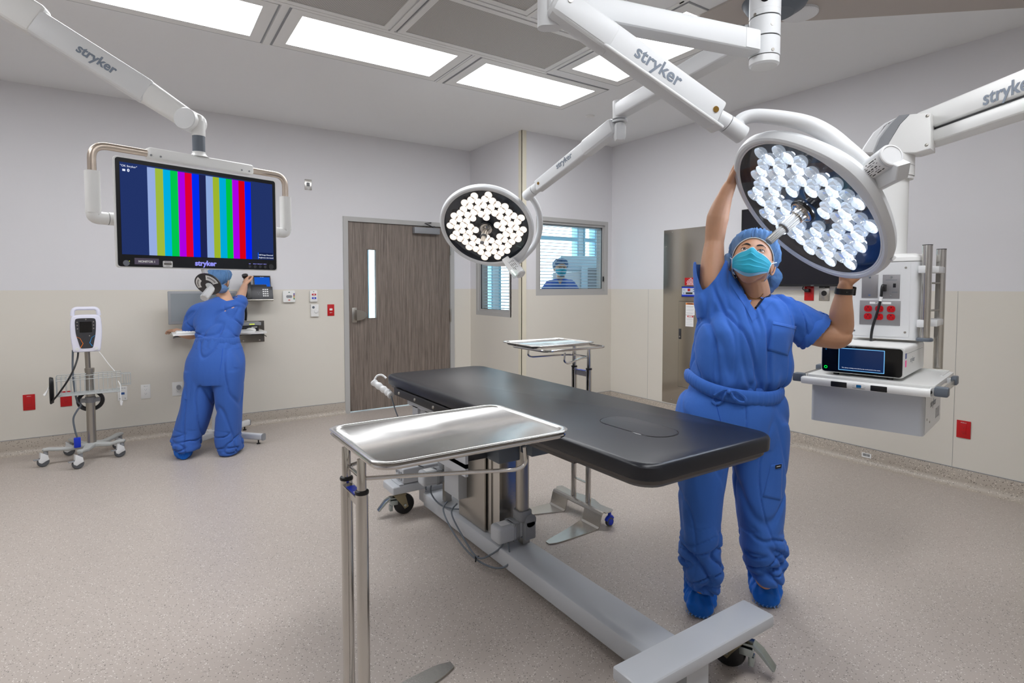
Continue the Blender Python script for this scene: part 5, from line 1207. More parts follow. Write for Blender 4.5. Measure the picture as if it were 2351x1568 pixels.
obj('case', MB().b2(.60, .985, 5.93, 6.09, 1.022, 1.052, bev=.004), M['mgrey'], t, world=True)
for i in range(4): obj('indicator', MB().b2(.880+i*.012, .889+i*.012, 5.928, 5.931, 1.031, 1.038), M['ylw'], t, world=True)
t = thing('mini_computer', 'thin black box on the wall shelf under the silver box', 'electronics', (.85, 6.0, .966))
obj('case', MB().b2(.62, .965, 5.94, 6.08, .966, 1.020, bev=.003), M['black'], t, world=True)
text('Altona', .014, Matrix(((1, 0, 0, .925), (0, 0, -1, 5.9392), (0, 1, 0, 1.005), (0, 0, 0, 1))), M['inkw'], t, 'maker_lettering') if False else obj('front_print', MB().b2(.90, .95, 5.9392, 5.9402, 1.002, 1.008), M['inkw'], t, world=True)
t = thing('computer_mouse', 'white computer mouse on the wall shelf', 'mouse', (.88, 5.88, .966))
obj('mouse_shell', MB().rings([[Vector((.885+.045*s*math.cos(a), 5.88+.032*s*math.sin(a), .967+h)) for a in np.linspace(0, 2*PI, 25)[:-1]] for s, h in ((.92, 0), (1, .006), (.97, .018), (.8, .030), (.4, .036), (.05, .037))]), M['white'], t, world=True)
obj('cord', MB().tube(smooth_path([(.845, 5.885, .98), (.80, 5.87, .985), (.74, 5.86, .975), (.66, 5.86, .972)], 5), .0025, 6), M['white'], t, world=True)
# computer workstation stand
t = thing('computer_stand', 'white stand with a computer monitor, cross feet showing under the person at the wall', 'computer stand', (.55, 5.66, 0))
WS = T(.55, 5.66, 0)
obj('pole', MB().rings([[Vector((.55+x, 5.72+y, z)) for x, y in rrect(.062, .05, .012, 4)] for z in (.07, 1.05)]), M['offw'], t, world=True)
def leg(p0, p1):
    p0 = Vector(p0); p1 = Vector(p1); dv = (p1-p0).normalized(); F_ = frame(p0, dv, ZZ); L_ = (p1-p0).length
    l = obj('leg', MB().rings([[F_ @ Vector((x, a, b)) for a, b in rrect(.048*s, .062*s, .016, 4)] for x, s in ((0, 1), (L_, .92))]), M['offw'], t, world=True)
    obj('end_cap', MB().rings([[F_ @ Vector((x, a, b)) for a, b in rrect(.050, .062, .018, 4)] for x in (L_, L_+.008)]), M['mgrey'], l, world=True)
    q = p1-dv*.05; obj('glide', MB().cyl((q.x, q.y, 0), (q.x, q.y, .008), .016, n=14).cyl((q.x, q.y, .008), (q.x, q.y, q.z), .006, n=8), M['black'], l, world=True)
leg((.55, 5.70, .065), (.215, 5.40, .065)); leg((.55, 5.70, .065), (.885, 5.335, .065)); leg((.55, 5.72, .065), (.86, 5.99, .065)); leg((.53, 5.72, .065), (.24, 6.0, .065))
obj('hub', MB().rings([[Vector((.55+x, 5.70+y, z)) for x, y in rrect(.14, .11, .04, 5)] for z in (.04, .09, .10)]), M['offw'], t, world=True)
mo0 = onplane(385, 669, (0, 1, 0), (0, 5.86, 0)); mo1 = onplane(387, 745, (0, 1, 0), (0, 5.86, 0))
wsw = .565; mz0, mz1 = mo1.z, mo0.z+.004
Fm = T(mo0.x+wsw/2, 5.86, mz0) @ RX(math.radians(-7))
mm = obj('monitor', MB().b2(-wsw/2, wsw/2, 0, .03, 0, mz1-mz0, Fm, bev=.006), M['mgrey'], t, world=True)
obj('monitor_screen', MB().b2(-wsw/2+.022, wsw/2-.022, -.002, .001, .026, mz1-mz0-.022, Fm), mat('grey glossy screen', (128, 134, 140), .12, spec=.8), mm, world=True)
obj('monitor_stem', MB().b2(.50, .60, 5.74, 5.90, 1.05, 1.10), M['mgrey'], t, world=True)
obj('keyboard_tray', MB().prism([(.225, 5.50), (.86, 5.50), (.86, 5.78), (.225, 5.78)], .985, .998), M['white'], t, world=True)
k = thing('keyboard', 'white keyboard on the stand tray under the left hand of the person at the wall', 'keyboard', (.5, 5.6, .998))
obj('key_bed', MB().b2(.25, .69, 5.54, 5.68, .999, 1.014, bev=.004), M['white'], k, world=True)
q = MB()
for i in range(20):
    for j in range(5): q.b2(.258+i*.0213, .275+i*.0213, 5.548+j*.0255, 5.568+j*.0255, 1.012, 1.019)
obj('keys', q, M['offw'], k, world=True, flat=True); COL.objects['keys'] if False else None
bpy.data.objects['keys']['kind'] = 'stuff'

# ============================================================= VITAL SIGNS MONITOR ON WHEELED STAND
t = thing('vital_signs_stand', 'grey wheeled stand with a white vital signs monitor and wire basket at the far left', 'vital signs monitor', (-.352, 5.63, 0), math.radians(2))
K = dict(parent=t)
obj('lower_pole', MB().cyl((.0, 0, .13), (.0, 0, .74), .031, n=28), M['nickel'], **K)
obj('upper_pole', MB().cyl((-.008, 0, .74), (-.012, 0, .92), .0185, n=24).cyl((0, 0, .72), (0, 0, .745), .033, n=24), M['nickel'], **K)
Tinv = worldof(t).inverted()
cs = [Vector(c_) for c_ in ((-.640, 5.612, 0), (-.410, 5.400, 0), (-.150, 5.585, 0), (-.170, 5.865, 0), (-.50, 5.86, 0))]
bs = MB()
for w_ in cs:
    l_ = Tinv @ w_; dv = Vector((l_.x, l_.y, 0)); L_ = dv.length; F_ = frame((0, 0, .125), dv, ZZ); R_ = []
    for x, wd, z, h in ((0, .085, .0, .035), (.07, .06, -.004, .032), (.13, .048, -.012, .028), (L_*.72, .045, -.004, .026), (L_-.02, .05, .006, .026), (L_+.012, .042, .006, .024), (L_+.022, .026, .005, .018)):
        R_.append([F_ @ Vector((x, a, b+z)) for a, b in rrect(wd, h, .010, 4)])
    bs.rings(R_)
obj('base', bs, M['mbase'] if 'mbase' in M else M.setdefault('mbase', mat('base grey', (176, 178, 176), .45)), **K)
for i, w_ in enumerate(cs):
    l_ = Tinv @ w_; A_ = T(l_.x, l_.y, 0) @ RZ(math.radians((200, 200, 195, 190, 170)[i]))
    w = obj('caster', MB().lathe([(.01, -.013), (.032, -.013), (.038, -.009), (.040, 0), (.038, .009), (.032, .013), (.01, .013)], A_ @ T(.018, 0, .040) @ RX(PI/2), 28), M['rubber'], **K)
    obj('caster_hood', MB().prism([(-.035, .01), (-.028, .045), (0, .085-.02), (.02, .078), (.022, .03), (.034, .02), (.03, .0), (.012, -.012), (-.01, .0)], -.017, .017, A_ @ T(.018, 0, .040) @ RX(PI/2), bev=.004), M['offw'], w)
    obj('caster_stem', MB().cyl(A_ @ Vector((0, 0, .085)), A_ @ Vector((0, 0, .118)), .015, n=14), M['mgrey'], w)
    obj('brake_lever', MB().b2(.04, .078, -.016, .016, .060, .068, A_ @ T(0, 0, .0), bev=.003), M['mgrey'], w)
# monitor head
fz = Matrix(((1, 0, 0, -.010), (0, 0, -1, -.045), (0, 1, 0, 1.06), (0, 0, 0, 1)))
ol = [(-.082, .176), (.082, .176), (.094, .13), (.101, .03), (.099, -.06), (.088, -.168), (.078, -.176), (-.078, -.176), (-.088, -.168), (-.1, -.06), (-.102, .03), (-.095, .13)]
def rsm(pl, k=4):
    P_ = [Vector((x, y, 0)) for x, y in pl]; n_ = len(P_); out = []
    for i in range(n_):
        a_ = P_[i]+(P_[i-1]-P_[i])*.3; b_ = P_[i]+(P_[(i+1) % n_]-P_[i])*.3
        for j in range(k+1):
            u = j/k; q_ = a_*(1-u)**2+P_[i]*2*u*(1-u)+b_*u*u; out.append((q_.x, q_.y))
    return out
olr = rsm(ol)
low = [p_ for p_ in rsm([(-.092, .118), (.092, .118), (.101, .03), (.099, -.06), (.088, -.168), (.078, -.176), (-.078, -.176), (-.088, -.168), (-.1, -.06), (-.102, .03)])]
case = MB(); case.prism(low, -.05, .045, fz, bev=.010)
case.tube([fz @ Vector(p_) for p_ in fillet([(-.086, .11, 0), (-.080, .168, 0), (.076, .168, 0), (.084, .11, 0)], .03)], .014, 12)
vc = obj('monitor_case', case, M['lav'] if 'lav' in M else M.setdefault('lav', mat('lavender white case', (222, 222, 236), .4)), label='lavender white case with a carrying handle', **K)
fpn = obj('control_face', MB().prism(rsm([(-.064, .092), (.058, .092), (.064, .06), (.06, -.03), (.042, -.135), (.035, -.146), (-.035, -.146), (-.042, -.135), (-.066, -.03), (-.070, .06)]), .045, .048, fz), M['char'], vc)
obj('display', MB().prism(rrect(.078, .085, .004, 3, -.002, .022), .048, .0495, fz), M['gloss'], fpn)
for i, (x, y) in enumerate(((-.055, .062), (-.055, .036), (-.054, .010), (.048, .062), (.048, .036), (.048, .010), (0, .082), (.02, -.048))):
    obj('face_button', MB().cyl(fz @ Vector((x, y, .048)), fz @ Vector((x, y, .050)), .0045, n=10), M['nickel'], fpn)
def strip(pts, m_, nm):
    obj(nm, MB().tube([fz @ Vector((x, y, .0488)) for x, y in pts], [.0012, .0015, .0022, .003, .003][:len(pts)], 6), m_, fpn)
strip([(-.062, -.052), (-.040, -.066), (-.022, -.108), (-.038, -.138)], mat('orange stripe', (240, 126, 20), .5), 'orange_stripe')
strip([(.056, -.046), (.034, -.062), (.020, -.104), (.036, -.130)], mat('cyan stripe', (20, 150, 220), .5), 'blue_stripe')
for x in (-.060, .060): obj('hose_port', MB().cyl(fz @ Vector((x, -.150, .040)), fz @ Vector((x, -.150, .052)), .013, n=18), M['offw'], vc)
# basket
M['wirep'] = mat('grey coated wire', (176, 180, 180), .45)
wb = MB(); bx0, bx1, by0, by1, bz0, bz1 = -.205, .205, -.13, -.02, .555, .705
def wire(*p): wb.tube([Vector(q) for q in p], .0021, 6)
for z in (bz0, bz1, bz1-.03): wb.tube([(bx0, by0, z), (bx1, by0, z), (bx1, by1, z), (bx0, by1, z)], .003, 6, closed=True)
for i in range(15):
    x = bx0+(bx1-bx0)*i/14; wire((x, by0, bz1), (x, by0, bz0), (x, by1, bz0), (x, by1, bz1))
for i in range(4):
    y = by0+(by1-by0)*(i+.5)/4; wire((bx0, y, bz1), (bx0, y, bz0), (bx1, y, bz0), (bx1, y, bz1))
wb.rings([[Vector(q) for q in ((bx0, by0, bz0-.004), (bx1, by0, bz0-.004), (bx1, by1, bz0-.004), (bx0, by1, bz0-.004))], [Vector(q) for q in ((bx0, by0, bz0+.012), (bx1, by0, bz0+.012), (bx1, by1, bz0+.012), (bx0, by1, bz0+.012))]])
obj('wire_basket', wb, M['wirep'], **K)
wb = MB(); wb.tube([(.21, -.09, .60), (.27, -.09, .60), (.27, -.03, .60), (.21, -.03, .60)], .003, 6, closed=True)
wb.tube([(.21, -.09, .69), (.27, -.09, .69), (.27, -.03, .69), (.21, -.03, .69)], .003, 6, closed=True)
for x, y in ((.225, -.09), (.24, -.09), (.255, -.09), (.27, -.09), (.27, -.06), (.27, -.03), (.24, -.03)): wb.tube([(x, y, .60), (x, y, .69)], .0025, 6)
obj('side_cage', wb, M['wirep'], **K)
obj('pole_clamp', MB().b2(-.065, .065, -.045, .0, .475, .505, bev=.004).cyl((0, -.02, .47), (0, -.02, .515), .036, n=20), M['mgrey'], **K)
hh = MB()
for i in range(7): hh.tube([Vector((-.235+.006*(i % 3)-.006, -.075+.03*math.cos(a_)+.004*i-.01, .60+(.10-.003*i)*math.sin(a_))) for a_ in np.linspace(0, 2*PI, 25)[:-1]], .0062, 8, closed=True)
obj('coiled_hose', hh, M['black'], **K)
obj('hose', MB().tube(smooth_path([(-.065, -.075, .895), (-.070, -.085, .84), (-.09, -.12, .77), (-.13, -.15, .68), (-.19, -.15, .58), (-.225, -.12, .53), (-.24, -.09, .51)], 7), .0065, 10), M['black'], **K)
pcord = obj('power_cord', MB().tube(smooth_path([(-.10, -.03, .90), (-.105, -.03, .75), (-.10, -.03, .62), (-.085, -.04, .50), (-.06, -.05, .46), (-.085, -.055, .42), (-.11, -.05, .36), (-.105, -.05, .28), (-.090, -.05, .20)], 7), .0068, 8), M['dgrey'], **K)
obj('blue_plug', MB().b2(-.112, -.068, -.07, -.035, .125, .205, bev=.006), M['blue'], pcord)
cc = MB()
for i in range(4): cc.tube([Vector((.0+(.088-.006*i)*math.cos(a_), .035+.006*i, .475+(.082-.006*i)*math.sin(a_))) for a_ in np.linspace(0, 2*PI, 29)[:-1]], .006, 8, closed=True)
obj('coiled_cord', cc, M['char'], **K)
obj('air_line', MB().tube(smooth_path([(.052, -.075, .90), (.08, -.08, .86), (.12, -.10, .79), (.165, -.12, .72)], 6), .0028, 6), M['paper'], **K)
obj('air_line', MB().tube(smooth_path([(.185, -.12, .64), (.20, -.13, .60), (.20, -.13, .54), (.202, -.13, .46)], 6), .003, 6).cyl((.202, -.13, .475), (.202, -.13, .44), .012, .006, 12), M['paper'], **K)
obj('hose_connector', MB().cyl((-.262, -.10, .60), (-.278, -.10, .570), .005, .010, 12).cyl((-.245, -.09, .64), (-.262, -.10, .60), .004, n=8), M['paper'], **K)
# ============================================================= PEOPLE
def cat(P, k=5): return smooth_path(P, k)
def limb(mb, pts, rad, hint=None, n=18, k=5, cup=None, round_end=True):
    """tapered limb along pts; rad entries r or (ru, rv) with u across 'hint'; cup=(wall, depth) leaves an open sleeve end"""
    rad = [r if isinstance(r, tuple) else (r, r) for r in rad]
    P = smooth_path(pts, k); m = len(P); t = np.linspace(0, len(rad)-1, m)
    ru = np.interp(t, range(len(rad)), [r[0] for r in rad]); rv = np.interp(t, range(len(rad)), [r[1] for r in rad])
    U = None; R = []; fr = []
    for i in range(m):
        a = (P[min(i+1, m-1)]-P[max(i-1, 0)]).normalized()
        h = Vector(hint) if hint is not None else (Vector((0, 0, 1)) if abs(a.z) < .8 else Vector((1, 0, 0)))
        u = (h-a*h.dot(a)).normalized() if U is None or hint is not None else (U-a*U.dot(a)).normalized()
        U = u; v = a.cross(u); fr.append((P[i], a, u, v, ru[i], rv[i]))
    def ring(c, u, v, x, y): return [c+u*(x*math.cos(2*PI*q/n))+v*(y*math.sin(2*PI*q/n)) for q in range(n)]
    c, a, u, v, x, y = fr[0]
    if round_end:
        for s, d in ((.35, .92), (.75, .6), (.94, .28)): R.append(ring(c-a*min(x, y)*d, u, v, x*s, y*s))
    for c, a, u, v, x, y in fr: R.append(ring(c, u, v, x, y))
    c, a, u, v, x, y = fr[-1]
    if cup:
        w, dpt = cup
        R.append(ring(c, u, v, x-w, y-w)); R.append(ring(c-a*dpt*.5, u, v, x-w, y-w)); R.append(ring(c-a*dpt, u, v, (x-w)*.6, (y-w)*.6))
    elif round_end:
        for s, d in ((.94, .28), (.75, .6), (.35, .92)): R.append(ring(c+a*min(x, y)*d, u, v, x*s, y*s))
    mb.rings(R)
def slabs(mb, rows, k=4, n=28, cupb=None, cupt=None, pw=2.4):
    """stack of oval sections; row = (centre, U vector, V vector)"""
    m = len(rows); C_ = smooth_path([r[0] for r in rows], k); U_ = smooth_path([r[1] for r in rows], k); V_ = smooth_path([r[2] for r in rows], k)
    def ring(c, U, V, s=1):
        o = []
        for q in range(n):
            a = 2*PI*q/n; ca, sa = math.cos(a), math.sin(a)
            o.append(c+U*s*math.copysign(abs(ca)**(2/pw), ca)+V*s*math.copysign(abs(sa)**(2/pw), sa))
        return o
    R = []
    if cupt: R += [ring(C_[2], U_[2], V_[2], .5), ring(C_[1], U_[1], V_[1], .9), ring(C_[0], U_[0], V_[0], .94)]
    R += [ring(c, u, v) for c, u, v in zip(C_, U_, V_)]
    if cupb: R += [ring(C_[-1], U_[-1], V_[-1], .93), ring(C_[-3], U_[-3], V_[-3], .9), ring(C_[-4], U_[-4], V_[-4], .5)]
    mb.rings(R)
def row(y, xl, xr, d, th, tilt=0):
    """section seen between two image columns, th thick away from the viewer"""
    a = J(xl, y, d); b = J(xr, y+tilt, d); c = (a+b)/2; U = (b-a)/2; n = Vector((U.y, -U.x, 0)).normalized()
    return (c, U, n*th/2)
def hand(mb, wrist, fdir, palm_n, size=1.0, curl=(.35, .4, .3), thumb=1, spread=.10, thumb_dir=None):
    """palm with four fingers and a thumb; fdir along the fingers, palm_n out of the palm, thumb=+1/-1 picks the side"""
    f = Vector(fdir).normalized(); n = Vector(palm_n); n = (n-f*n.dot(f)).normalized(); s = f.cross(n)*thumb
    W = Vector(wrist); z = size
    # palm: flattened block narrowing to the wrist
    R = []
    for t, w, h in ((-.012, .024, .019), (.015, .030, .019), (.045, .038, .017), (.075, .041, .014), (.088, .039, .011)):
        c = W+f*t*z; R.append([c+s*(w*z*math.cos(2*PI*q/16))+n*(h*z*math.sin(2*PI*q/16)) for q in range(16)])
    mb.rings(R)
    L_ = (.070, .079, .073, .058); 
    for i in range(4):
        off = (.029-.0195*i)*z; b = W+f*(.080-(.004 if i in (0,) else 0)-(.008 if i == 3 else 0))*z+s*off
        d = (f+s*(spread*(1.4-i)*.5)).normalized(); P = [b-d*.012*z]; a = 0; L = L_[i]*z; p = b; r = (.0088, .0082, .0076, .0066)
        P.append(p)
        for j, fr in enumerate((.44, .30, .26)):
            a += curl[j]*(1+.08*i); dd = d*math.cos(a)+n*math.sin(a); p = p+dd*(L*fr); P.append(p)
        limb(mb, P, [x*z for x in (.0092, *r)], n=10, k=3)
    td = thumb_dir if thumb_dir is not None else (f*.62+s*.62+n*.42)
    td = Vector(td).normalized(); b = W+f*.018*z+s*.020*z+n*.004*z
    p1 = b+td*.036*z; p2 = p1+(td*.75+f*.6).normalized()*.032*z; p3 = p2+(td*.55+f*.85).normalized()*.024*z
    limb(mb, [b, p1, p2, p3], [.0155*z, .0118*z, .0098*z, .0082*z], n=10, k=3)
def fold(co, n, amp, sx, sz, seed=0):
    q = Vector((co.x*sx+seed, co.y*sx+seed*.7, co.z*sz)); a = noise.noise(q); return amp*(1-2.2*abs(a))
# ---- heads: one analytic surface shared by skin, mask and cap
def head_pt(th, ph, g=0.0):
    """th longitude (0 = face forward = -y, +pi/2 = wearer's left = +x), ph latitude"""
    x, y, z = math.cos(ph)*math.sin(th), -math.cos(ph)*math.cos(th), math.sin(ph)
    rx, ry, rz = .0755, .0965, .118
    if z < 0:
        f = -z; rx *= 1-.30*f*f; ry *= 1-.10*f
    p = Vector((x*rx, y*ry, z*rz))
    if y < 0:                                   # face side flatter, chin forward
        fr = -y
        p.y *= 1-.07*fr*fr
        if z < -.3: p.y -= .010*min(1, (-z-.3)/.5)*fr
    else: p.y *= 1.03; 
    if z < -.35 and y > -.2: p.z *= 1-.20*min(1, (-z-.35)/.4)
    nrm = Vector((p.x/rx**2, p.y/ry**2, p.z/rz**2)).normalized()
    if y < 0:
        def G(cx, cz, sx, sz): return math.exp(-((p.x-cx)/sx)**2-((p.z-cz)/sz)**2)
        d = 0
        d += -.0085*(G(.031, .008, .017, .011)+G(-.031, .008, .017, .011))        # sockets
        d += .0045*(G(.03, .030, .024, .008)+G(-.03, .030, .024, .008))            # brow ridge
        d += .006*G(0, .004, .008, .022)+.024*G(0, -.030, .0115, .017)             # nose
        d += .003*(G(.043, -.022, .02, .016)+G(-.043, -.022, .02, .016))           # cheeks
        d += .007*G(0, -.066, .020, .009)-.003*G(0, -.050, .018, .006)             # mouth
        d += .006*G(0, -.096, .020, .014)                                          # chin
        p = p+Vector((0, -1, 0))*d
    return p+nrm*g
def head_mb(mb, A, N=40, Mv=30, g=0):
    R = []
    for i in range(1, Mv):
        ph = -PI/2+PI*i/Mv; R.append([A @ head_pt(2*PI*k/N, ph, g) for k in range(N)])
    mb.rings(R)
def person_head(t, A, skin, cap_tip, bun=None, gaze=(0, 0), fem=True, mask=True, seed=1, capfront=.52, glasses=False, vox=None):
    """eyes, brows, ears are parts; cap and mask are worn"""
    kw = dict(parent=t, world=True)
    for s in (-1, 1):
        c = A @ Vector((s*.0305, -.0800, .006))
        e = obj('eye', MB().ell((0, 0, 0), (.0125, .0125, .0125), T(*c) @ A.to_3x3().to_4x4(), 20, 14), M['eyew'], **kw)
        gz = (A.to_3x3() @ Vector((gaze[0], -1, gaze[1]))).normalized()
        obj('iris', MB().lathe([(.0064, .0112), (.0058, .0128), (.003, .0138), (.001, .0139)], frame(c, A.to_3x3() @ Vector((1, 0, 0)), gz), 20, cap=(True, True)), M['iris'], e, world=True)
        def lid(z0, sg, w, nm, m_):
            P = []
            for q in np.linspace(-1, 1, 11):
                xx = s*.0305+q*w*(1); zz = .006+sg*(.0078*(1-q*q)**.8)+z0+.0015*(q*s)
                yy = -.0800-math.sqrt(max(0, .0134**2-(q*w)**2*.8-(zz-.006)**2))
                P.append(A @ Vector((xx, yy, zz)))
            obj(nm, MB().tube(P, [.0012+.0018*(1-q*q) if nm == 'eyelid' else .0011 for q in np.linspace(-1, 1, 11)], 8), m_, **kw)
        lid(.0018, 1, .0148, 'eyelid', skin); lid(-.0016, -.75, .0142, 'eyelid', skin); lid(.0002, 1, .0150, 'eyelash', M['lash'])
        P = []
        for q in np.linspace(0, 1, 9):
            th = s*(.16+.50*q); ph = .235+.10*math.sin(q*PI*.8)-.045*q
            P.append(A @ head_pt(th, ph, .0012))
        obj('eyebrow', MB().tube(P, [.0010+.0024*math.sin(PI*min(1, q*1.15+.12)) for q in np.linspace(0, 1, 9)], 8), M['lash'], **kw)
        er = MB(); E_ = A @ T(s*.0755, .008, -.008) @ RZ(s*-.35) @ RY(s*.12)
        er.tube([E_ @ Vector((s*.007*math.sin(a*.5), .019*math.sin(a)+.003, .030*math.cos(a)-(.004 if math.cos(a) < 0 else 0))) for a in np.linspace(.2, 5.4, 16)], [.0042]*15+[.003], 8)
        er.ell((s*.001, .004, -.002), (.005, .014, .022), E_, 12, 8)
        obj('ear', er, skin, **kw)
    lp = MB()
    for q, zc, w in ((0, -.060, .0235), (1, -.0665, .020)):
        P = [A @ (head_pt(math.asin(max(-1, min(1, x_*w/.07))), math.asin(zc/.118), .0018)) for x_ in np.linspace(-1, 1, 9)]
        lp.tube(P, [.0012+.0028*(1-x_*x_) for x_ in np.linspace(-1, 1, 9)], 8)
    obj('lips', lp, M['lips'], **kw)
    # bouffant cap: gathered cloth from the band over crown and nape
    def band_ph(th):
        c = math.cos(th); return capfront*max(0, c)**.7 if c > 0 else -.55*min(1, (-c)*1.2)**.8
    def band_lat(th):
        c = (math.cos(th)+1)/2; return -.62+(capfront+.62)*(c**.85)
    N = 96; R = []
    for i in range(0, 13):
        u = i/12; ring = []
        for k_ in range(N):
            th = 2*PI*k_/N; p0 = band_lat(th); ph = p0+(PI/2-.02-p0)*u
            puff = .004+.020*math.sin(PI*min(1, u*1.25))**.7+.012*(1-math.cos(th))*.5*math.sin(PI*min(1, u*1.4))
            pl = (.0045*math.sin(th*34+2.5*math.sin(th*5+seed)+3*u)+.007*noise.noise(Vector((math.cos(th)*3, math.sin(th)*3+u*3, seed))))*(1-.75*u)*(1 if u > 0 else .4)
            if u > .12: pl += .0055*noise.noise(Vector((math.cos(th)*4*(1-u)*4, math.sin(th)*16*(1-u), seed+3)))
            ring.append(A @ head_pt(th, ph, puff+pl+.003))
        R.append(ring)
    back = [[q for q in r] for r in R]
    cp = obj('bouffant_cap', MB().rings(back, cap=(False, True)), M['cap'], angle=60, label='light blue gathered bouffant cap', **kw)
    obj('cap_band', MB().tube([A @ head_pt(2*PI*k_/72, band_lat(2*PI*k_/72)-.015, .0045) for k_ in range(72)], .0022, 6, closed=True), M['maskw'], cp, world=True)
    hr = MB(); R = []
    for i in range(0, 9):
        u = i/8; R.append([A @ head_pt(2*PI*k_/48, band_lat(2*PI*k_/48)+.05+(PI/2-.07-band_lat(2*PI*k_/48))*u, .005) for k_ in range(48)])
    hr.rings(R, cap=(False, True)); obj('hair', hr, M['hair'], **kw)
    if bun:
        obj('cap_fold', bun, M['cap'], cp, world=True)
    if mask:
        # pleated mask: grid over the lower face
        nu, nv = 44, 84; rows_ = []
        for j in range(nv+1):
            v = j/nv; ring = []
            for i in range(nu+1):
                u = -1+2*i/nu; au = abs(u)
                hw = .0745-.007*v
                x = u*hw
                z = (-.009-.006*au+.012*math.exp(-(u/.22)**2))*(1-v)+(-.110+.056*au**2.0)*v
                y = -.104-.010*math.sin(PI*min(1, .2+.8*v))+.078*au**2.8-.004*(1-au)*(1-v)
                y -= .012*math.exp(-(u/.20)**2)*math.exp(-((v-.16)/.22)**2)
                if v > .8: y += .018*((v-.8)/.2)**2*(1-au*au)
                sw = 0
                for vp in (.26, .46, .66):
                    q_ = v-vp-.075*au**1.2
                    sw += .0050*(1/(1+math.exp(-q_/.006)))*math.exp(-max(0, q_)/.09)
                y -= sw*(1-.45*au**4)
                ring.append(A @ Vector((x, y, z)))
            rows_.append(ring)
        def grid(j0, j1, off=0, i0=0, i1=nu):
            mb = MB(); V_ = []
            for j in range(j0, j1+1):
                for i in range(i0, i1+1): V_.append(rows_[j][i])
            W_ = i1-i0+1; F_ = [(a*W_+b, a*W_+b+1, (a+1)*W_+b+1, (a+1)*W_+b) for a in range(j1-j0) for b in range(i1-i0)]
            mb.add(V_, F_); return mb
        mk = obj('face_mask', grid(2, nv-7), M['mask'], parent=t, world=True, angle=70, label='pleated teal face mask')
        sl = mk.modifiers.new('th', 'SOLIDIFY'); sl.thickness = .0012
        obj('mask_top_edge', MB().tube([rows_[1][i] for i in range(nu+1)], .0024, 8), M['maskw'], mk, world=True)
        bb_ = grid(nv-7, nv); obj('mask_lower_band', bb_, M['maskp'], mk, world=True)
        bpy.data.objects[mk.name]
        for i0 in (0, nu):
            obj('mask_side_edge', MB().tube([rows_[j][i0] for j in range(1, nv+1)], .0032, 8), M['maskw'], mk, world=True)
        for s, i0 in ((-1, 0), (1, nu)):
            obj('mask_tie', MB().tube(smooth_path([rows_[2][i0], A @ head_pt(s*1.7, .12, .016), A @ head_pt(s*2.5, .25, .024), A @ head_pt(PI, .3, .026)], 5), .0022, 6), M['maskw'], mk, world=True)
            obj('mask_tie', MB().tube(smooth_path([rows_[nv-1][i0], A @ head_pt(s*1.75, -.62, .010), A @ head_pt(s*2.5, -.62, .012), A @ head_pt(PI, -.55, .014)], 5), .0022, 6), M['maskw'], mk, world=True)
    if glasses:
        for s in (-1, 1):
            obj('eyeglass_rim', MB().tube([A @ Vector((s*.031+.020*math.cos(a), -.108, .004+.015*math.sin(a))) for a in np.linspace(0, 2*PI, 21)[:-1]], .0012, 6, closed=True), M['char'], **kw)
def decal(bv, uvgrid, off=.002):
    """drape a grid of image points on a garment: uvgrid rows of (px, py)"""
    V_ = []; W_ = len(uvgrid[0])
    for r in uvgrid:
        for px, py in r:
            d = (J(px, py, 1)-CAMP).normalized(); hit = bv.ray_cast(CAMP, d)
            V_.append((hit[0]-d*off) if hit[0] else None)
    ok = [v for v in V_ if v is not None]
    if not ok: return None
    V_ = [v if v is not None else min(ok, key=lambda q: 0) for v in V_]
    H_ = len(uvgrid)
    return MB().add(V_, [(a*W_+b, a*W_+b+1, (a+1)*W_+b+1, (a+1)*W_+b) for a in range(H_-1) for b in range(W_-1)])
def bil(q, nu=8, nv=8):
    (a, b, c, d) = [Vector((*p, 0)) for p in q]   # corners tl, tr, br, bl
    return [[tuple((a.lerp(b, i/nu)).lerp(d.lerp(c, i/nu), j/nv)[:2]) for i in range(nu+1)] for j in range(nv+1)]
def strand(bv, pts, r, off=.001, k=5):
    P = []
    for p in smooth_path([Vector((*q, 0)) for q in pts], k):
        d = (J(p.x, p.y, 1)-CAMP).normalized(); h = bv.ray_cast(CAMP, d)
        if h[0] and (not P or (h[0]-P[-1]).length < .12): P.append(h[0]-d*off)
    if len(P) < 2: P = [J(pts[0][0], pts[0][1], 2.4), J(pts[1][0], pts[1][1], 2.4)]
    return MB().tube(P, r, 8)
def cutpoly(me, poly, front=True, depth=None):
    """open a garment where the photo shows a neckline"""
    bm = bmesh.new(); bm.from_mesh(me)
    def inside(x, y):
        c = False; j = len(poly)-1
        for i in range(len(poly)):
            xi, yi = poly[i]; xj, yj = poly[j]
            if (yi > y) != (yj > y) and x < (xj-xi)*(y-yi)/(yj-yi)+xi: c = not c
            j = i
        return c
    kill = []
    for f in bm.faces:
        c = f.calc_center_median(); x, y = PX(c)
        if inside(x, y) and ((c-CAMP).dot(FW) < depth if depth else (f.normal.dot(CAMP-c) > 0 or not front)): kill.append(f)
    bmesh.ops.delete(bm, geom=kill, context='FACES')
    seg = [(Vector((*poly[i], 0)), Vector((*poly[(i+1) % len(poly)], 0))) for i in range(len(poly))]
    for v in bm.verts:
        if v.is_boundary:
            x, y = PX(v.co); q = Vector((x, y, 0)); best = None
            for a, b in seg:
                t = max(0, min(1, (q-a).dot(b-a)/(b-a).length_squared)); c = a+(b-a)*t
                if best is None or (c-q).length < (best-q).length: best = c
            if (best-q).length < 9:
                dpt = (v.co-CAMP).dot(FW); v.co = J(best.x, best.y, dpt)
    for v in bm.verts:
        if not v.link_faces: pass
    bm.to_mesh(me); bm.free(); return me
def meshobj(name, me, m_, t, **k):
    return obj(name, me, m_, t, world=True, angle=75, **k)

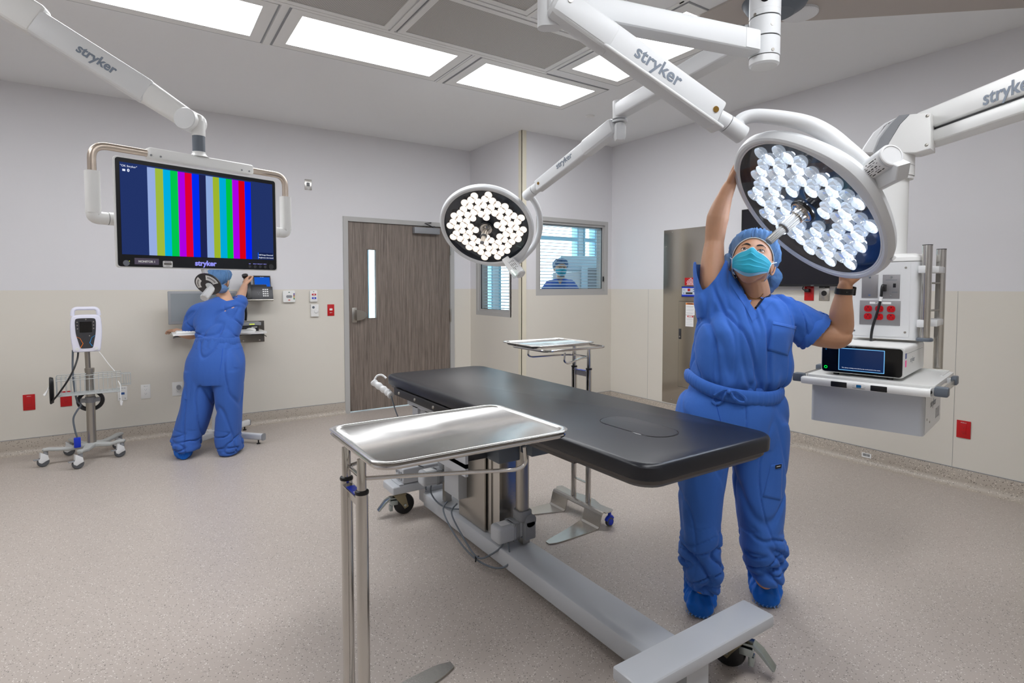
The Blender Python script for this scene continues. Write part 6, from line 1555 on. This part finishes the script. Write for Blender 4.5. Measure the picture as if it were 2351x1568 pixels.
# ------------------------------------------------------------- person A, reaching up to the large lamp
pa_base = J(1690, 1395, 2.47)
PA = thing('person', 'person in blue scrubs and teal mask looking up, holding the large lamp', 'person', (pa_base.x, pa_base.y, 0))
D = 2.46
hc = J(1727, 601, 2.44)
# head axes: face toward the viewer, tipped back, turned a little to the image right
Rh = Matrix.Rotation(-YAW-math.radians(27), 4, 'Z') @ Matrix.Rotation(math.radians(8), 4, 'Y') @ Matrix.Rotation(math.radians(-25), 4, 'X')
AH = T(*hc) @ Rh @ Matrix.Scale(1.05, 4)
body = MB()
head_mb(body, AH)
nb_ = J(1738, 712, 2.49)
limb(body, [hc+Vector((0, 0, -.045))+FH*.025, J(1735, 662, 2.475), J(1736, 690, 2.49), nb_], [(.058, .058), (.056, .056), (.060, .060), (.085, .075)], hint=RT)
slabs(body, [row(690, 1700, 1772, D+.03, .12), row(702, 1668, 1802, D+.03, .17), row(730, 1640, 1808, D+.03, .19), row(800, 1628, 1790, D+.03, .2), row(880, 1622, 1770, D+.02, .2), row(950, 1600, 1770, D, .22)], n=24)
# arm raised at the image left
shL = J(1637, 690, D+.03); elL = J(1640, 556, D+.06); wrL = J(1674, 432, 2.50)
limb(body, [J(1672, 705, D+.03), J(1642, 668, D+.03), J(1636, 615, D+.045), elL, J(1648, 500, 2.51), J(1664, 452, 2.50), J(1676, 425, 2.495)], [.055, .062, .0535, .0415, .048, .033, .0265], hint=FH)
LN = Vector((.6648, -.3653, .6516)).normalized()      # back side direction of the lamp head
hand(body, J(1677, 424, 2.495), J(1697, 372, 2.44)-J(1677, 424, 2.49)+LN*.02, (bc-J(1680, 410, 2.47)).normalized(), 1.0, (.12, .30, .35), thumb=-1, thumb_dir=(J(1690, 398, 2.43)-J(1678, 424, 2.495)))
# arm bent at the image right
limb(body, [J(1772, 712, D+.03), J(1800, 724, D+.02), J(1858, 762, D-.01), J(1921, 775, D-.03), J(1930, 765, D-.03)], [.05, .058, .052, .050, .045], hint=FH)
limb(body, [J(1915, 778, D-.03), J(1930, 752, D-.035), J(1932, 715, 2.40), J(1936, 682, 2.385), J(1941, 655, 2.375)], [.043, .050, .0455, .034, .0275], hint=FH)
hand(body, J(1941, 655, 2.375), J(1958, 590, 2.36)-J(1941, 655, 2.375), -LN*1.0+FW*-.3, 1.0, (.1, .2, .25), thumb=1, thumb_dir=(J(1985, 625, 2.34)-J(1945, 652, 2.375)))
# legs (inside the trousers)
for pts in ([J(1640, 940, D), J(1620, 1080, D-.01), J(1606, 1220, D-.04), J(1610, 1340, D-.06)], [J(1735, 940, D), J(1737, 1080, D), J(1748, 1220, D), J(1757, 1330, D)]):
    limb(body, pts, [.085, .075, .055, .042], hint=FH)
bm_ = bake(body, .0045, 3)
BB = bvh_of(bm_); meshobj('body', bm_, M['skin'], PA)
# loose cap folds behind the neck and beside the ear
cdisp = lambda c, n: .006*noise.noise(c*38)+.003*noise.noise(c*90)
bb2 = MB(); bb2.ell((0, 0, 0), (.038, .045, .056), T(*J(1770, 640, 2.50)) @ Matrix.Rotation(.4, 4, 'Y'), 24, 16); bb2.ell((0, 0, 0), (.026, .03, .030), T(*J(1762, 662, 2.50)), 20, 12)
bme = bake(bb2, .006, 3, cdisp)
bb3 = MB(); bb3.ell((0, 0, 0), (.026, .035, .046), T(*J(1673, 604, 2.50)), 20, 12); bme3 = bake(bb3, .006, 3, cdisp)
meshobj('cap_back', bme3, M['cap'], PA)
person_head(PA, AH, M['skin'], None, None, gaze=(.10, .16), capfront=.62, seed=2)
meshobj('cap_back', bme, M['cap'], PA, label='loose back of the bouffant cap')
# scrub top
top = MB()
slabs(top, [row(682, 1712, 1768, D+.02, .13), row(688, 1668, 1796, D+.03, .20), row(700, 1636, 1812, D+.03, .235), row(722, 1612, 1818, D+.02, .26), row(755, 1600, 1814, D, .29), row(795, 1594, 1806, D, .30), row(835, 1590, 1812, D, .28), row(866, 1589, 1806, D, .275), row(884, 1592, 1788, D, .25), row(904, 1600, 1776, D, .235)], n=40)
limb(top, [J(1668, 725, D+.02), J(1640, 690, D+.02), J(1632, 655, D+.03), J(1631, 600, D+.035)], [(.088, .082), (.085, .078), (.082, .0735), (.080, .070)], hint=FH, cup=(.007, .15))
limb(top, [J(1654, 632, D+.05), J(1668, 655, D+.04), J(1690, 695, D+.02)], [(.052, .045), (.062, .055), (.07, .06)], hint=FH)
limb(top, [J(1625, 720, D+.02), J(1616, 690, D+.02), J(1612, 668, D+.03)], [(.07, .055), (.066, .045), (.05, .03)], hint=FH)
limb(top, [J(1765, 712, D+.02), J(1800, 720, D+.02), J(1845, 745, D), J(1876, 768, D-.01)], [(.080, .075), (.082, .078), (.080, .084), (.078, .092)], hint=FH, cup=(.007, .07))
def topdisp(c, n):
    x, y = PX(c); w = 1 if n.dot(CAMP-c) > 0 else .4
    q = Vector((c.dot(RT)*13+.9*c.z, c.dot(FH)*6, c.z*2.0)); a = noise.noise(q)
    b_ = noise.noise(Vector((c.dot(RT)*9+1.2*c.z, c.dot(FH)*4, c.z*1.5+8)))
    g = .012*a-.013*math.exp(-(b_/.075)**2)-.008*math.exp(-((a-.12)/.06)**2)
    # diagonal pulls from the raised shoulder
    s_ = (c.dot(RT)*.85+c.z*.35)*26; g += .007*noise.noise(Vector((s_*.6, c.z*1.6, 3.1)))
    g += .0012*noise.noise(c*30)
    if y > 840: g += .004*math.sin(c.dot(RT)*120+3*noise.noise(c*9))*min(1, (y-840)/40)
    return g*w
tm = bake(top, .0052, 5, topdisp)
vpoly = [(1680, 630), (1700, 662), (1716, 687), (1734, 712), (1746, 697), (1758, 681), (1769, 664), (1770, 640)]
TB = bvh_of(tm)
cutpoly(tm, vpoly)
cutpoly(tm, [(1560, 540), (1597, 606), (1600, 630), (1606, 650), (1613, 667), (1626, 658), (1642, 640), (1655, 620), (1664, 602), (1690, 540)], depth=D+.035)
shirt = meshobj('scrub_top', tm, M['scrub'], PA)
band = [[(1683, 655), (1703, 678), (1726, 705), (1748, 731), (1759, 744)], [(1690, 650), (1707, 676), (1729, 701), (1748.5, 721), (1752, 724)]]
def bandgrid(a, b, n=20):
    A_ = smooth_path([Vector((*p, 0)) for p in a], 6); B_ = smooth_path([Vector((*p, 0)) for p in b], 6); 
    return [[tuple(p.lerp(q, u)[:2]) for u in (0, .33, .66, .97)] for p, q in zip(A_, B_)]
def safe_decal(*a, **k):
    return decal(*a, **k)
nbm = safe_decal(TB, bandgrid([(1677, 652), (1692, 676), (1708, 700), (1721, 724), (1727, 738)], [(1684, 640), (1701, 664), (1716, 688), (1731, 708), (1738, 718)]), .0035)
obj('neckline_band', nbm, M['scrub'], shirt, world=True, angle=75)
nbm = safe_decal(TB, bandgrid([(1782, 676), (1770, 694), (1754, 712), (1740, 727), (1728, 739)], [(1771, 668), (1760, 683), (1748, 698), (1739, 709), (1731, 719)]), .0035)
obj('neckline_band', nbm, M['scrub'], shirt, world=True, angle=75)
pk = safe_decal(TB, bil([(1774, 737), (1829, 749), (1809, 817), (1761, 803)], 12, 12), .0035)
pko = obj('chest_pocket', pk, M['scrub'], shirt, world=True, angle=75); so = pko.modifiers.new('s', 'SOLIDIFY'); so.thickness = .003; so.offset = 1
obj('pocket_hem', strand(TB, [(1774, 744), (1800, 749), (1828, 756)], .0012, .0055), M['scrub'], pko, world=True)
# undershirt collar and necklace
us = MB(); us.tube(smooth_path([J(1752, 662, 2.53), J(1762, 668, 2.50), J(1763, 678, 2.455), J(1752, 692, 2.425), J(1737, 709, 2.40)], 5), [.010]*10+[.012]*8+[.010]*3, 12)
obj('undershirt_collar', us, M['navy'], PA, world=True)
nk = strand(BB, [(1712, 672), (1722, 682), (1734, 686), (1744, 683), (1752, 674)], .0011, .001)
obj('necklace', nk, M['gold'], PA, world=True)
# trousers
tr = MB()
slabs(tr, [row(872, 1592, 1780, D, .235, 12), row(890, 1583, 1787, D, .26, 10), row(917, 1563, 1797, D, .295), row(950, 1556, 1801, D, .315), row(985, 1556, 1803, D, .31), row(1015, 1560, 1800, D, .29)], n=40)
slabs(tr, [row(960, 1556, 1690, D, .27), row(1010, 1556, 1678, D, .26), row(1060, 1557, 1667, D, .25), row(1110, 1558, 1659, D-.01, .24), row(1165, 1558, 1652, D-.02, .23), row(1220, 1559, 1647, D-.04, .215), row(1262, 1558, 1646, D-.05, .205), row(1292, 1560, 1653, D-.055, .20), row(1314, 1570, 1650, D-.06, .19), row(1333, 1574, 1646, D-.06, .18), row(1346, 1578, 1644, D-.06, .175)], n=32, cupb=True)
slabs(tr, [row(960, 1672, 1802, D, .27), row(1010, 1676, 1801, D, .26), row(1060, 1681, 1798, D, .25), row(1110, 1688, 1796, D, .24), row(1165, 1694, 1794, D, .23), row(1215, 1703, 1790, D, .215), row(1248, 1708, 1795, D, .205), row(1275, 1716, 1799, D, .20), row(1296, 1722, 1797, D, .19), row(1312, 1726, 1793, D, .18), row(1320, 1728, 1790, D, .175)], n=32, cupb=True)
def trdisp(c, n):
    x, y = PX(c)
    a = noise.noise(Vector((c.dot(RT)*9+.8*c.z, c.dot(FH)*5, c.z*1.9+5))); b_ = noise.noise(Vector((c.dot(RT)*6-1.5*c.z, c.dot(FH)*3, c.z*2.2+1)))
    g = .012*a-.011*math.exp(-(b_/.07)**2)-.006*math.exp(-((a+.1)/.05)**2)
    g += .0035*noise.noise(Vector((c.dot(RT)*18, c.dot(FH)*12, c.z*7)))
    if y > 1200:   # bunching above the ankles
        k_ = min(1, (y-1200)/70); e_ = noise.noise(Vector((c.dot(RT)*7, c.dot(FH)*7, c.z*15+c.dot(RT)*5))); e2 = noise.noise(Vector((c.dot(RT)*6+4, c.dot(FH)*6, c.z*21-c.dot(RT)*7)))
        g += k_*(.012*e_-.016*math.exp(-(e_/.10)**2)-.012*math.exp(-(e2/.08)**2)+.010)
    if y < 925: g += .002*math.sin(c.dot(RT)*110+4*noise.noise(c*7))*min(1, (925-y)/30)
    # front crease between the legs
    return g
trm = bake(tr, .0055, 4, trdisp)
RB = bvh_of(trm)
trs = meshobj('scrub_trousers', trm, M['scrub'], PA)
# gathered waistband with drawstring bow
wb_ = MB(); R_ = []
top_l = smooth_path([Vector(p) for p in ((1584, 850, 0), (1612, 861, 0), (1650, 879, 0), (1690, 890, 0), (1735, 893, 0), (1779, 881, 0))], 12)
for q in top_l:
    pass
rws = []
for i, (yy, xl, xr, g) in enumerate(((850, 1586, 1783, .0), (853, 1583, 1784, .008), (862, 1581, 1785, .010), (872, 1581, 1785, .009), (880, 1583, 1784, .004), (882, 1586, 1782, -.006))):
    a_ = J(xl, yy, D); b_ = J(xr, yy+22, D); c_ = (a_+b_)/2; U_ = (b_-a_)/2; n_ = Vector((U_.y, -U_.x, 0)).normalized(); ring = []
    for k_ in range(160):
        an = 2*PI*k_/160; ca, sa = math.cos(an), math.sin(an); rp = .0024*math.sin(an*58+.8*math.sin(an*7)) if 0 < i < 5 else 0
        U2 = U_*(1+(g+rp)/U_.length); V2 = n_*(.150+g+rp)
        p = c_+U2*math.copysign(abs(ca)**.85, ca)+V2*math.copysign(abs(sa)**.85, sa)
        # front sags below the hips line
        fr = max(0, -sa) if n_.dot(FH) > 0 else max(0, sa)
        p -= ZZ*(.040*fr)
        ring.append(p)
    rws.append(ring)
wo_ = MB().rings(rws, cap=(False, False)); wbo = obj('waistband', wo_, M['scrub'], trs, world=True, angle=75)
WBb = BVHTree.FromPolygons([v.copy() for v in wo_.v], [tuple(f) for f in wo_.f])
def bowpt(px, py, o=.012):
    d = (J(px, py, 1)-CAMP).normalized(); h = WBb.ray_cast(CAMP, d); h2 = RB.ray_cast(CAMP, d)
    c_ = [q[0] for q in (h, h2) if q[0] is not None]; p = min(c_, key=lambda q: (q-CAMP).length) if c_ else J(px, py, D-.14)
    return p-d*o
def ribbon(pts, w=.0055):
    P = [bowpt(*p) for p in [tuple(q[:2]) for q in smooth_path([Vector((*p, 0)) for p in pts], 6)]]
    R_ = []
    for i, p in enumerate(P):
        a_ = (P[min(i+1, len(P)-1)]-P[max(i-1, 0)]).normalized(); s_ = a_.cross(FW).normalized()
        R_.append([p+s_*w, p+FW*.0022, p-s_*w, p-FW*.0022])
    return MB().rings(R_)
bw = obj('drawstring', ribbon([(1680, 897), (1662, 895), (1640, 908), (1637, 920), (1645, 927), (1657, 922), (1664, 908), (1668, 900)]), M['scrub'], trs, world=True)
obj('drawstring', ribbon([(1676, 898), (1692, 899), (1710, 912), (1712, 922), (1700, 923), (1686, 914), (1678, 902)]), M['scrub'], trs, world=True)
obj('drawstring_knot', MB().ell(bowpt(1674, 899, .014), (.011, .009, .009), n=12, m=8), M['scrub'], trs, world=True)
obj('fly_seam', strand(RB, [(1644, 925), (1650, 950), (1657, 975)], .0014, .0008), M['seam'] if 'seam' in M else M.setdefault('seam', clothmat('scrub seam', (34, 84, 180))), trs, world=True)
cg = safe_decal(RB, bil([(1770, 1068), (1797, 1064), (1795, 1150), (1752, 1140)], 10, 14), .003)
cgo = obj('cargo_pocket', cg, M['scrub'], trs, world=True, angle=75); so = cgo.modifiers.new('s', 'SOLIDIFY'); so.thickness = .003; so.offset = 1
cl = safe_decal(RB, bil([(1780, 1068), (1795, 1065), (1794, 1074), (1780, 1077)], 3, 2), .0075); obj('pocket_tag', cl, M['ink'], cgo, world=True)
cl = safe_decal(RB, bil([(1783, 1071), (1792, 1069), (1792, 1070.5), (1783, 1072.5)], 3, 1), .0085); obj('tag_print', cl, M['inkw'], cgo, world=True)
# shoe covers
def shoe(name, toe, heel, w, par, ank, seed=0, h=.17, label=None, m_='cover'):
    toe = Vector((toe[0], toe[1], 0)); heel = Vector((heel[0], heel[1], 0)); d = (toe-heel).normalized(); s_ = Vector((-d.y, d.x, 0)); L_ = (toe-heel).length
    mb = MB(); R_ = []
    for t_, ww, hh in ((0, .35, .05), (.03, .72, .085), (.12, .90, .11), (.35, .96, .12), (.6, 1.04, .105), (.82, 1.0, .082), (.95, .76, .06), (1.0, .42, .04)):
        c_ = heel+d*L_*t_; R_.append([Vector((c_.x+s_.x*w*ww*math.cos(a), c_.y+s_.y*w*ww*math.cos(a), max(.0035, hh*.5+hh*.5*math.sin(a)))) for a in np.linspace(0, 2*PI, 25)[:-1]])
    mb.rings(R_); ak = Vector((ank.x, ank.y, .06))
    limb(mb, [ak-ZZ*.02, ak+ZZ*.04, Vector((ank.x, ank.y, h))], [(.066, .072), (.068, .074), (.066, .072)], hint=s_)
    def dsp(c, n):
        if c.z < .006: return 0
        a = math.atan2(c.y-ank.y, c.x-ank.x); k_ = min(1, c.z/.05)
        return k_*(.0042*math.sin(a*17+3*noise.noise(Vector((a*2, c.z*14, seed))))+.004*noise.noise(c*42+Vector((seed, 0, 0))))
    me = bake(mb, .0045, 2, dsp)
    for v in me.vertices:
        if v.co.z < .002: v.co.z = .002
    o_ = meshobj(name, me, M[m_], par); return o_, d, s_
an1 = J(1612, 1372, 2.43); t1 = J(1606, 1424, 1)
tw = CAMP+(J(1607, 1425, 1)-CAMP)*(CAMH/(CAMH-J(1607, 1425, 1).z)); rayA = Vector((tw.x, tw.y, 0)).normalized()
s1_, d1_, _ = shoe('shoe_cover', tw+rayA*.012, tw+rayA*.275, .064, PA, tw+rayA*.150+ZZ*.1, 1, .19)
tw2 = CAMP+(J(1762, 1400, 1)-CAMP)*(CAMH/(CAMH-J(1762, 1400, 1).z))
s2_o, d2_, _ = shoe('shoe_cover', tw2+rayA*.012, tw2+rayA*.275, .066, PA, tw2+rayA*.155+ZZ*.1, 5, .20)
for o_, tt_ in ((s1_, tw), (s2_o, tw2)):
    tb_ = MB(); fw_ = (-FH)
    for i in range(9):
        a = -1.0+i*.25; rs_ = Vector((rayA.y, -rayA.x, 0)); c_ = tt_+rayA*.072+(-rayA*math.cos(a)+rs_*math.sin(a))*.0655; tn = (rayA*math.sin(a)+rs_*math.cos(a))
        tb_.add([c_+tn*.004+ZZ*.005, c_-tn*.001+ZZ*.010, c_+tn*.004+ZZ*.016, c_-tn*.001+ZZ*.016, c_-tn*.006+ZZ*.010, c_-tn*.001+ZZ*.005], [(0, 1, 4, 5), (1, 2, 3, 4)])
    obj('tread_print', tb_, mat('pale blue tread print', (110, 160, 230), .6), o_, world=True)
# smart watch
wc = J(1938, 668, 2.38); wa = (J(1941, 655, 2.375)-J(1936, 682, 2.385)).normalized()
Fw = frame(wc, RT, wa)
wt = obj('watch_band', MB().rings([[Fw @ Vector((.0365*math.cos(a), .033*math.sin(a), z)) for a in np.linspace(0, 2*PI, 41)[:-1]] for z in (-.0125, .0125)]+[[Fw @ Vector((.0335*math.cos(a), .030*math.sin(a), z)) for a in np.linspace(0, 2*PI, 41)[:-1]] for z in (.0125, -.0125)], closed=True), M['black'], PA, world=True)
obj('watch_case', MB().box((.040, .006, 0), (.011, .036, .038), Fw, bev=.004), M['gloss'], wt, world=True)
for i in range(6): obj('band_hole', MB().cyl(Fw @ Vector((.036*math.cos(-1.9+i*.13), .0328*math.sin(-1.9+i*.13), 0)), Fw @ Vector((.0374*math.cos(-1.9+i*.13), .0338*math.sin(-1.9+i*.13), 0)), .0012, n=6), M['nickel'] if i == 1 else M['gloss'], wt, world=True)

# ------------------------------------------------------------- person B, at the wall with back to the camera
DB = 4.72
PBb = J(490, 1035, DB)
PB = thing('person', 'person in blue scrubs seen from behind, reaching for the wall phone', 'person', (PBb.x, PBb.y, 0))
hb_ = J(503, 646, 4.98)
AB = T(*hb_) @ RZ(-YAW+PI+math.radians(4)) @ RX(math.radians(10))
body = MB(); head_mb(body, AB)
limb(body, [hb_-ZZ*.06, J(516, 682, 4.97), J(518, 698, 4.95)], [.055, .054, .075], hint=RT)
slabs(body, [row(694, 492, 545, 4.93, .12), row(705, 462, 552, 4.92, .16), row(740, 458, 548, 4.88, .18), row(780, 462, 540, 4.82, .18), row(830, 452, 540, 4.76, .2)], n=20)
limb(body, [J(530, 708, 4.94), J(549, 694, 5.0), J(553, 680, 5.14), J(559, 664, 5.30), J(562, 655, 5.38)], [.052, .048, .042, .034, .026], hint=ZZ)
hand(body, J(562, 655, 5.38), J(566, 634, 5.46)-J(562, 655, 5.38), FH*1+RT*.5, 1.0, (.35, .6, .5), thumb=-1)
limb(body, [J(478, 715, 4.93), J(455, 728, 4.93), J(446, 758, 4.92), J(440, 768, 4.95), J(420, 766, 5.04), J(404, 760, 5.10)], [.05, .050, .044, .043, .037, .027], hint=ZZ)
hand(body, J(405, 760, 5.10), J(388, 758, 5.16)-J(405, 760, 5.10), -ZZ, 1.0, (.25, .35, .3), thumb=-1)
for pts in ([J(470, 850, 4.72), J(452, 930, 4.68), J(428, 1010, 4.62)], [J(525, 850, 4.72), J(526, 930, 4.72), J(530, 1010, 4.72)]): limb(body, pts, [.08, .06, .04], hint=FH)
bmB = bake(body, .006, 3); meshobj('body', bmB, M['skin2'], PB)
person_head(PB, AB, M['skin2'], None, seed=7, capfront=.55, mask=True)
bbn = MB(); bbn.ell((0, 0, 0), (.052, .05, .04), T(*J(508, 663, 4.90)), 20, 12); meshobj('cap_back', bake(bbn, .006, 3, lambda c, n: .004*noise.noise(c*45)), M['cap'], PB)
tp = MB()
slabs(tp, [row(683, 500, 548, 4.95, .13), row(690, 482, 556, 4.95, .17), row(702, 456, 558, 4.93, .21), row(725, 450, 556, 4.91, .25), row(750, 452, 552, 4.87, .27), row(772, 455, 545, 4.82, .27), row(786, 458, 540, 4.80, .25)], n=32)
limb(tp, [J(480, 716, 4.92), J(458, 722, 4.91), J(446, 742, 4.90), J(441, 760, 4.91)], [.088, .092, .082, .076], hint=FH, cup=(.007, .06))
limb(tp, [J(525, 712, 4.93), J(546, 702, 4.96), J(551, 692, 5.04)], [.082, .072, .062], hint=FH, cup=(.006, .05))
def bd(c, n):
    a = noise.noise(Vector((c.dot(RT)*7-c.z*5, c.dot(FH)*4, c.z*5+2))); b_ = noise.noise(Vector((c.dot(RT)*6+c.z*4, c.dot(FH)*4, c.z*4+9)))
    g = .010*a-.014*math.exp(-(a/.07)**2)-.012*math.exp(-(b_/.06)**2)+.004
    return g
tmB = bake(tp, .0065, 4, bd)
cutpoly(tmB, [(490, 660), (505, 684), (520, 691), (536, 688), (545, 682), (545, 655)])
shB = meshobj('scrub_top', tmB, M['scrub2'], PB)
tB = MB()
slabs(tB, [row(774, 457, 543, 4.80, .25), row(795, 447, 548, 4.78, .29), row(825, 434, 556, 4.75, .33), row(855, 430, 556, 4.73, .33), row(880, 430, 554, 4.72, .30)], n=36)
slabs(tB, [row(850, 430, 503, 4.72, .28), row(900, 425, 493, 4.70, .27), row(950, 415, 480, 4.67, .25), row(990, 405, 467, 4.65, .24), row(1012, 398, 458, 4.62, .25), row(1028, 404, 456, 4.60, .22), row(1036, 415, 452, 4.60, .20)], n=28, cupb=True)
slabs(tB, [row(850, 488, 556, 4.73, .28), row(900, 498, 553, 4.72, .26), row(950, 502, 551, 4.72, .24), row(995, 500, 549, 4.72, .24), row(1015, 502, 553, 4.72, .25), row(1030, 508, 554, 4.72, .25), row(1038, 512, 549, 4.72, .24)], n=28, cupb=True)
def bt(c, n):
    x, y = PX(c)
    a = noise.noise(Vector((c.dot(RT)*8+.5*c.z, c.dot(FH)*4, c.z*2.2))); g = .010*a-.011*math.exp(-(a/.06)**2)+.002
    if y > 985: g += -.014*math.exp(-(noise.noise(Vector((c.dot(RT)*6, c.dot(FH)*6, c.z*20)))/.1)**2)*min(1, (y-985)/20)
    if y < 800: g += .003*math.sin(c.dot(RT)*110)
    return g
tbm = bake(tB, .007, 4, bt); BB2 = bvh_of(tbm); tBo = meshobj('scrub_trousers', tbm, M['scrub2'], PB)
ws = []
for yy, xl, xr, g in ((774, 456, 544, 0), (777, 454, 545, .006), (784, 452, 546, .008), (790, 452, 547, .004)):
    c_, U_, V_ = row(yy, xl, xr, 4.795, .26); ring = []
    for k_ in range(120):
        an = 2*PI*k_/120; rp = .002*math.sin(an*44) if g else 0; s_ = 1+(g+rp)/.15
        ring.append(c_+U_*s_*math.cos(an)+V_*s_*math.sin(an))
    ws.append(ring)
obj('waistband', MB().rings(ws, cap=(False, False)), M['scrub2'], tBo, world=True, angle=75)
pk = decal(BB2, bil([(534, 800), (555, 804), (555, 845), (536, 843)], 6, 10), .003)
if pk: obj('hip_pocket', pk, M['scrub2'], tBo, world=True, angle=75)
pk = decal(BB2, bil([(427, 870), (440, 871), (436, 920), (421, 915)], 5, 10), .003)
if pk: obj('cargo_pocket', pk, M['scrub2'], tBo, world=True, angle=75)
obj('seat_seam', strand(BB2, [(511, 800), (509, 825), (505, 850)], .0022, .001), M['seam'], tBo, world=True)
fpt = lambda px, py: CAMP+(J(px, py, 1)-CAMP)*(CAMH/(CAMH-J(px, py, 1).z))
hA = fpt(422, 1057); rb = Vector((hA.x, hA.y, 0)).normalized(); shoe('shoe_cover', hA+rb*.26, hA+rb*.01, .056, PB, hA+rb*.10, 3, .15)
hA = fpt(530, 1040); rb = Vector((hA.x, hA.y, 0)).normalized(); shoe('shoe_cover', hA+rb*.27, hA+rb*.02, .048, PB, hA+rb*.10, 6, .13)
hs = thing('phone_handset', 'black phone handset held up in the right hand of the person at the wall', 'handset', (J(562, 640, 5.42).x, J(562, 640, 5.42).y, J(562, 640, 5.42).z))
obj('handset_body', MB().tube(smooth_path([J(562, 631, 5.44), J(564, 645, 5.47), J(563, 665, 5.46), J(561, 682, 5.44)], 5), [.028]*3+[.018]*9+[.022]*4, 12), M['black'], hs, world=True)

# ------------------------------------------------------------- person C, beyond the wide window
DC = 7.4
PCb = J(1286, 800, DC); PC = thing('person', 'person in blue scrubs, cap and teal mask standing beyond the wide window', 'person', (PCb.x, PCb.y, 0))
hC = J(1287, 616, DC); AC = T(*hC) @ RZ(-YAW+math.radians(6)) @ Matrix.Scale(1.02, 4)
body = MB(); head_mb(body, AC)
limb(body, [hC-ZZ*.06+FH*.02, J(1287, 640, DC), J(1287, 648, DC)], [.055, .054, .07], hint=RT)
slabs(body, [row(646, 1270, 1304, DC, .14), row(655, 1258, 1316, DC, .2), row(700, 1262, 1310, DC, .22), row(740, 1262, 1312, DC, .22), row(780, 1262, 1312, DC, .24)], n=20)
for s in (-1, 1):
    limb(body, [J(1286+s*24, 654, DC), J(1286+s*33, 680, DC), J(1286+s*35, 705, DC), J(1286+s*30, 735, DC-.1), J(1286+s*26, 748, DC-.14)], [.05, .045, .04, .03, .026], hint=FH)
    hand(body, J(1286+s*26, 748, DC-.14), -ZZ+Vector((0, 0, 0)), -RT*s, 1.0, (.2, .3, .3), thumb=s)
    limb(body, [J(1286+s*12, 780, DC), J(1286+s*13, 840, DC), J(1286+s*13, 894, DC)], [.08, .055, .04], hint=FH)
meshobj('body', bake(body, .007, 3), M['skin2'], PC)
person_head(PC, AC, M['skin2'], None, seed=11, capfront=.5, glasses=True)
tp = MB(); slabs(tp, [row(641, 1275, 1299, DC, .15), row(646, 1262, 1311, DC, .2), row(654, 1254, 1319, DC, .24), row(670, 1253, 1320, DC, .27), row(700, 1256, 1316, DC, .28), row(745, 1256, 1316, DC, .29)], n=28)
for s in (-1, 1): limb(tp, [J(1286+s*22, 655, DC), J(1286+s*32, 670, DC), J(1286+s*36, 695, DC)], [.075, .07, .075], hint=FH, cup=(.008, .05))
tmC = bake(tp, .008, 4, lambda c, n: .008*(1-2.3*abs(noise.noise(Vector((c.dot(RT)*9, c.dot(FH)*5, c.z*4))))))
cutpoly(tmC, [(1274, 630), (1286, 655), (1298, 630)])
meshobj('scrub_top', tmC, M['scrub'], PC)
tB = MB(); slabs(tB, [row(740, 1257, 1315, DC, .28), row(775, 1253, 1319, DC, .3), row(800, 1254, 1318, DC, .28)], n=28)
for s in (-1, 1): slabs(tB, [row(790, *sorted((1286+s*33, 1286-s*1)), DC, .24), row(840, *sorted((1286+s*30, 1286+s*3)), DC, .22), row(892, *sorted((1286+s*28, 1286+s*5)), DC, .2)], n=20, cupb=True)
meshobj('scrub_trousers', bake(tB, .009, 4), M['scrub'], PC)
for s in (-1, 1):
    f0 = Vector((J(1286+s*14, 800, DC).x, J(1286+s*14, 800, DC).y, 0)); shoe('shoe_cover', f0-FH*.17, f0+FH*.09, .05, PC, f0, s+3, .13)
# anaesthesia tower beyond the window
t = thing('equipment_tower', 'pale equipment cabinet beyond the wide window, right of the person', 'medical cabinet', (5.75, 6.9, 0))
M['pale'] = mat('pale cyan enamel', (206, 226, 234), .5)
q = onplane(1350, 640, FW, J(1350, 640, 8.1))
Ft = T(q.x, q.y, 0) @ RZ(-YAW)
obj('cabinet', MB().b2(-.12, .24, -.2, .2, .08, 1.70, Ft, bev=.02), M['pale'], t, world=True)
obj('top_cover', MB().b2(-.42, .24, -.18, .18, 1.62, 1.83, Ft, bev=.03), M['pale'], t, world=True)
obj('side_panel', MB().b2(-.52, -.12, -.14, .14, .1, 1.60, Ft, bev=.02), M['white'], t, world=True)
obj('drawer_stack', MB().b2(-.03, .22, -.215, -.2, .3, 1.66, Ft), M['mgrey'], t, world=True)
for z in np.linspace(.5, 1.5, 6): obj('drawer_front', MB().b2(.09, .20, -.225, -.215, z, z+.10, Ft), M['dgrey'], t, world=True)
for x in (-.4, .1): obj('caster', MB().cyl(Ft @ Vector((x, -.12, .04)), Ft @ Vector((x+.03, -.12, .04)), .04, n=18).b2(x, x+.03, -.14, -.10, .04, .11, Ft), M['black'], t, world=True)
